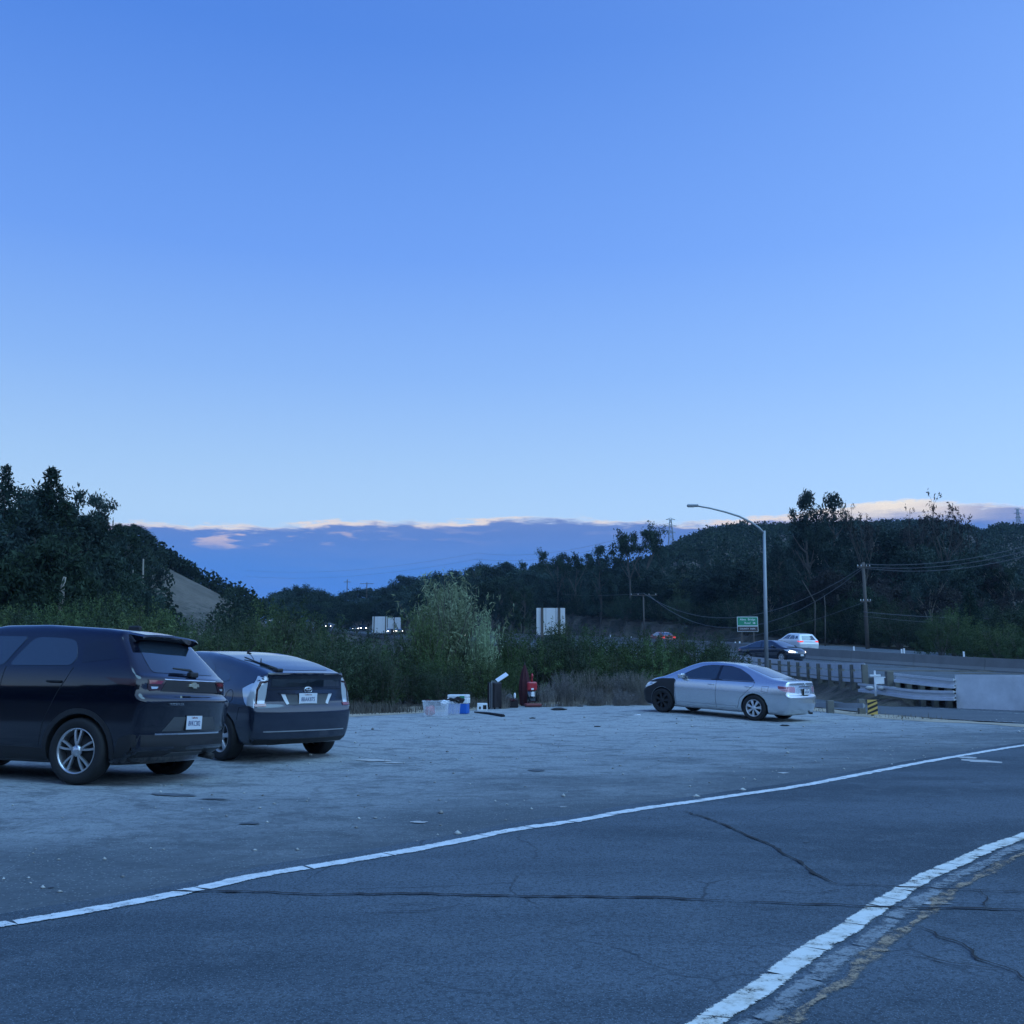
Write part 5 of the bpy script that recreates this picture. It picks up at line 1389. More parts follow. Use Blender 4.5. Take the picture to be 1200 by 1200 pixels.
# dry grass along the edge
def grass_strip(name, pts, n, h, w, leaf, seed):
    rs = np.random.default_rng(seed); P = densify(pts, .3); idx_ = rs.integers(0, len(P) - 1, n)
    B = np.array([tuple(P[i]) for i in idx_]) + rs.normal(size=(n, 2)) * np.array([w, w * .6])
    cl_ = vnoise(B[:, 0], B[:, 1], .55, 17); keep = rs.random(n) < np.clip(.35 + cl_ * 1.6, .04, 1); B = B[keep]; cl_ = cl_[keep]; n = len(B)
    z = gzn(B) + .0
    H = rs.uniform(.2, 1, n) ** 1.5 * h * (.6 + np.clip(cl_, 0, .8)); a = rs.uniform(0, 6.28, n); ln = rs.uniform(.0, .5, n) * H
    ww = .010
    b0 = np.column_stack([B, z]); t = b0 + np.column_stack([np.cos(a) * ln, np.sin(a) * ln, H]); m = (b0 * .45 + t * .55) + np.column_stack([-np.cos(a) * ln * .15, -np.sin(a) * ln * .15, H * .05])
    s = np.column_stack([-np.sin(a), np.cos(a), np.zeros(n)]) * ww
    V = np.stack([b0 - s, b0 + s, m + s * .8, m - s * .8, t + s * .1, t - s * .1], 1).reshape(-1, 3)
    k = np.arange(n)[:, None] * 6
    F_ = np.concatenate([k + np.array([[0, 1, 2, 3]]), k + np.array([[3, 2, 4, 5]])])
    return tag(link(name, mesh_np(name, V, F_, attr=np.concatenate([rs.random(n)] * 2)), LEAF[leaf]), kind='stuff')
vb = [U(x, y).xy for x, y in ((860, 826.5), (740, 822.5), (640, 822), (600, 826), (520, 831.5), (410, 837.5), (300, 842), (100, 848))]
grass_strip('dry_grass', [p + Vector((0, .75)) for p in vb], 34000, .42, .55, 'dry grass', 3)
grass_strip('dry_grass', [U(x, y).xy for x, y in ((900, 826), (960, 833), (1010, 838), (1110, 845))], 1500, .16, .35, 'dry grass', 4)

# -- trees at the left
def tset(specs, name, label, cat, group, leafs, bark='bark'):
    for (kind, px, yt, D, w) in specs:
        lf_ = rv.choice(leafs); plant_px(name, kind, rv.randint(1, 3), px, yt, D, lf_, FORM[kind] + ' ' + TONE[lf_] + label + where(px, LMARK) + (', far' if D > 65 else ', near'), cat, group, wid=w, bark=bark)
plant_px('conifer_tree', 'conifer', 1, 8, 549, 66, 'conifer needles', 'narrow conifer whose pointed top stands furthest left on the skyline', 'tree', wid=.75)
plant_px('conifer_tree', 'conifer', 2, 61, 552, 62, 'conifer needles', 'dark conifer with a bent tip standing above the left trees', 'tree', wid=.95)
plant_px('leafy_tree', 'eucalyptus', 1, 29, 564, 68, 'eucalyptus leaves', 'thin-crowned tree between the two conifers on the left skyline', 'tree', wid=.8)
plant_px('leafy_tree', 'eucalyptus', 2, 84, 572, 70, 'eucalyptus leaves', 'loose open-crowned tree just right of the bent conifer', 'tree', wid=.8)
plant_px('leafy_tree', 'eucalyptus', 3, 105, 578, 72, 'eucalyptus leaves', 'open-crowned tree at the right end of the tall left trees', 'tree', wid=.75)
FORM['conifer'] = 'pointed'
tset([('tall_oak', -60, 566, 60, 1.0), ('tall_oak', -22, 586, 60, 1.0), ('tall_oak', 22, 600, 56, 1.1), ('tall_oak', 48, 606, 54, 1.1), ('conifer', 78, 592, 58, 1.0), ('tall_oak', 98, 608, 62, 1.0), ('conifer', 36, 590, 57, .9), ('conifer', 120, 606, 72, .9), ('oak', 5, 620, 50, .8), ('oak', 45, 632, 48, .8), ('tall_oak', 72, 628, 50, .7), ('oak', 112, 640, 66, .8), ('tall_oak', 130, 636, 74, .9), ('eucalyptus', 118, 606, 70, .9), ('oak', -40, 630, 48, .9),
      ('tall_oak', 150, 648, 84, .9), ('eucalyptus', 166, 652, 88, .9), ('oak', 100, 660, 56, .7), ('oak', 160, 676, 70, .7), ('eucalyptus', 180, 668, 92, .8), ('oak', 20, 660, 46, .7), ('oak', 130, 672, 62, .7)],
     'leafy_tree', ' tree ', 'tree', 'dense stand of trees at the left', ['oak leaves', 'eucalyptus leaves'])
bm = bmesh.new()
# -- oaks on the ridge of the left hill
k = 0
for i in range(44):
    px = 95 + 205 * (i + rv.uniform(-.4, .4)) / 44
    row = rv.choice([0, 0, 1, 2])
    ytop = px_interp([(90, 600), (110, 606), (150, 615), (163, 614), (180, 634), (205, 652), (240, 674), (262, 690), (275, 686), (290, 700)], px) + row * 14 + rv.uniform(0, 6)
    if 196 < px < 272 and row > 0: continue
    D = RLy - 4 - row * 14 + rv.uniform(-4, 4)
    plant_px('oak_tree', 'oak', rv.randint(1, 3), px, ytop, D, 'oak leaves', 'rounded dark oak on the slope of the left hill', 'tree', 'oaks on the left hill', wid=rv.uniform(1.0, 1.5))
# -- low wood closing the valley, left of centre
for i in range(64):
    px = 325 + 300 * (i + rv.uniform(-.4, .4)) / 64
    row = i % 3
    ytop = px_interp([(320, 690), (334, 685), (375, 688), (394, 690), (400, 703), (410, 703), (416, 690), (440, 688), (462, 686), (475, 676), (500, 677), (520, 666), (560, 664), (600, 668), (630, 670)], px) + row * 9 + rv.uniform(-2, 6)
    D = 300 - row * 35 - max(0, px - 480) * .75 + rv.uniform(-10, 10)
    kind = 'oak' if px < 520 else rv.choice(['oak', 'eucalyptus', 'tall_oak'])
    plant_px('oak_tree', kind, rv.randint(1, 3), px, ytop, D, (lf_ := rv.choice(['oak leaves', 'eucalyptus leaves'])), FORM[kind] + ' ' + TONE[lf_] + ' tree, low wood, ' + ['back row', 'middle row', 'front row'][row] + ', ' + where(px, VMARK), 'tree', 'trees of the low wood across the valley', wid=rv.uniform(.95, 1.4) if kind == 'oak' else rv.uniform(.7, 1.0), ybase=738 + row * 3)
# -- trees behind the freeway
RT = [(560, 668), (600, 664), (640, 656), (700, 654), (740, 640), (790, 640), (840, 648), (900, 636), (940, 612), (1000, 618), (1080, 616), (1130, 640), (1200, 670), (1300, 680)]
for i in range(92):
    px = 570 + 700 * (i + rv.uniform(-.4, .4)) / 92
    row = i % 3
    ytop = px_interp(RT, px) + row * 24 + rv.uniform(0, 26)
    i0 = np.argmin(np.abs(FE[:, 0] / np.maximum(FE[:, 1], 1) - (px - 600) / 1200)) if px < 1230 else 20
    D = FE[i0, 1] + 34 - row * 11 + rv.uniform(-4, 4)
    D = max(D, 72)
    kind = rv.choice(['eucalyptus', 'tall_oak', 'tall_oak', 'oak'])
    lf = rv.choice(['oak leaves', 'eucalyptus leaves', 'eucalyptus leaves', 'brown twigs' if px > 820 else 'oak leaves'])
    plant_px('roadside_tree', kind, rv.randint(1, 3), px, ytop, D, lf, FORM[kind] + ' ' + TONE[lf] + ' tree beyond the freeway, ' + where(px, RMARK), 'tree', 'belt of trees beyond the freeway', wid=rv.uniform(.8, 1.2) if kind == 'oak' else rv.uniform(.65, 1.0), bark=rv.choice(['bark', 'bark_pale']))
# understorey at the far kerb
for i in range(60):
    px = 560 + 720 * (i + rv.uniform(-.4, .4)) / 60
    i0 = np.argmin(np.abs(FE[:, 0] / np.maximum(FE[:, 1], 1) - (px - 600) / 1200)) if px < 1230 else 20
    D = max(FE[i0, 1] + rv.uniform(4, 9), 60); x = (px - 600) / 1200 * D
    plant('roadside_bush', 'bush', rv.randint(1, 3), x, D, rv.uniform(2.4, 5.0), (lf_ := rv.choice(['oak leaves', 'scrub leaves'])), TONE[lf_] + ' bush below the far trees, ' + where(px, RMARK), 'bush', 'bushes along the far side of the freeway', wid=rv.uniform(.9, 1.4), sink=.2)
for i in range(44):
    px = 560 + 320 * (i + rv.uniform(-.4, .4)) / 44
    i0 = np.argmin(np.abs(FE[:, 0] / np.maximum(FE[:, 1], 1) - (px - 600) / 1200))
    D = FE[i0, 1] + rv.uniform(12, 26); x = (px - 600) / 1200 * D
    plant('roadside_bush', rv.choice(['bush', 'oak']), rv.randint(1, 3), x, D, rv.uniform(5, 10), (lf_ := rv.choice(['oak leaves', 'scrub leaves', 'eucalyptus leaves'])), 'large ' + TONE[lf_] + ' bush below the far trees, ' + where(px, RMARK), 'bush', 'large bushes on the bank beyond the freeway', wid=rv.uniform(.9, 1.3), sink=.3)
# individual crowns on the skyline
for px, yt, kind, D, w, lf, lab in (
    (626, 657, 'eucalyptus', 210, .9, 'oak leaves', 'small open tree on the skyline above the pale sign back'),
    (652, 643, 'eucalyptus', 190, .75, 'oak leaves', 'open-crowned tree on the skyline, second of the clumps right of centre'),
    (676, 645, 'eucalyptus', 185, .8, 'oak leaves', 'skyline tree with a gap through its crown, right of centre'),
    (703, 640, 'tall_oak', 170, .8, 'eucalyptus leaves', 'rounded bright-edged skyline tree halfway to the pylon'),
    (738, 617, 'eucalyptus', 165, .8, 'oak leaves', 'tall open-crowned tree left of the pylon'),
    (758, 616, 'eucalyptus', 168, .7, 'oak leaves', 'slim tall tree nearest the pylon'),
    (944, 577, 'tall_oak', 118, .74, 'eucalyptus leaves', 'tallest columnar tree on the right skyline, right of the street lamp'),
    (975, 580, 'tall_oak', 120, .62, 'eucalyptus leaves', 'narrower columnar tree beside the tallest one on the right skyline'),
    (1002, 592, 'airy', 118, .6, 'brown twigs', 'small wispy tree on the right skyline beside the two columnar trees'),
    (1091, 581, 'airy', 118, .8, 'brown twigs', 'round wispy nearly bare tree on the right skyline'),
    (1064, 597, 'airy', 118, .6, 'brown twigs', 'small bare tree just left of the round wispy one'),
    (1118, 604, 'airy', 118, .6, 'brown twigs', 'low bare tree just right of the round wispy one')):
    plant_px('skyline_tree', kind, 5, px, yt, D, lf, lab, 'tree', wid=w, bark='bark')
# bright bushes right
for px, yt, D, w in ((1115, 712, 74, .9), (1100, 722, 72, .9), (1145, 735, 66, 1.1), (1170, 728, 64, 1.1), (1195, 736, 60, 1.1), (1225, 735, 58, 1.1)):
    plant_px('roadside_bush', 'bush', rv.randint(1, 3), px, yt, D + 8, 'green scrub leaves', 'brighter green bush beyond the barrier, ' + where(px, [(1110, 'leftmost of the group'), (1130, 'under the pointed tree'), (1180, 'right of the pointed tree'), (9999, 'at the right edge')]), 'bush', 'bright bushes at the right beyond the barrier', wid=w)
plant_px('pointed_tree', 'conifer', 3, 1135, 690, 84, 'conifer needles', 'dark pointed tree behind the bright bushes at the right', 'tree', wid=1.3)

# woodland cover on the far hills: too far to tell tree from tree
def cover(name, n, xr, yr, size, leaf, seed, cond):
    rs = np.random.default_rng(seed); X = rs.uniform(*xr, n); Y = rs.uniform(*yr, n); k = cond(X, Y); X, Y = X[k], Y[k]
    Zt = np.concatenate([terrain(np.stack([X[i:i + 4000], Y[i:i + 4000]], 1)) for i in range(0, len(X), 4000)])
    R0 = rs.uniform(*size, len(X)); m = 120
    d = rs.normal(size=(len(X), m, 3)); d /= np.linalg.norm(d, axis=2, keepdims=True); d[:, :, 2] = np.abs(d[:, :, 2])
    P = (np.stack([X, Y, Zt], 1)[:, None, :] + d * (R0[:, None, None] * np.array([1, 1, 1.15])) * rs.uniform(.7, 1.1, (len(X), m, 1))).reshape(-1, 3)
    T_ = np.clip(np.repeat(rs.uniform(0, 1, len(X)), m) + rs.normal(0, .2, len(P)), 0, 1)
    me = leaves_mesh(name, P, np.repeat(R0 * .19, m), rs, T_, elong=1.3)
    return tag(link(name, me, LEAF[leaf]), kind='stuff')
pxf = lambda X, Y: 600 + 1200 * X / Y
cover('hill_woodland', 5200, (-10, 420), (210, 620), (2.2, 4.2), 'oak leaves', 21, lambda X, Y: (pxf(X, Y) > 640) & (pxf(X, Y) < 1290) & (Y > 60))
cover('hill_woodland', 1500, (0, 330), (120, 250), (1.6, 3.0), 'eucalyptus leaves', 22, lambda X, Y: (pxf(X, Y) > 780) & (pxf(X, Y) < 1290) & (X > 60))
def bare(X, Y):
    p = pxf(X, Y); return ~((p > 192) & (p < 268) & (Y < 163))
cover('hill_woodland', 5200, (-300, -30), (70, 230), (1.3, 2.8), 'oak leaves', 23, lambda X, Y: (pxf(X, Y) > -900) & (pxf(X, Y) < 300) & bare(X, Y))
cover('woodland_behind', 1500, (-120, 120), (-130, -26), (2.5, 4.5), 'oak leaves', 24, lambda X, Y: X > -1e9)

# ------------------------------------------------------------ freeway edge, walls, rails
def sweep(name, path, prof, m_, parent=None, smooth=False, cap=True):
    """prof = [(side, up)] swept along path points (x,y,z)"""
    P = [Vector(p) for p in path]; bm = bmesh.new(); rings = []
    for i, p in enumerate(P):
        d = (P[min(i + 1, len(P) - 1)] - P[max(i - 1, 0)]); d.z = 0; d.normalize(); nn = Vector((d.y, -d.x, 0))
        rings.append([bm.verts.new(p + nn * a + Vector((0, 0, b))) for a, b in prof])
    k = len(prof)
    for r0, r1 in zip(rings, rings[1:]):
        for q in range(k):
            f = bm.faces.new((r0[q], r0[(q + 1) % k], r1[(q + 1) % k], r1[q])); f.smooth = smooth
    if cap: bm.faces.new(rings[0]); bm.faces.new(rings[-1][::-1])
    return link(name, from_bm(name, bm), m_, parent)
kr = [(-.30, -.05), (-.30, .08), (-.16, .28), (-.10, .84), (.10, .84), (.16, .28), (.30, .08), (.30, -.05)]
# concrete median, cast in lengths
bar = empty('median_barrier', tuple(MB2[180])); bar.rotation_euler = (0, 0, 0)
tag(bar, 'long concrete median barrier between the two directions of the freeway', 'barrier')
inv = Matrix.Translation(-Vector(MB2[180]))
pp = [tuple(Vector(p) - Vector(MB2[180])) for p in MB2]
c_ = 0; step = 4
while c_ < len(pp) - step - 1:
    seg = pp[c_:c_ + step + 1]
    a_, b_ = Vector(seg[0]), Vector(seg[-1]); d_ = (b_ - a_).normalized() * .012
    seg = [tuple(a_ + d_)] + seg[1:-1] + [tuple(b_ - d_)]
    sweep('barrier_length', seg, kr, M['concrete'], bar); c_ += step
# edge of the near carriageway
e0 = [tuple(p) for p in NEr if p[1] > 38.5]
tag(sweep('kerb_edge', e0[::2], [(-.16, -.55), (-.16, .02), (.12, .02), (.12, -.55)], M['concrete']), kind='structure')
# white retaining wall beside the ramp
def wallpath(): return [(14.92, 34.7, -.08), (16.30, 32.4, -.08), (18.6, 29.0, -.08), (22.6, 22.6, -.08), (28, 15, -.08)]
wl = tag(sweep('retaining_wall', wallpath(), [(-.14, 0), (-.14, 1.19), (.16, 1.19), (.16, 0)], mat('stained pale concrete', (0.74, 0.74, 0.73), 0.85, var=0.28, vscale=1.1, bump=0.3, bscale=6)), 'stained pale concrete wall at the right edge beside the ramp', 'wall')
wl.data.update()
thrie = [(0, -.25), (-.075, -.21), (-.075, -.17), (0, -.13), (0, -.11), (-.075, -.055), (-.075, .055), (0, .11), (0, .13), (-.075, .17), (-.075, .21), (0, .25), (.02, .25), (.02, .13), (-.05, .055), (-.05, -.055), (.02, -.11), (.02, -.25)]
def UDt(px, py, D): return tuple(UD(px, py, D))
up_path = [UDt(1118, 801, 34.55), UDt(1100, 799.6, 35.2), UDt(1080, 797.6, 36.1), UDt(1048, 794.0, 37.9)]
lo_path = [UDt(1118, 815.2, 34.4), UDt(1100, 815, 35.0), UDt(1072, 813.8, 35.9), UDt(1056, 812, 36.6), UDt(1040, 809.6, 37.6), UDt(1022, 807.2, 38.8), UDt(1006, 805.6, 40.0)]
k8 = lambda s: [(-a * 1.3, b * s) for a, b in thrie]
gr = empty('end_guardrail', UDt(1080, 826, 36.3)); tag(gr, 'stacked ribbed steel rails joined to the left end of the pale wall', 'guardrail')
def rel(path, e): return [tuple(Vector(p) - e.location) for p in path]
sweep('upper_rail', rel(up_path, gr), k8(.66), M['galv'], gr, smooth=False)
sweep('lower_rail', rel(lo_path, gr), k8(.66), M['galv'], gr, smooth=False)
for px, D in ((1112, 35.2), (1096, 35.8), (1081, 36.6), (1066, 37.4), (1052, 38.3)):
    b_ = UD(px, 824, D); t_ = UD(px, 797, D)
    bm = bmesh.new(); box(bm, (b_.x - .09, b_.y - .10, b_.z - .5), (b_.x + .09, b_.y + .10, t_.z), bev=.01)
    for v in bm.verts: v.co -= gr.location
    link('post', from_bm('post', bm), M['wood_post'], gr)
# guard rail along the near edge, seen from behind
gl0 = empty('guardrail', tuple(NEr[int(np.argmin(np.abs(NEr[:, 1] - 50)))])); tag(gl0, 'steel guardrail on timber posts running left from the stacked rails behind the silver saloon', 'guardrail')
path = [p for p in offset_line(NEr, -0.45) if 41 < p[1] < 120]
dens = densify([Vector(p[:2]) for p in path], .2); zz_ = lambda v: float(np.interp(v.y, [p[1] for p in path], [p[2] for p in path]))
O0 = gl0.location
beam = [Vector((v.x, v.y, zz_(v))) for v in dens]
for nm_, dz_, h_ in (('rail', .47, .13), ('rail', .12, .13), ('lower_rail', -.12, .07)):
    sweep(nm_, [tuple(p - O0 + Vector((0, 0, dz_))) for p in beam[::6]], [(.02, -h_), (.02, h_), (.07, h_ * .5), (.07, -h_ * .5)], M['galv'], gl0)
i = 0; dpos = 0
while i < len(beam) - 1 and beam[i].y < 110:
    p = beam[i]; bm = bmesh.new(); w_ = .10 if i % 2 else .12
    box(bm, (p.x - w_, p.y - .12, p.z - 1.0), (p.x + w_, p.y - .0, p.z + .53), bev=.012)
    for v in bm.verts: v.co -= O0
    link('post', from_bm('post', bm), M['wood_post'], gl0); i += 9
# low rail and striped marker in front of the ramp
lr = empty('low_guardrail', tuple(U(990, 835))); tag(lr, 'short low rail on two stubby posts beside the striped marker', 'guardrail')
for px, yb, yt in ((973, 835.5, 820.5), (1010, 836.5, 819)):
    b_ = U(px, yb); D = b_.y; t_ = UD(px, yt, D)
    bm = bmesh.new(); box(bm, (b_.x - .10, b_.y - .09, -.2), (b_.x + .10, b_.y + .09, t_.z), bev=.015)
    for v in bm.verts: v.co -= lr.location
    link('post', from_bm('post', bm), M['wood_post'], lr)
a_ = UD(935, 825.5, 33.0); b_ = UD(1012, 827.0, 30.1)
sweep('rail', rel([a_.lerp(b_, t) for t in (0, .25, .5, .75, 1)], lr), [(.0, -.07), (-.06, -.03), (-.06, .03), (0, .07), (.02, .07), (.02, -.07)], M['galv_dull'], lr)
mk = empty('object_marker', tuple(U(1023, 838.6))); tag(mk, 'yellow and black diagonally striped marker board standing low in the dirt', 'marker')
D = mk.location.y; sc_ = D / 1200
bm = bmesh.new(); box(bm, (-.14, -.01, .03), (.14, .012, .44), bev=.004); link('panel', from_bm('panel', bm), M['marker_yellow'], mk)
for k in range(3):
    z0 = .10 + k * .135; bm = bmesh.new(); P = [(-.14, z0 - .09), (.14, z0 + .03), (.14, z0 + .10), (-.14, z0 - .02)]
    P = [(x, min(max(z, .035), .435)) for x, z in P]
    f_ = [bm.verts.new((x, -.0125, z)) for x, z in P]; g_ = [bm.verts.new((x, -.016, z)) for x, z in P]
    bm.faces.new(g_); [bm.faces.new((f_[q], f_[(q + 1) % 4], g_[(q + 1) % 4], g_[q])) for q in range(4)]
    link('stripe', from_bm('stripe', bm), M['marker_black'], mk)
bm = bmesh.new(); box(bm, (-.035, .013, -.25), (.035, .05, .42)); link('post', from_bm('post', bm), M['wood_post'], mk)
# memorial cross with a small board, and pale stones at its foot
cz = UD(1026, 807.5, 38.3); cr_ = empty('memorial_cross', tuple(cz)); tag(cr_, 'small white wooden cross standing among the guardrail posts', 'cross')
bm = bmesh.new(); box(bm, (-.035, -.02, -.25), (.035, .02, .67), bev=.006); link('upright', from_bm('upright', bm), M['white_board'], cr_)
bm = bmesh.new(); box(bm, (-.20, -.045, .46), (.20, -.021, .53), bev=.006); link('crosspiece', from_bm('crosspiece', bm), M['white_board'], cr_)
bd = empty('white_board', tuple(UD(1031.5, 801.5, 38.5))); tag(bd, 'small white board hung just right of the white cross', 'board')
bm = bmesh.new(); box(bm, (-.15, -.015, 0), (.15, .015, .24), bev=.005); box(bm, (-.20, -.02, .22), (.20, .02, .26), bev=.004); link('board', from_bm('board', bm), M['white_board'], bd)
bm = bmesh.new(); box(bm, (-.02, .016, -.45), (.02, .05, .2)); link('post', from_bm('post', bm), M['wood_post'], bd)
bp_ = UD(1043, 808, 38.6); bm = bmesh.new(); box(bm, (bp_.x - .13, bp_.y - .12, bp_.z - .5), (bp_.x + .13, bp_.y + .12, UD(1043, 786.5, 38.6).z), bev=.02)
tag(link('timber_post', from_bm('timber_post', bm), M['wood_post']), 'thick weathered timber post between the white cross and the stacked rails', 'post')
for q, (px, py, D, w) in enumerate(((1019, 806.5, 38.0, .17), (1033, 806.8, 37.9, .15), (1047, 807.0, 37.8, .15))):
    c = UD(px, py, D); bm = bmesh.new(); bmesh.ops.create_icosphere(bm, subdivisions=2, radius=1)
    rr2 = random.Random(q)
    for v in bm.verts: v.co = Vector((v.co.x * w * rr2.uniform(.9, 1.1), v.co.y * w * .7, v.co.z * .085 * rr2.uniform(.85, 1.15)))
    o = link('stone', from_bm('stone', bm, True), M['scuff']); o.location = c
    tag(o, ('rounded pale stone left of the foot of the white cross', 'rounded pale stone right of the foot of the white cross', 'rounded pale stone at the foot of the thick timber post')[q], 'stone', 'pale stones by the white cross')

# ------------------------------------------------------------ street lamp
D = 45.0; b_ = UD(898.5, 800, D); zb_ = tz(b_.x, b_.y)
sl = empty('street_lamp', (b_.x, D, zb_)); tag(sl, 'tall galvanised street lamp with a long curved arm reaching left', 'street lamp')
top = UD(895.5, 622, D); O0 = sl.location
bm = bmesh.new(); tube(bm, [Vector((0, 0, 0)), Vector((0, 0, .3))], .16, 16); tube(bm, [Vector((0, 0, .3)), top - O0], [.10, .060], 16)
link('pole', from_bm('pole', bm), M['galv_dull'], sl)
bm = bmesh.new(); arm = [UD(x, y, D) - O0 for x, y in ((895.4, 625), (890, 619), (880, 612), (866, 605), (850, 600), (832, 595.5), (818, 593.2))]
tube(bm, arm, [.055, .05, .048, .044, .04, .036, .032], 10); link('arm', from_bm('arm', bm), M['galv_dull'], sl)
h_ = UD(812, 592.6, D) - O0
bm = bmesh.new(); box(bm, (h_.x - .26, h_.y - .11, h_.z - .05), (h_.x + .24, h_.y + .11, h_.z + .06), Matrix.Identity(4), bev=.04); link('lamp_head', from_bm('lamp_head', bm), M['galv_dull'], sl)
bm = bmesh.new(); box(bm, (h_.x - .22, h_.y - .08, h_.z - .065), (h_.x + .06, h_.y + .08, h_.z - .052)); link('lens', from_bm('lens', bm), M['sign_white'], sl)

# ------------------------------------------------------------ signs
def flat_box(name, lo, hi, m_, parent, bev=.01):
    bm = bmesh.new(); box(bm, lo, hi, bev=bev); return link(name, from_bm(name, bm), m_, parent)
D = 106.0; s_ = D / 1200; c = UD(876.5, 744, D)
sg_ = empty('road_sign', (c.x, D, tz(c.x, D))); O0 = sg_.location
tag(sg_, 'green road sign with white border over a brown strip, beyond the freeway', 'sign')
zt, zm, zb2 = UD(876, 722.8, D).z - O0.z, UD(876, 733.6, D).z - O0.z, UD(876, 740.2, D).z - O0.z; W2 = 12.2 * s_
flat_box('green_panel', (-W2, -.02, zm + .01), (W2, .02, zt), M['sign_letter'], sg_)
flat_box('green_field', (-W2 + .05, -.03, zm + .06), (W2 - .05, -.021, zt - .05), M['sign_green'], sg_, bev=0)
flat_box('brown_panel', (-W2, -.02, zb2), (W2, .02, zm - .01), M['sign_letter'], sg_)
flat_box('brown_field', (-W2 + .04, -.03, zb2 + .04), (W2 - .04, -.021, zm - .05), M['sign_brown'], sg_, bev=0)
hh = zt - zm
for nm_, tx, x, z, sz in (('lettering', 'Alma', -.47, zm + hh * .70, .30), ('lettering', 'Bridge', .42, zm + hh * .70, .30), ('lettering', 'Road', -.02, zm + hh * .32, .30), ('lettering', 'COUNTY', -.36, (zm + zb2) / 2, .22), ('lettering', 'PARK', .52, (zm + zb2) / 2, .22)):
    text_mesh(nm_, tx, sz, M['sign_letter'], sg_, (x, -.034, z), (math.pi / 2, 0, 0), .003, 1.0)
bm = bmesh.new(); ax_ = .66; az_ = zm + hh * .32
P = [(-.12, -.045), (.02, -.045), (.02, -.12), (.15, 0), (.02, .12), (.02, .045), (-.12, .045)]
bm.faces.new([bm.verts.new((ax_ + p[0], -.034, az_ + p[1])) for p in P]); link('arrow', from_bm('arrow', bm), M['sign_letter'], sg_)
for x in (-.62, .62): flat_box('post', (x - .07, .03, -.2), (x + .07, .13, zb2 + .2), M['pole_wood'], sg_)
def sign_back(px0, px1, yt, yb, D, label, ribs):
    a_, b2 = UD(px0, yt, D), UD(px1, yb, D); cx = (a_.x + b2.x) / 2
    e = empty('sign_back', (cx, D, min(tz(cx, D), b2.z - .5))); tag(e, label, 'sign', 'unpainted sign backs'); O0 = e.location; w = (b2.x - a_.x) / 2
    n = 3
    for k in range(n):
        flat_box('panel', (-w + 2 * w * k / n + .008, -.02, b2.z - O0.z), (-w + 2 * w * (k + 1) / n - .008, .02, a_.z - O0.z), M['sign_white'], e, bev=.004)
    for f in ribs: x = -w + 2 * w * f; flat_box('post', (x - .09, -.14, -.2), (x + .09, -.025, a_.z - O0.z), M['pole_wood'], e)
sign_back(628.5, 662.5, 712.5, 744, 75, 'wide pale blank sign back with two dark posts above the thicket', (.20, .79))
sign_back(436.5, 453.5, 722.5, 742, 200, 'pale blank sign back with two dark posts far down the freeway', (.12, .90))
sign_back(454.5, 469.5, 723.5, 737, 206, 'lower pale sign panel close to the right of the far sign back', (.5,))
# delineators on the far barrier line
for q, (px, yt, yb) in enumerate(((1001, 757.5, 764.5), (1060, 760, 767.5), (1130, 763.5, 772), (862, 752.0, 757.0), (867, 751.5, 757.0), (715.5, 743.5, 748), (740, 746, 750), (1057, 760.5, 767.2))):
    Dm = {1001: 79, 1060: 73, 1130: 67.5, 862: 93, 867: 92.4, 715.5: 128, 740: 122, 1057: 76}[px]
    a_, b2 = UD(px, yt, Dm), UD(px, yb + 3, Dm)
    e = empty('delineator_post', tuple(b2)); tag(e, ['white delineator post behind the barrier, left of the utility pole foot', 'white delineator post behind the barrier, right of the utility pole', 'white delineator post furthest right behind the barrier', 'left one of the pair of white delineator posts under the green sign', 'right one of the pair of white delineator posts under the green sign', 'far white delineator post above the gap in the bushes', 'far white delineator post at the bushes left of the red car', 'thin delineator post close to the one right of the utility pole'][q], 'delineator post', 'white delineator posts along the freeway')
    flat_box('post', (-.06, -.02, -.3), (.06, .02, a_.z - b2.z), M['white_board'], e)

# ------------------------------------------------------------ poles and wires
def wire(name, a, b, sag, r=.03, parent=None, O0=None):
    P = []
    for k in range(15):
        t = k / 14; p = Vector(a).lerp(Vector(b), t); p.z -= sag * 4 * t * (1 - t); P.append(p - (O0 or Vector((0, 0, 0))))
    bm = bmesh.new(); tube(bm, P, r, 5, cap=False); return link(name, from_bm(name, bm), M['wire'], parent)
M['wire'] = mat('power line', (0.10, 0.11, 0.12), 0.6)
def util_pole(px, yt, D, label, arms, ybase=None, r=.16):
    t_ = UD(px, yt, D); zb = tz(t_.x, D); e = empty('utility_pole', (t_.x, D, zb)); tag(e, label, 'utility pole')
    bm = bmesh.new(); tube(bm, [(0, 0, -.3), (0, 0, t_.z - zb)], [r, r * .7], 12); link('pole', from_bm('pole', bm), M['pole_wood'], e)
    for y_, w in arms:
        z = UD(px, y_, D).z - zb; bm = bmesh.new(); box(bm, (-w, -.18, z - .06), (w, -.06, z + .06)); c = link('crossarm', from_bm('crossarm', bm), M['pole_wood'], e)
        for x in (-w * .9, -w * .4, w * .4, w * .9):
            bm = bmesh.new(); tube(bm, [(x, -.12, z + .06), (x, -.12, z + .22)], [.045, .03], 6); link('insulator', from_bm('insulator', bm), M['galv'], c)
    return e
util_pole(1011.5, 659, 96, 'timber utility pole with a short crossarm standing beyond the barrier', [(664.5, .62), (705, .5)], r=.19)
util_pole(754, 697, 150, 'thin utility pole with a crossarm in the dark trees above the red car', [(697.5, 2.0)], r=.15)
util_pole(407, 679, 300, 'thin utility pole left of the two poles above the low wood', [(682, 1.0)], r=.16)
util_pole(430, 682.5, 290, 'utility pole with a wide crossarm above the low wood', [(684, 1.9)], r=.18)
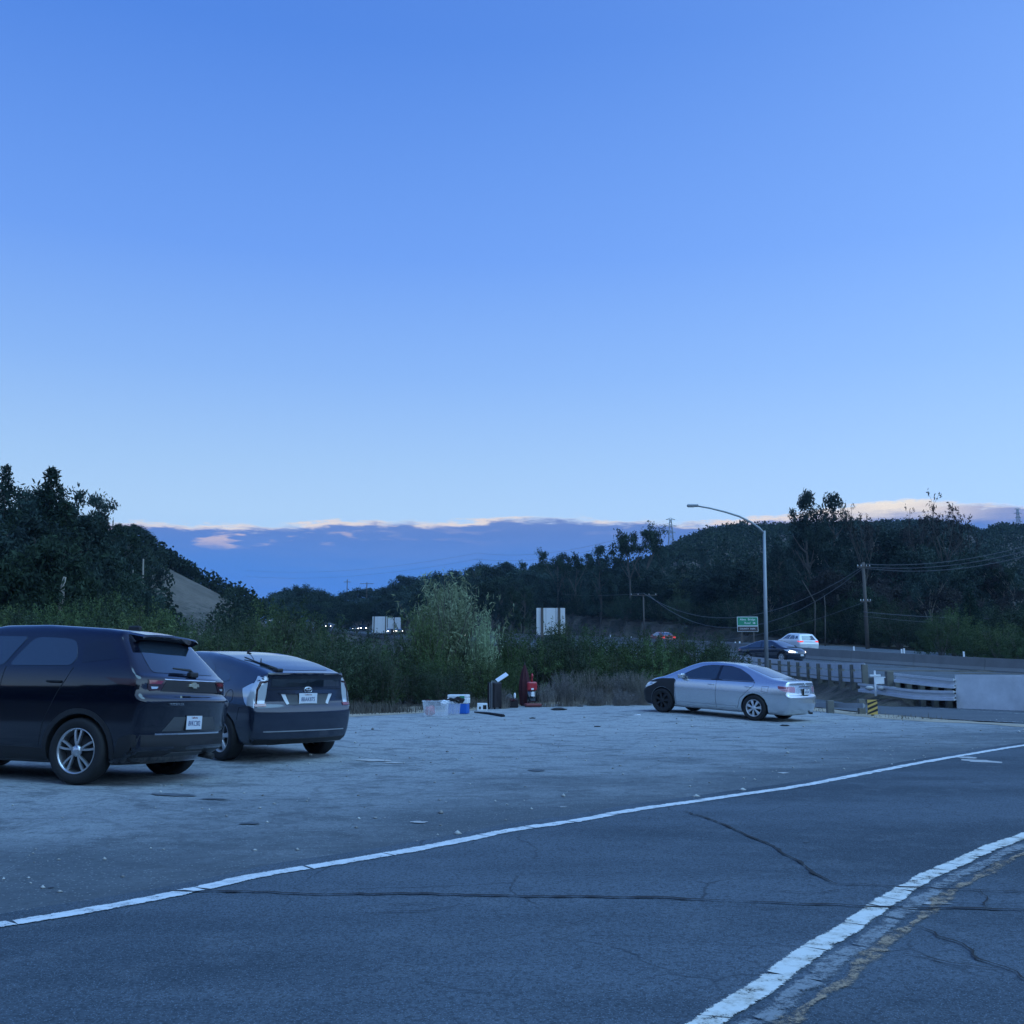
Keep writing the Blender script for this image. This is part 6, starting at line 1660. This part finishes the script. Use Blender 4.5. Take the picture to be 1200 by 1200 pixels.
W3 = [((1011.5, 664, 96), (754, 695, 150), 4.2), ((1011.5, 666, 96), (760, 697, 150), 5.2), ((1011.5, 661, 96), (1240, 628, 88), .9), ((1014, 664.5, 96), (1240, 634, 88), .9), ((1014, 666, 96), (1240, 640, 88), 1.0), ((1011.5, 717, 96), (1240, 724, 86), .3), ((1011.5, 722, 96), (1240, 733, 86), .3), ((754, 695, 150), (560, 668, 260), 2.5), ((1011.5, 706, 96), (800, 752, 130), 1.0)]
for q, (a_, b2, sg2) in enumerate(W3):
    o = wire('power_line', UD(*a_), UD(*b2), sg2, .035 if q < 6 else .022)
    tag(o, ['upper power line sagging left from the timber pole', 'lower power line sagging left from the timber pole', 'topmost power line rising right from the timber pole', 'middle power line rising right from the timber pole', 'lowest of the three power lines rising right from the timber pole', 'upper of two low cables running right from the timber pole', 'lower of two low cables running right from the timber pole', 'power line running off left over the trees from the thin pole', 'thin cable sloping down left from the timber pole'][q], 'power line', 'power lines on the poles')
def pylon(px, yt, yb, D, label):
    t_, b2 = UD(px, yt, D), UD(px, yb, D); H = t_.z - b2.z; e = empty('pylon', tuple(b2)); tag(e, label, 'pylon')
    bm = bmesh.new(); w0, w1 = H * .10, H * .018; r = .12
    def pt(cx, cy, f): w = w0 + (w1 - w0) * f ** .8; return Vector((cx * w, cy * w, f * H))
    for cx in (-1, 1):
        for cy in (-1, 1): tube(bm, [pt(cx, cy, f) for f in (0, .25, .5, .75, 1)], r, 4)
    n = 9
    for k in range(n):
        f0, f1 = k / n, (k + 1) / n
        for (a, b) in (((-1, -1), (1, -1)), ((1, -1), (1, 1)), ((1, 1), (-1, 1)), ((-1, 1), (-1, -1))):
            tube(bm, [pt(*a, f0), pt(*b, f1)], r * .6, 3); tube(bm, [pt(*b, f0), pt(*a, f1)], r * .6, 3)
    link('lattice', from_bm('lattice', bm), M['galv_dull'], e)
    for f, w in ((.98, H * .10), (.84, H * .13), (.70, H * .10)):
        bm = bmesh.new(); tube(bm, [(-w, 0, f * H), (0, 0, f * H + .8), (w, 0, f * H)], r, 4); tube(bm, [(-w, 0, f * H), (w, 0, f * H)], r, 4); link('crossarm', from_bm('crossarm', bm), M['galv_dull'], e)
pylon(787, 608, 662, 430, 'lattice power pylon on the shoulder of the hill')
pylon(1195, 596, 632, 520, 'lattice power pylon at the right end of the skyline')
for q, (a_, b2) in enumerate((((787, 612, 430), (560, 648, 640)), ((560, 648, 640), (285, 668, 900)), ((787, 617, 430), (560, 655, 640)), ((560, 655, 640), (285, 675, 900)))):
    tag(wire('high_power_line', UD(*a_), UD(*b2), 6, .05), ['upper high line just left of the pylon', 'upper high line far out over the valley', 'lower high line just left of the pylon', 'lower high line far out over the valley'][q], 'power line', 'high lines across the valley')

# ------------------------------------------------------------ vehicles on the freeway
LANES = {}
def lane_at(px, t):
    """point of a lane (t across near carriageway 0..1, beyond 1 = far side) seen at column px"""
    Q = lerp_line(NEr, MB2, t) if t <= 1 else lerp_line(MB2, FE2, t - 1)
    q = 600 + 1200 * Q[:, 0] / Q[:, 1] * 0.9885
    k = None
    for i in range(len(Q) - 1):
        if Q[i, 1] > 40 and (q[i] - px) * (q[i + 1] - px) <= 0: k = i; break
    if k is None: return None
    f = (px - q[k]) / (q[k + 1] - q[k] + 1e-9); p = Q[k] * (1 - f) + Q[k + 1] * f; T = Q[k + 1] - Q[k]
    return p, math.atan2(T[1], T[0])
def copy_tree(o, parent=None, swap=None):
    c = o.copy(); C.objects.link(c)
    if swap and c.type == 'MESH' and c.data.materials and c.data.materials[0] and c.data.materials[0].name in swap:
        k = (c.data.name, swap[c.data.materials[0].name])
        if k not in VARS:
            m2 = c.data.copy(); m2.materials[0] = M[k[1]]; VARS[k] = m2
        c.data = VARS[k]
    c.parent = parent
    for ch in list(o.children): copy_tree(ch, c, swap)
    return c
dark = saloon('moving_saloon', 'navy_paint', .5, 'dark saloon with headlights on, driving right behind the street lamp', front='on', group=None, low=True)
plate_f = flat_box('number_plate', (3.70, -.15, .40), (3.72, .15, .52), M['plate'], dark.root, bev=.003)
p, a = lane_at(905, .52); p = np.array(p); D = 68; k = D / p[1]
sx_, sy_ = UD(905, 770, 68).x, 68.0
i0 = int(np.argmin(np.hypot(NEr[:, 0] - sx_, NEr[:, 1] - sy_))); i1 = int(np.argmin(np.hypot(MB2[:, 0] - sx_, MB2[:, 1] - sy_)))
dn, dm = math.dist(NEr[i0, :2], (sx_, sy_)), math.dist(MB2[i1, :2], (sx_, sy_)); zs = (NEr[i0, 2] * dm + MB2[i1, 2] * dn) / (dn + dm)
T = MB2[i1 + 1] - MB2[i1 - 1]; ha = math.atan2(-T[1], -T[0]) + .10
dark.place(sx_ - 1.3 * math.cos(ha), sy_ - 1.3 * math.sin(ha), zs + .02, ha)
lowv = Car('moving_suv', SUV, 2.64, .352, 1.60, 'white_paint', q=.5, label='white sport utility car driving away beyond the median barrier', arch=1.13)
lowv.wheels('suv', 'alloy', True)
for ax in 'LR':
    lowv.conform('rear_door_window', sp([(.20, 1.085), (1.02, 1.075), (.98, 1.2), (.86, 1.44), (.40, 1.46), (.17, 1.20)]), ax, M['glass'])
    lowv.conform('front_door_window', sp([(1.10, 1.075), (2.12, 1.065), (1.62, 1.42), (1.40, 1.485), (.98, 1.48)]), ax, M['glass'])
    lowv.conform('quarter_window', sp([(-.36, 1.15), (.08, 1.11), (.15, 1.40), (-.14, 1.40)]), ax, M['glass'])
    lowv.conform('rocker_trim', [(.42, .24), (2.22, .24), (2.2, .36), (.45, .37)], ax, M['plastic'], sp=.2)
    lowv.conform('tail_lamp', zp([(-.36, 1.06), (-.70, 1.05), (-.72, .93), (-.52, .95)]), ax, M['tail_on'], off=.006)
for sg in (1, -1): lowv.conform('tail_lamp', zp([(sg * .50, 1.06), (sg * .82, 1.055), (sg * .84, .935), (sg * .56, .95)][::sg]), 'B', M['tail_on'], off=.008)
lowv.conform('rear_window', zp([(-.60, 1.16), (.60, 1.16), (.48, 1.48), (-.48, 1.48)]), 'B', M['glass'], off=.005)
lowv.conform('lower_bumper', [(-.86, .28), (.86, .28), (.88, .52), (-.88, .52)], 'B', M['plastic'], off=.005, sp=.1)
flat_box('number_plate', (-.88, -.16, .62), (-.865, .16, .74), M['plate'], lowv.root, bev=.003)
def place_on(root, x, y, rev=False, dz=.02, turn=0.0, xoff=-1.3):
    i1 = int(np.argmin(np.hypot(MB2[:, 0] - x, MB2[:, 1] - y))); T = MB2[min(i1 + 1, len(MB2) - 1)] - MB2[i1 - 1]; a = math.atan2(T[1], T[0]) + (math.pi if rev else 0) + turn
    sd = (T[0] * (y - MB2[i1, 1]) - T[1] * (x - MB2[i1, 0])) > 0
    if sd:
        i0 = int(np.argmin(np.hypot(NEr[:, 0] - x, NEr[:, 1] - y))); dn = math.dist(NEr[i0, :2], (x, y)); dm = math.dist(MB2[i1, :2], (x, y)); z = (NEr[i0, 2] * dm + MB2[i1, 2] * dn) / (dn + dm)
    else: z = MB2[i1, 2] + .35 * min(1, math.dist(MB2[i1, :2], (x, y)) / 16)
    f = Vector((math.cos(a), math.sin(a), T[2] / math.hypot(T[0], T[1]) * (-1 if rev else 1))).normalized(); l = Vector((-math.sin(a), math.cos(a), 0)); up = f.cross(l)
    root.matrix_world = Matrix(((f.x, l.x, up.x, x + xoff * f.x), (f.y, l.y, up.y, y + xoff * f.y), (f.z, l.z, up.z, z + dz + xoff * f.z), (0, 0, 0, 1)))
v = UD(934, 755, 86); place_on(lowv.root, v.x, 86, turn=-.06)
redc = copy_tree(dark.root, None, {M['navy_paint'].name: 'red_paint', M['tail_red'].name: 'tail_on'})
redc.name = 'moving_saloon.001'; tag(redc, 'red car driving away far up the freeway, half hidden by bushes', 'car')
for ch in redc.children:
    if ch.name.startswith('lit_headlight'): ch.data = ch.data.copy(); ch.data.materials[0] = M['tail_clear']
v = UD(776, 748, 119); place_on(redc, v.x, 119)
far_ = [(347, .35, 'white_paint'), (339, .6, 'silver_paint'), (331, .35, 'navy_paint'), (322, .6, 'white_paint'), (387, .45, 'navy_paint'), (418, .45, 'silver_paint'), (427, .8, 'navy_paint'), (458, .40, 'white_paint'), (468, .7, 'silver_paint'), (537, .5, 'navy_paint'), (444, .15, 'navy_paint')]
fl = ['white car with lights on, rightmost of the far cluster left of the valley wood', 'silver car second from the right in the far cluster of lit cars', 'dark car third from the right in the far cluster of lit cars', 'white car leftmost in the far cluster of lit cars', 'lone dark car with lights on between the far cluster and the sign backs', 'silver car with lights on left of the far sign backs', 'dark car just left of the far sign backs', 'white car with lights on seen behind the far sign backs', 'silver car at the right end of the far sign backs', 'dark car whose lights glint through the pale feathery shrub', 'dark car low under the far sign backs']
for (px, t, pt), lb in zip(far_, fl):
    r_ = lane_at(px, t)
    if r_ is None: continue
    c = copy_tree(dark.root, None, {M['navy_paint'].name: pt, M['lamp_on'].name: 'lamp_far'}); c.name = 'distant_car'
    tag(c, lb, 'car', 'distant cars on the freeway'); place_on(c, r_[0][0], r_[0][1], rev=True)

# ------------------------------------------------------------ far buildings
def house(px0, px1, yt, yb, D, label, m_, roofm, rz=0.0, flat=False):
    a_, b2 = UD(px0, yt, D), UD(px1, yb, D); w = (b2.x - a_.x) / 2; H = a_.z - b2.z; d = max(w * .8, 4)
    e = empty('house', ((a_.x + b2.x) / 2, D, b2.z - 1), rz); tag(e, label, 'house', 'far houses across the valley')
    flat_box('wall', (-w, -d, -3), (w, d, 1 + H * (.55 if not flat else .85)), m_, e, bev=.02)
    bm = bmesh.new(); z0 = 1 + H * (.55 if not flat else .85) + .02; z1 = 1 + H
    for y in (-d * 1.08, d * 1.08):
        pass
    V = [bm.verts.new(p) for p in ((-w * 1.1, -d * 1.1, z0), (w * 1.1, -d * 1.1, z0), (w * 1.1, d * 1.1, z0), (-w * 1.1, d * 1.1, z0), (0, -d * 1.1, z1), (0, d * 1.1, z1))]
    for f in ((0, 1, 4), (3, 5, 2), (0, 4, 5, 3), (1, 2, 5, 4), (0, 3, 2, 1)): bm.faces.new([V[i] for i in f])
    link('roof', from_bm('roof', bm), roofm, e)
    for x in (-w * .5, w * .45):
        flat_box('window', (x - w * .14, -d - .05, .2), (x + w * .14, -d - .01, 1 + H * .35), M['glass'], e, bev=0)
M['house_w'] = mat('pale house wall', (0.55, 0.56, 0.58), 0.8); M['roof_l'] = mat('pale roof', (0.36, 0.38, 0.42), 0.7); M['roof_d'] = mat('brown roof', (0.10, 0.08, 0.075), 0.8)
house(333, 347, 707, 718, 470, 'small white gabled house above the far cluster of lit cars', M['house_w'], M['roof_l'])
house(364, 384, 715, 720, 440, 'long low pale-roofed building right of the white gabled house', M['house_w'], M['roof_l'], flat=True)
house(386, 402, 713, 719, 430, 'low building with a pale flat roof between the poles', M['house_w'], M['roof_l'], flat=True)
house(412, 434, 722, 730, 330, 'long brown-roofed building left of the far sign backs', M['roof_d'], M['roof_d'], flat=True)
house(392, 400, 704, 712, 450, 'small pale building between two dark tree crowns', M['house_w'], M['roof_l'])

# ------------------------------------------------------------ belongings left at the edge of the lot
def gp(px, py): v = U(px, py, .02); return Vector((v.x, v.y, gz(v.x, v.y) + .006))
M['clear_plastic'] = mat('cloudy clear plastic', (0.72, 0.76, 0.82), 0.35, alpha=0.26, coat=0.3)
M['white_plastic'] = mat('white plastic', (0.72, 0.74, 0.76), 0.4)
M['blue_plastic'] = mat('bright blue plastic', (0.015, 0.12, 0.50), 0.4)
M['black_cloth'] = mat('black cloth', (0.010, 0.009, 0.012), 0.85, bump=.4, bscale=30)
M['maroon_cloth'] = mat('dark maroon cloth', (0.045, 0.005, 0.010), 0.85, bump=.5, bscale=18)
M['red_plastic'] = mat('red plastic', (0.40, 0.02, 0.03), 0.35, coat=.4)
M['dark_red'] = mat('dull red', (0.16, 0.035, 0.035), 0.6)
M['paper'] = mat('white paper', (0.78, 0.79, 0.82), 0.7)
M['suitcase'] = mat('dark suitcase shell', (0.008, 0.004, 0.006), 0.45, bump=.2, bscale=80)
M['grey_trim'] = mat('grey trim', (0.30, 0.31, 0.33), 0.4, .3)
def tub(px, py, w, d, h, rz, label, content):
    p = gp(px, py); e = empty('storage_tub', tuple(p + Vector((0, d / 2, 0))), rz); tag(e, label, 'storage tub', 'clear storage tubs')
    bm = bmesh.new(); t = .006
    def ring(s, z, o=0): return [bm.verts.new(((w / 2 * s + o) * a, (d / 2 * s + o) * b, z)) for a, b in ((-1, -1), (1, -1), (1, 1), (-1, 1))]
    R0, R1, R2, R3, R4 = ring(.86, 0), ring(1, h), ring(1, h, .02), ring(1, h - .02, .02), None
    I1, I0 = ring(1, h, -t), ring(.86, .008, -t)
    def br(a, b): [bm.faces.new((a[q], a[(q + 1) % 4], b[(q + 1) % 4], b[q])) for q in range(4)]
    br(R0, R1); br(R2, R3); br(I1, I0); br(R2, I1); br(R1, R3); bm.faces.new(R0); bm.faces.new(I0)
    for x in (-.25, 0, .25):
        box(bm, (w * x - .012, -d / 2 * .95 - .006, .04), (w * x + .012, -d / 2 * .93, h * .85))
    bm.normal_update(); me = bpy.data.meshes.new('tub'); bm.to_mesh(me); bm.free(); link('tub', me, M['clear_plastic'], e)
    return e
t1 = tub(510, 839.2, .74, .48, .44, .05, 'clear plastic storage tub filled with odds and ends, left end of the belongings', None)
t2 = tub(530, 837.2, .40, .36, .42, -.15, 'smaller clear plastic tub between the large tub and the blue cooler', None)
def lump(name, loc, r, m_, label, cat, seed=1, sq=(1, 1, 1), rough=.18, rz=0):
    rs = random.Random(seed); bm = bmesh.new(); bmesh.ops.create_icosphere(bm, subdivisions=3, radius=1)
    ph = [rs.uniform(0, 6) for _ in range(6)]
    for v in bm.verts:
        k = 1 + rough * (math.sin(v.co.x * 3.1 + ph[0]) * math.cos(v.co.y * 3.7 + ph[1]) + .6 * math.sin(v.co.z * 6 + ph[2] + v.co.x * 4)); c = v.co * k
        v.co = Vector((c.x * r * sq[0], c.y * r * sq[1], max(c.z, -.95) * r * sq[2]))
    o = link(name, from_bm(name, bm, True), m_); o.location = loc; o.rotation_euler = (0, 0, rz); tag(o, label, cat); return o
def at_t(e, x, y, z): return tuple(e.matrix_basis @ Vector((x, y, z))) if False else (e.location.x + x, e.location.y + y, e.location.z + z)
lump('red_bundle', at_t(t1, -.17, -.06, .16), .14, M['red_plastic'], 'red rounded bundle showing through the left side of the large tub', 'bundle', 2)
lump('cloth_bundle', at_t(t1, -.02, .05, .36), .12, M['black_cloth'], 'dark cloth heaped at the left inside the top of the large tub', 'cloth', 3, (1.5, 1, .8))
lump('cloth_bundle', at_t(t1, .22, .03, .36), .11, M['paper'], 'pale cloth heaped at the right in the large tub', 'cloth', 4, (1.1, 1, .7))
lump('dark_bag', at_t(t1, -.22, .10, .42), .07, M['maroon_cloth'], 'small maroon bag on the left rim of the large tub', 'bag', 5, (1.3, 1, .6))
ck = empty('cooler', tuple(gp(537, 835.8) + Vector((0, .22, 0))), -.18); tag(ck, 'blue cooler box with a broad white lid and rim', 'cooler')
flat_box('body', (-.29, -.19, .0), (.29, .19, .30), M['blue_plastic'], ck, .03); flat_box('rim', (-.305, -.205, .301), (.305, .205, .47), M['white_plastic'], ck, .02)
flat_box('lid', (-.30, -.20, .472), (.30, .20, .56), M['white_plastic'], ck, .025); flat_box('base', (-.29, -.19, -.02), (.29, .19, -.0), M['white_plastic'], ck, .004)
flat_box('label_plate', (.07, -.212, .37), (.22, -.206, .52), M['sign_green'], ck, .002)
bm = bmesh.new(); tube(bm, [(-.31, 0, .36), (-.34, -.1, .34), (-.34, .1, .34), (-.31, .0, .36)], .012, 6); link('handle', from_bm('handle', bm), M['white_plastic'], ck)
lump('black_bag', tuple(gp(538, 837.0) + Vector((-.02, -.05, .42))), .12, M['black_cloth'], 'black bag slumped over the small tub in front of the cooler', 'bag', 6, (1.3, .9, .8))
lump('black_cloth', tuple(gp(530, 837.5) + Vector((-.02, .05, .44))), .10, M['black_cloth'], 'black cloth lying on the small tub left of the black bag', 'cloth', 7, (1.4, .9, .5))
wb = empty('white_box', tuple(gp(565, 832.2) + Vector((0, .12, 0))), .05); tag(wb, 'small white box with two square black openings', 'box')
flat_box('case', (-.16, -.11, 0), (.16, .11, .235), M['white_plastic'], wb, .012)
flat_box('opening', (-.105, -.114, .05), (-.045, -.111, .13), M['black_cloth'], wb, 0); flat_box('opening', (.02, -.114, .045), (.135, -.111, .175), M['black_cloth'], wb, 0)
sc2 = empty('suitcase', tuple(gp(579.5, 830.4) + Vector((0, .15, 0))), -.55); tag(sc2, 'tall dark upright suitcase with pale edging', 'suitcase')
flat_box('shell', (-.15, -.22, .04), (-.005, .22, .86), M['suitcase'], sc2, .035); flat_box('shell', (.005, -.22, .04), (.15, .22, .86), M['suitcase'], sc2, .035)
for x in (-.045, .045): flat_box('edging', (x - .008, -.235, .06), (x + .008, -.219, .84), M['grey_trim'], sc2, .004)
flat_box('zip', (-.006, -.226, .05), (.006, .226, .865), M['grey_trim'], sc2, .002)
for x in (-.11, .11):
    for y in (-.17, .17):
        bm = bmesh.new(); lathe(bm, [(.001, -.015), (.03, -.015), (.03, .015), (.001, .015)], 12)
        for v_ in bm.verts: v_.co += Vector((x, y, .03))
        link('castor', from_bm('castor', bm), M['rubber'], sc2)
bm = bmesh.new(); tube(bm, [(-.04, -.12, .86), (-.04, -.12, .90), (-.04, .12, .90), (-.04, .12, .86)], .010, 6); link('handle', from_bm('handle', bm), M['grey_trim'], sc2)
pp_ = empty('paper_sheet', tuple(gp(579.5, 830.4) + Vector((.10, .15, .93)))); pp_.rotation_euler = (R(20), R(-33), R(8)); tag(pp_, 'white paper folder tilted on top of the suitcase', 'paper')
flat_box('sheet', (-.04, -.15, 0), (.38, .15, .008), M['paper'], pp_, 0); flat_box('fold', (-.04, -.15, .010), (.36, .14, .016), M['paper'], pp_, 0)
bk = empty('black_basket', tuple(gp(598, 829.0) + Vector((0, .2, 0))), .1); tag(bk, 'low black basket of odds and ends right of the suitcase', 'basket')
bm = bmesh.new(); box(bm, (-.21, -.15, 0), (.21, .15, .23), bev=.03); link('basket', from_bm('basket', bm), M['suitcase'], bk)
lump('bag_of_things', tuple(bk.location + Vector((-.06, 0, .34))), .13, M['grey_plastic'], 'grey bundle heaped in the black basket', 'bundle', 8, (1.2, 1, .7), .3)
lump('white_bottle', tuple(bk.location + Vector((.15, -.08, .40))), .05, M['paper'], 'small white bottle leaning in the black basket', 'bottle', 9, (.8, .8, 2.0), .05)
lump('maroon_cloth', tuple(bk.location + Vector((.02, -.18, .26))), .10, M['maroon_cloth'], 'maroon cloth hanging over the front of the basket', 'cloth', 10, (1.5, .5, .5), .2)
# closed umbrella, upright, and the red vacuum cleaner
um = empty('closed_umbrella', tuple(gp(615, 827.4) + Vector((0, .25, 0)))); tag(um, 'tall closed dark maroon parasol standing at the edge of the brush', 'parasol')
bm = bmesh.new(); n = 16; prof = [(.02, 1.44), (.045, 1.36), (.10, 1.15), (.15, .85), (.165, .55), (.15, .30), (.13, .06), (.10, .02)]
rings = []
for r_, z_ in prof:
    rings.append([bm.verts.new((math.cos(t) * r_ * (1 + .22 * (k % 2)), math.sin(t) * r_ * (1 + .22 * (k % 2)), z_)) for k, t in [(k, 2 * math.pi * k / n) for k in range(n)]])
for a_, b2 in zip(rings, rings[1:]):
    for k in range(n): bm.faces.new((a_[k], a_[(k + 1) % n], b2[(k + 1) % n], b2[k]))
bm.faces.new(rings[0][::-1]); bm.faces.new(rings[-1]); link('canopy', from_bm('canopy', bm), M['maroon_cloth'], um)
bm = bmesh.new(); tube(bm, [(0, 0, 0), (0, 0, 1.52)], .014, 8); link('pole', from_bm('pole', bm), M['wheel_dark'], um)
vc = empty('vacuum_cleaner', tuple(gp(624, 828.2) + Vector((0, .12, 0))), .15); tag(vc, 'red upright vacuum cleaner standing beside the closed parasol', 'vacuum cleaner')
flat_box('floor_head', (-.20, -.22, .015), (.20, .10, .13), M['dark_red'], vc, .045)
bm = bmesh.new(); lathe(bm, [(.001, 0), (.105, 0), (.115, .05), (.115, .34), (.09, .38), (.001, .38)], 20)
for v_ in bm.verts: v_.co = Vector((v_.co.x, v_.co.z + .06, v_.co.y + .16))
link('dust_cup', from_bm('dust_cup', bm), M['glass'], vc)
flat_box('upper_body', (-.12, -.01, .55), (.12, .13, .86), M['red_plastic'], vc, .05)
bm = bmesh.new(); tube(bm, [(0, .07, .84), (0, .10, .98), (0, .11, 1.06), (0, .03, 1.12), (0, -.03, 1.05), (0, .03, .97)], [.028, .022, .02, .02, .02, .02], 8); link('handle', from_bm('handle', bm), M['red_plastic'], vc)
bm = bmesh.new(); tube(bm, [(.12, .06, .2), (.17, .08, .45), (.15, .10, .7), (.08, .10, .82)], .022, 8); link('hose', from_bm('hose', bm), M['wheel_dark'], vc)
flat_box('label_plate', (-.035, -.075, .36), (.035, -.063, .50), M['paper'], vc, .004); flat_box('label_plate', (-.03, -.03, .58), (.03, -.012, .64), M['paper'], vc, .004)
for x in (-.15, .15):
    bm = bmesh.new(); tube(bm, [(x - .015, .10, .06), (x + .015, .10, .06)], .06, 16); link('wheel', from_bm('wheel', bm), M['rubber'], vc)
vc.scale = (1.45, 1.2, 1.0); bk.scale = (1.25, 1.2, 1.35); um.scale = (1.15, 1.15, 1)
bd_ = [gp(556, 834.6), gp(572, 836.2), gp(590, 839.6)]
bm = bmesh.new(); 
for a_, b2 in zip(bd_, bd_[1:]):
    pass
P = [p + Vector((0, 0, .03)) for p in bd_]; tube(bm, P, [.02, .035, .045], 7)
tag(link('dark_stick', from_bm('dark_stick', bm), M['black_cloth']), 'long dark umbrella or stick lying on the gravel before the white box', 'stick')
for q, (x, y, r) in enumerate(((680, 827.6, .05), (655, 832.3, .11), (747, 841.2, .04), (700, 851, .03), (384 + 240, 842, .04), (920, 848.5, .05))):
    p = gp(x, y); o = lump('ground_litter', tuple(p + Vector((0, 0, r * .3))), r, M['paper'] if q == 2 else M['wheel_dark'], ['dark scrap at the foot of the dead brush', 'flat dark scrap on the gravel right of the vacuum cleaner', 'small white scrap on the gravel left of the silver saloon', 'small dark stone in the middle of the gravel lot', 'small dark stone in front of the vacuum cleaner', 'small dark scrap behind the silver saloon'][q], 'litter', q, (2.2, 1.2, .45))

# bare tilted and upright dead trunks in the dark belt
for q, (pts_, r) in enumerate((([(967, 760, 104), (967, 730, 104), (967, 712, 104), (966, 698, 104)], .08), ([(955, 760, 104), (955, 706, 104), (946, 690, 104), (940, 680, 104)], .08), ([(73, 726, 47), (72, 700, 47), (73, 688, 47), (76, 676, 47)], .17), ([(167, 712, 74), (167, 690, 74), (168, 655, 74)], .10), ([(155, 712, 75), (155, 690, 75), (156, 668, 75)], .08))):
    bm = bmesh.new(); P = [UD(*p) for p in pts_]; P[0] = Vector((P[0].x, P[0].y, min(P[0].z, tz(P[0].x, P[0].y)) - .1)); tube(bm, P, [r, r * .85, r * .6, r * .45][:len(P)], 8)
    tag(link('dead_trunk', from_bm('dead_trunk', bm), M['bark'] if q < 2 else M['bark_pale']), ['pale upright dead trunk in the dark belt left of the utility pole', 'pale leaning broken limb left of the upright dead trunk', 'pale trunk rising from the scrub above the black car', 'slim pale trunk under the left hill, the right one of a pair', 'slim pale trunk under the left hill, the left one of a pair'][q], 'tree trunk')

# bare soil slope of the left hill
ms = mat('bare brown slope', (0.16, 0.125, 0.105), 0.95, var=0.3, vscale=.15, bump=.8, bscale=1.2)
HAZE = 0.00016

# ------------------------------------------------------------ the evening air
bm = bmesh.new(); box(bm, (-2700, -2600, -40), (2700, 3300, 105))
hz = link('haze', from_bm('haze', bm))
hm = bpy.data.materials.new('haze'); hm.use_nodes = True; ht_ = hm.node_tree
for n in list(ht_.nodes):
    if n.type != 'OUTPUT_MATERIAL': ht_.nodes.remove(n)
pv = ht_.nodes.new('ShaderNodeVolumePrincipled'); pv.inputs['Color'].default_value = (0.50, 0.76, 1.0, 1); pv.inputs['Density'].default_value = HAZE; pv.inputs['Anisotropy'].default_value = 0.0
ht_.links.new(pv.outputs[0], ht_.nodes['Material Output'].inputs['Volume'])
hz.data.materials.append(hm); tag(hz, kind='stuff')
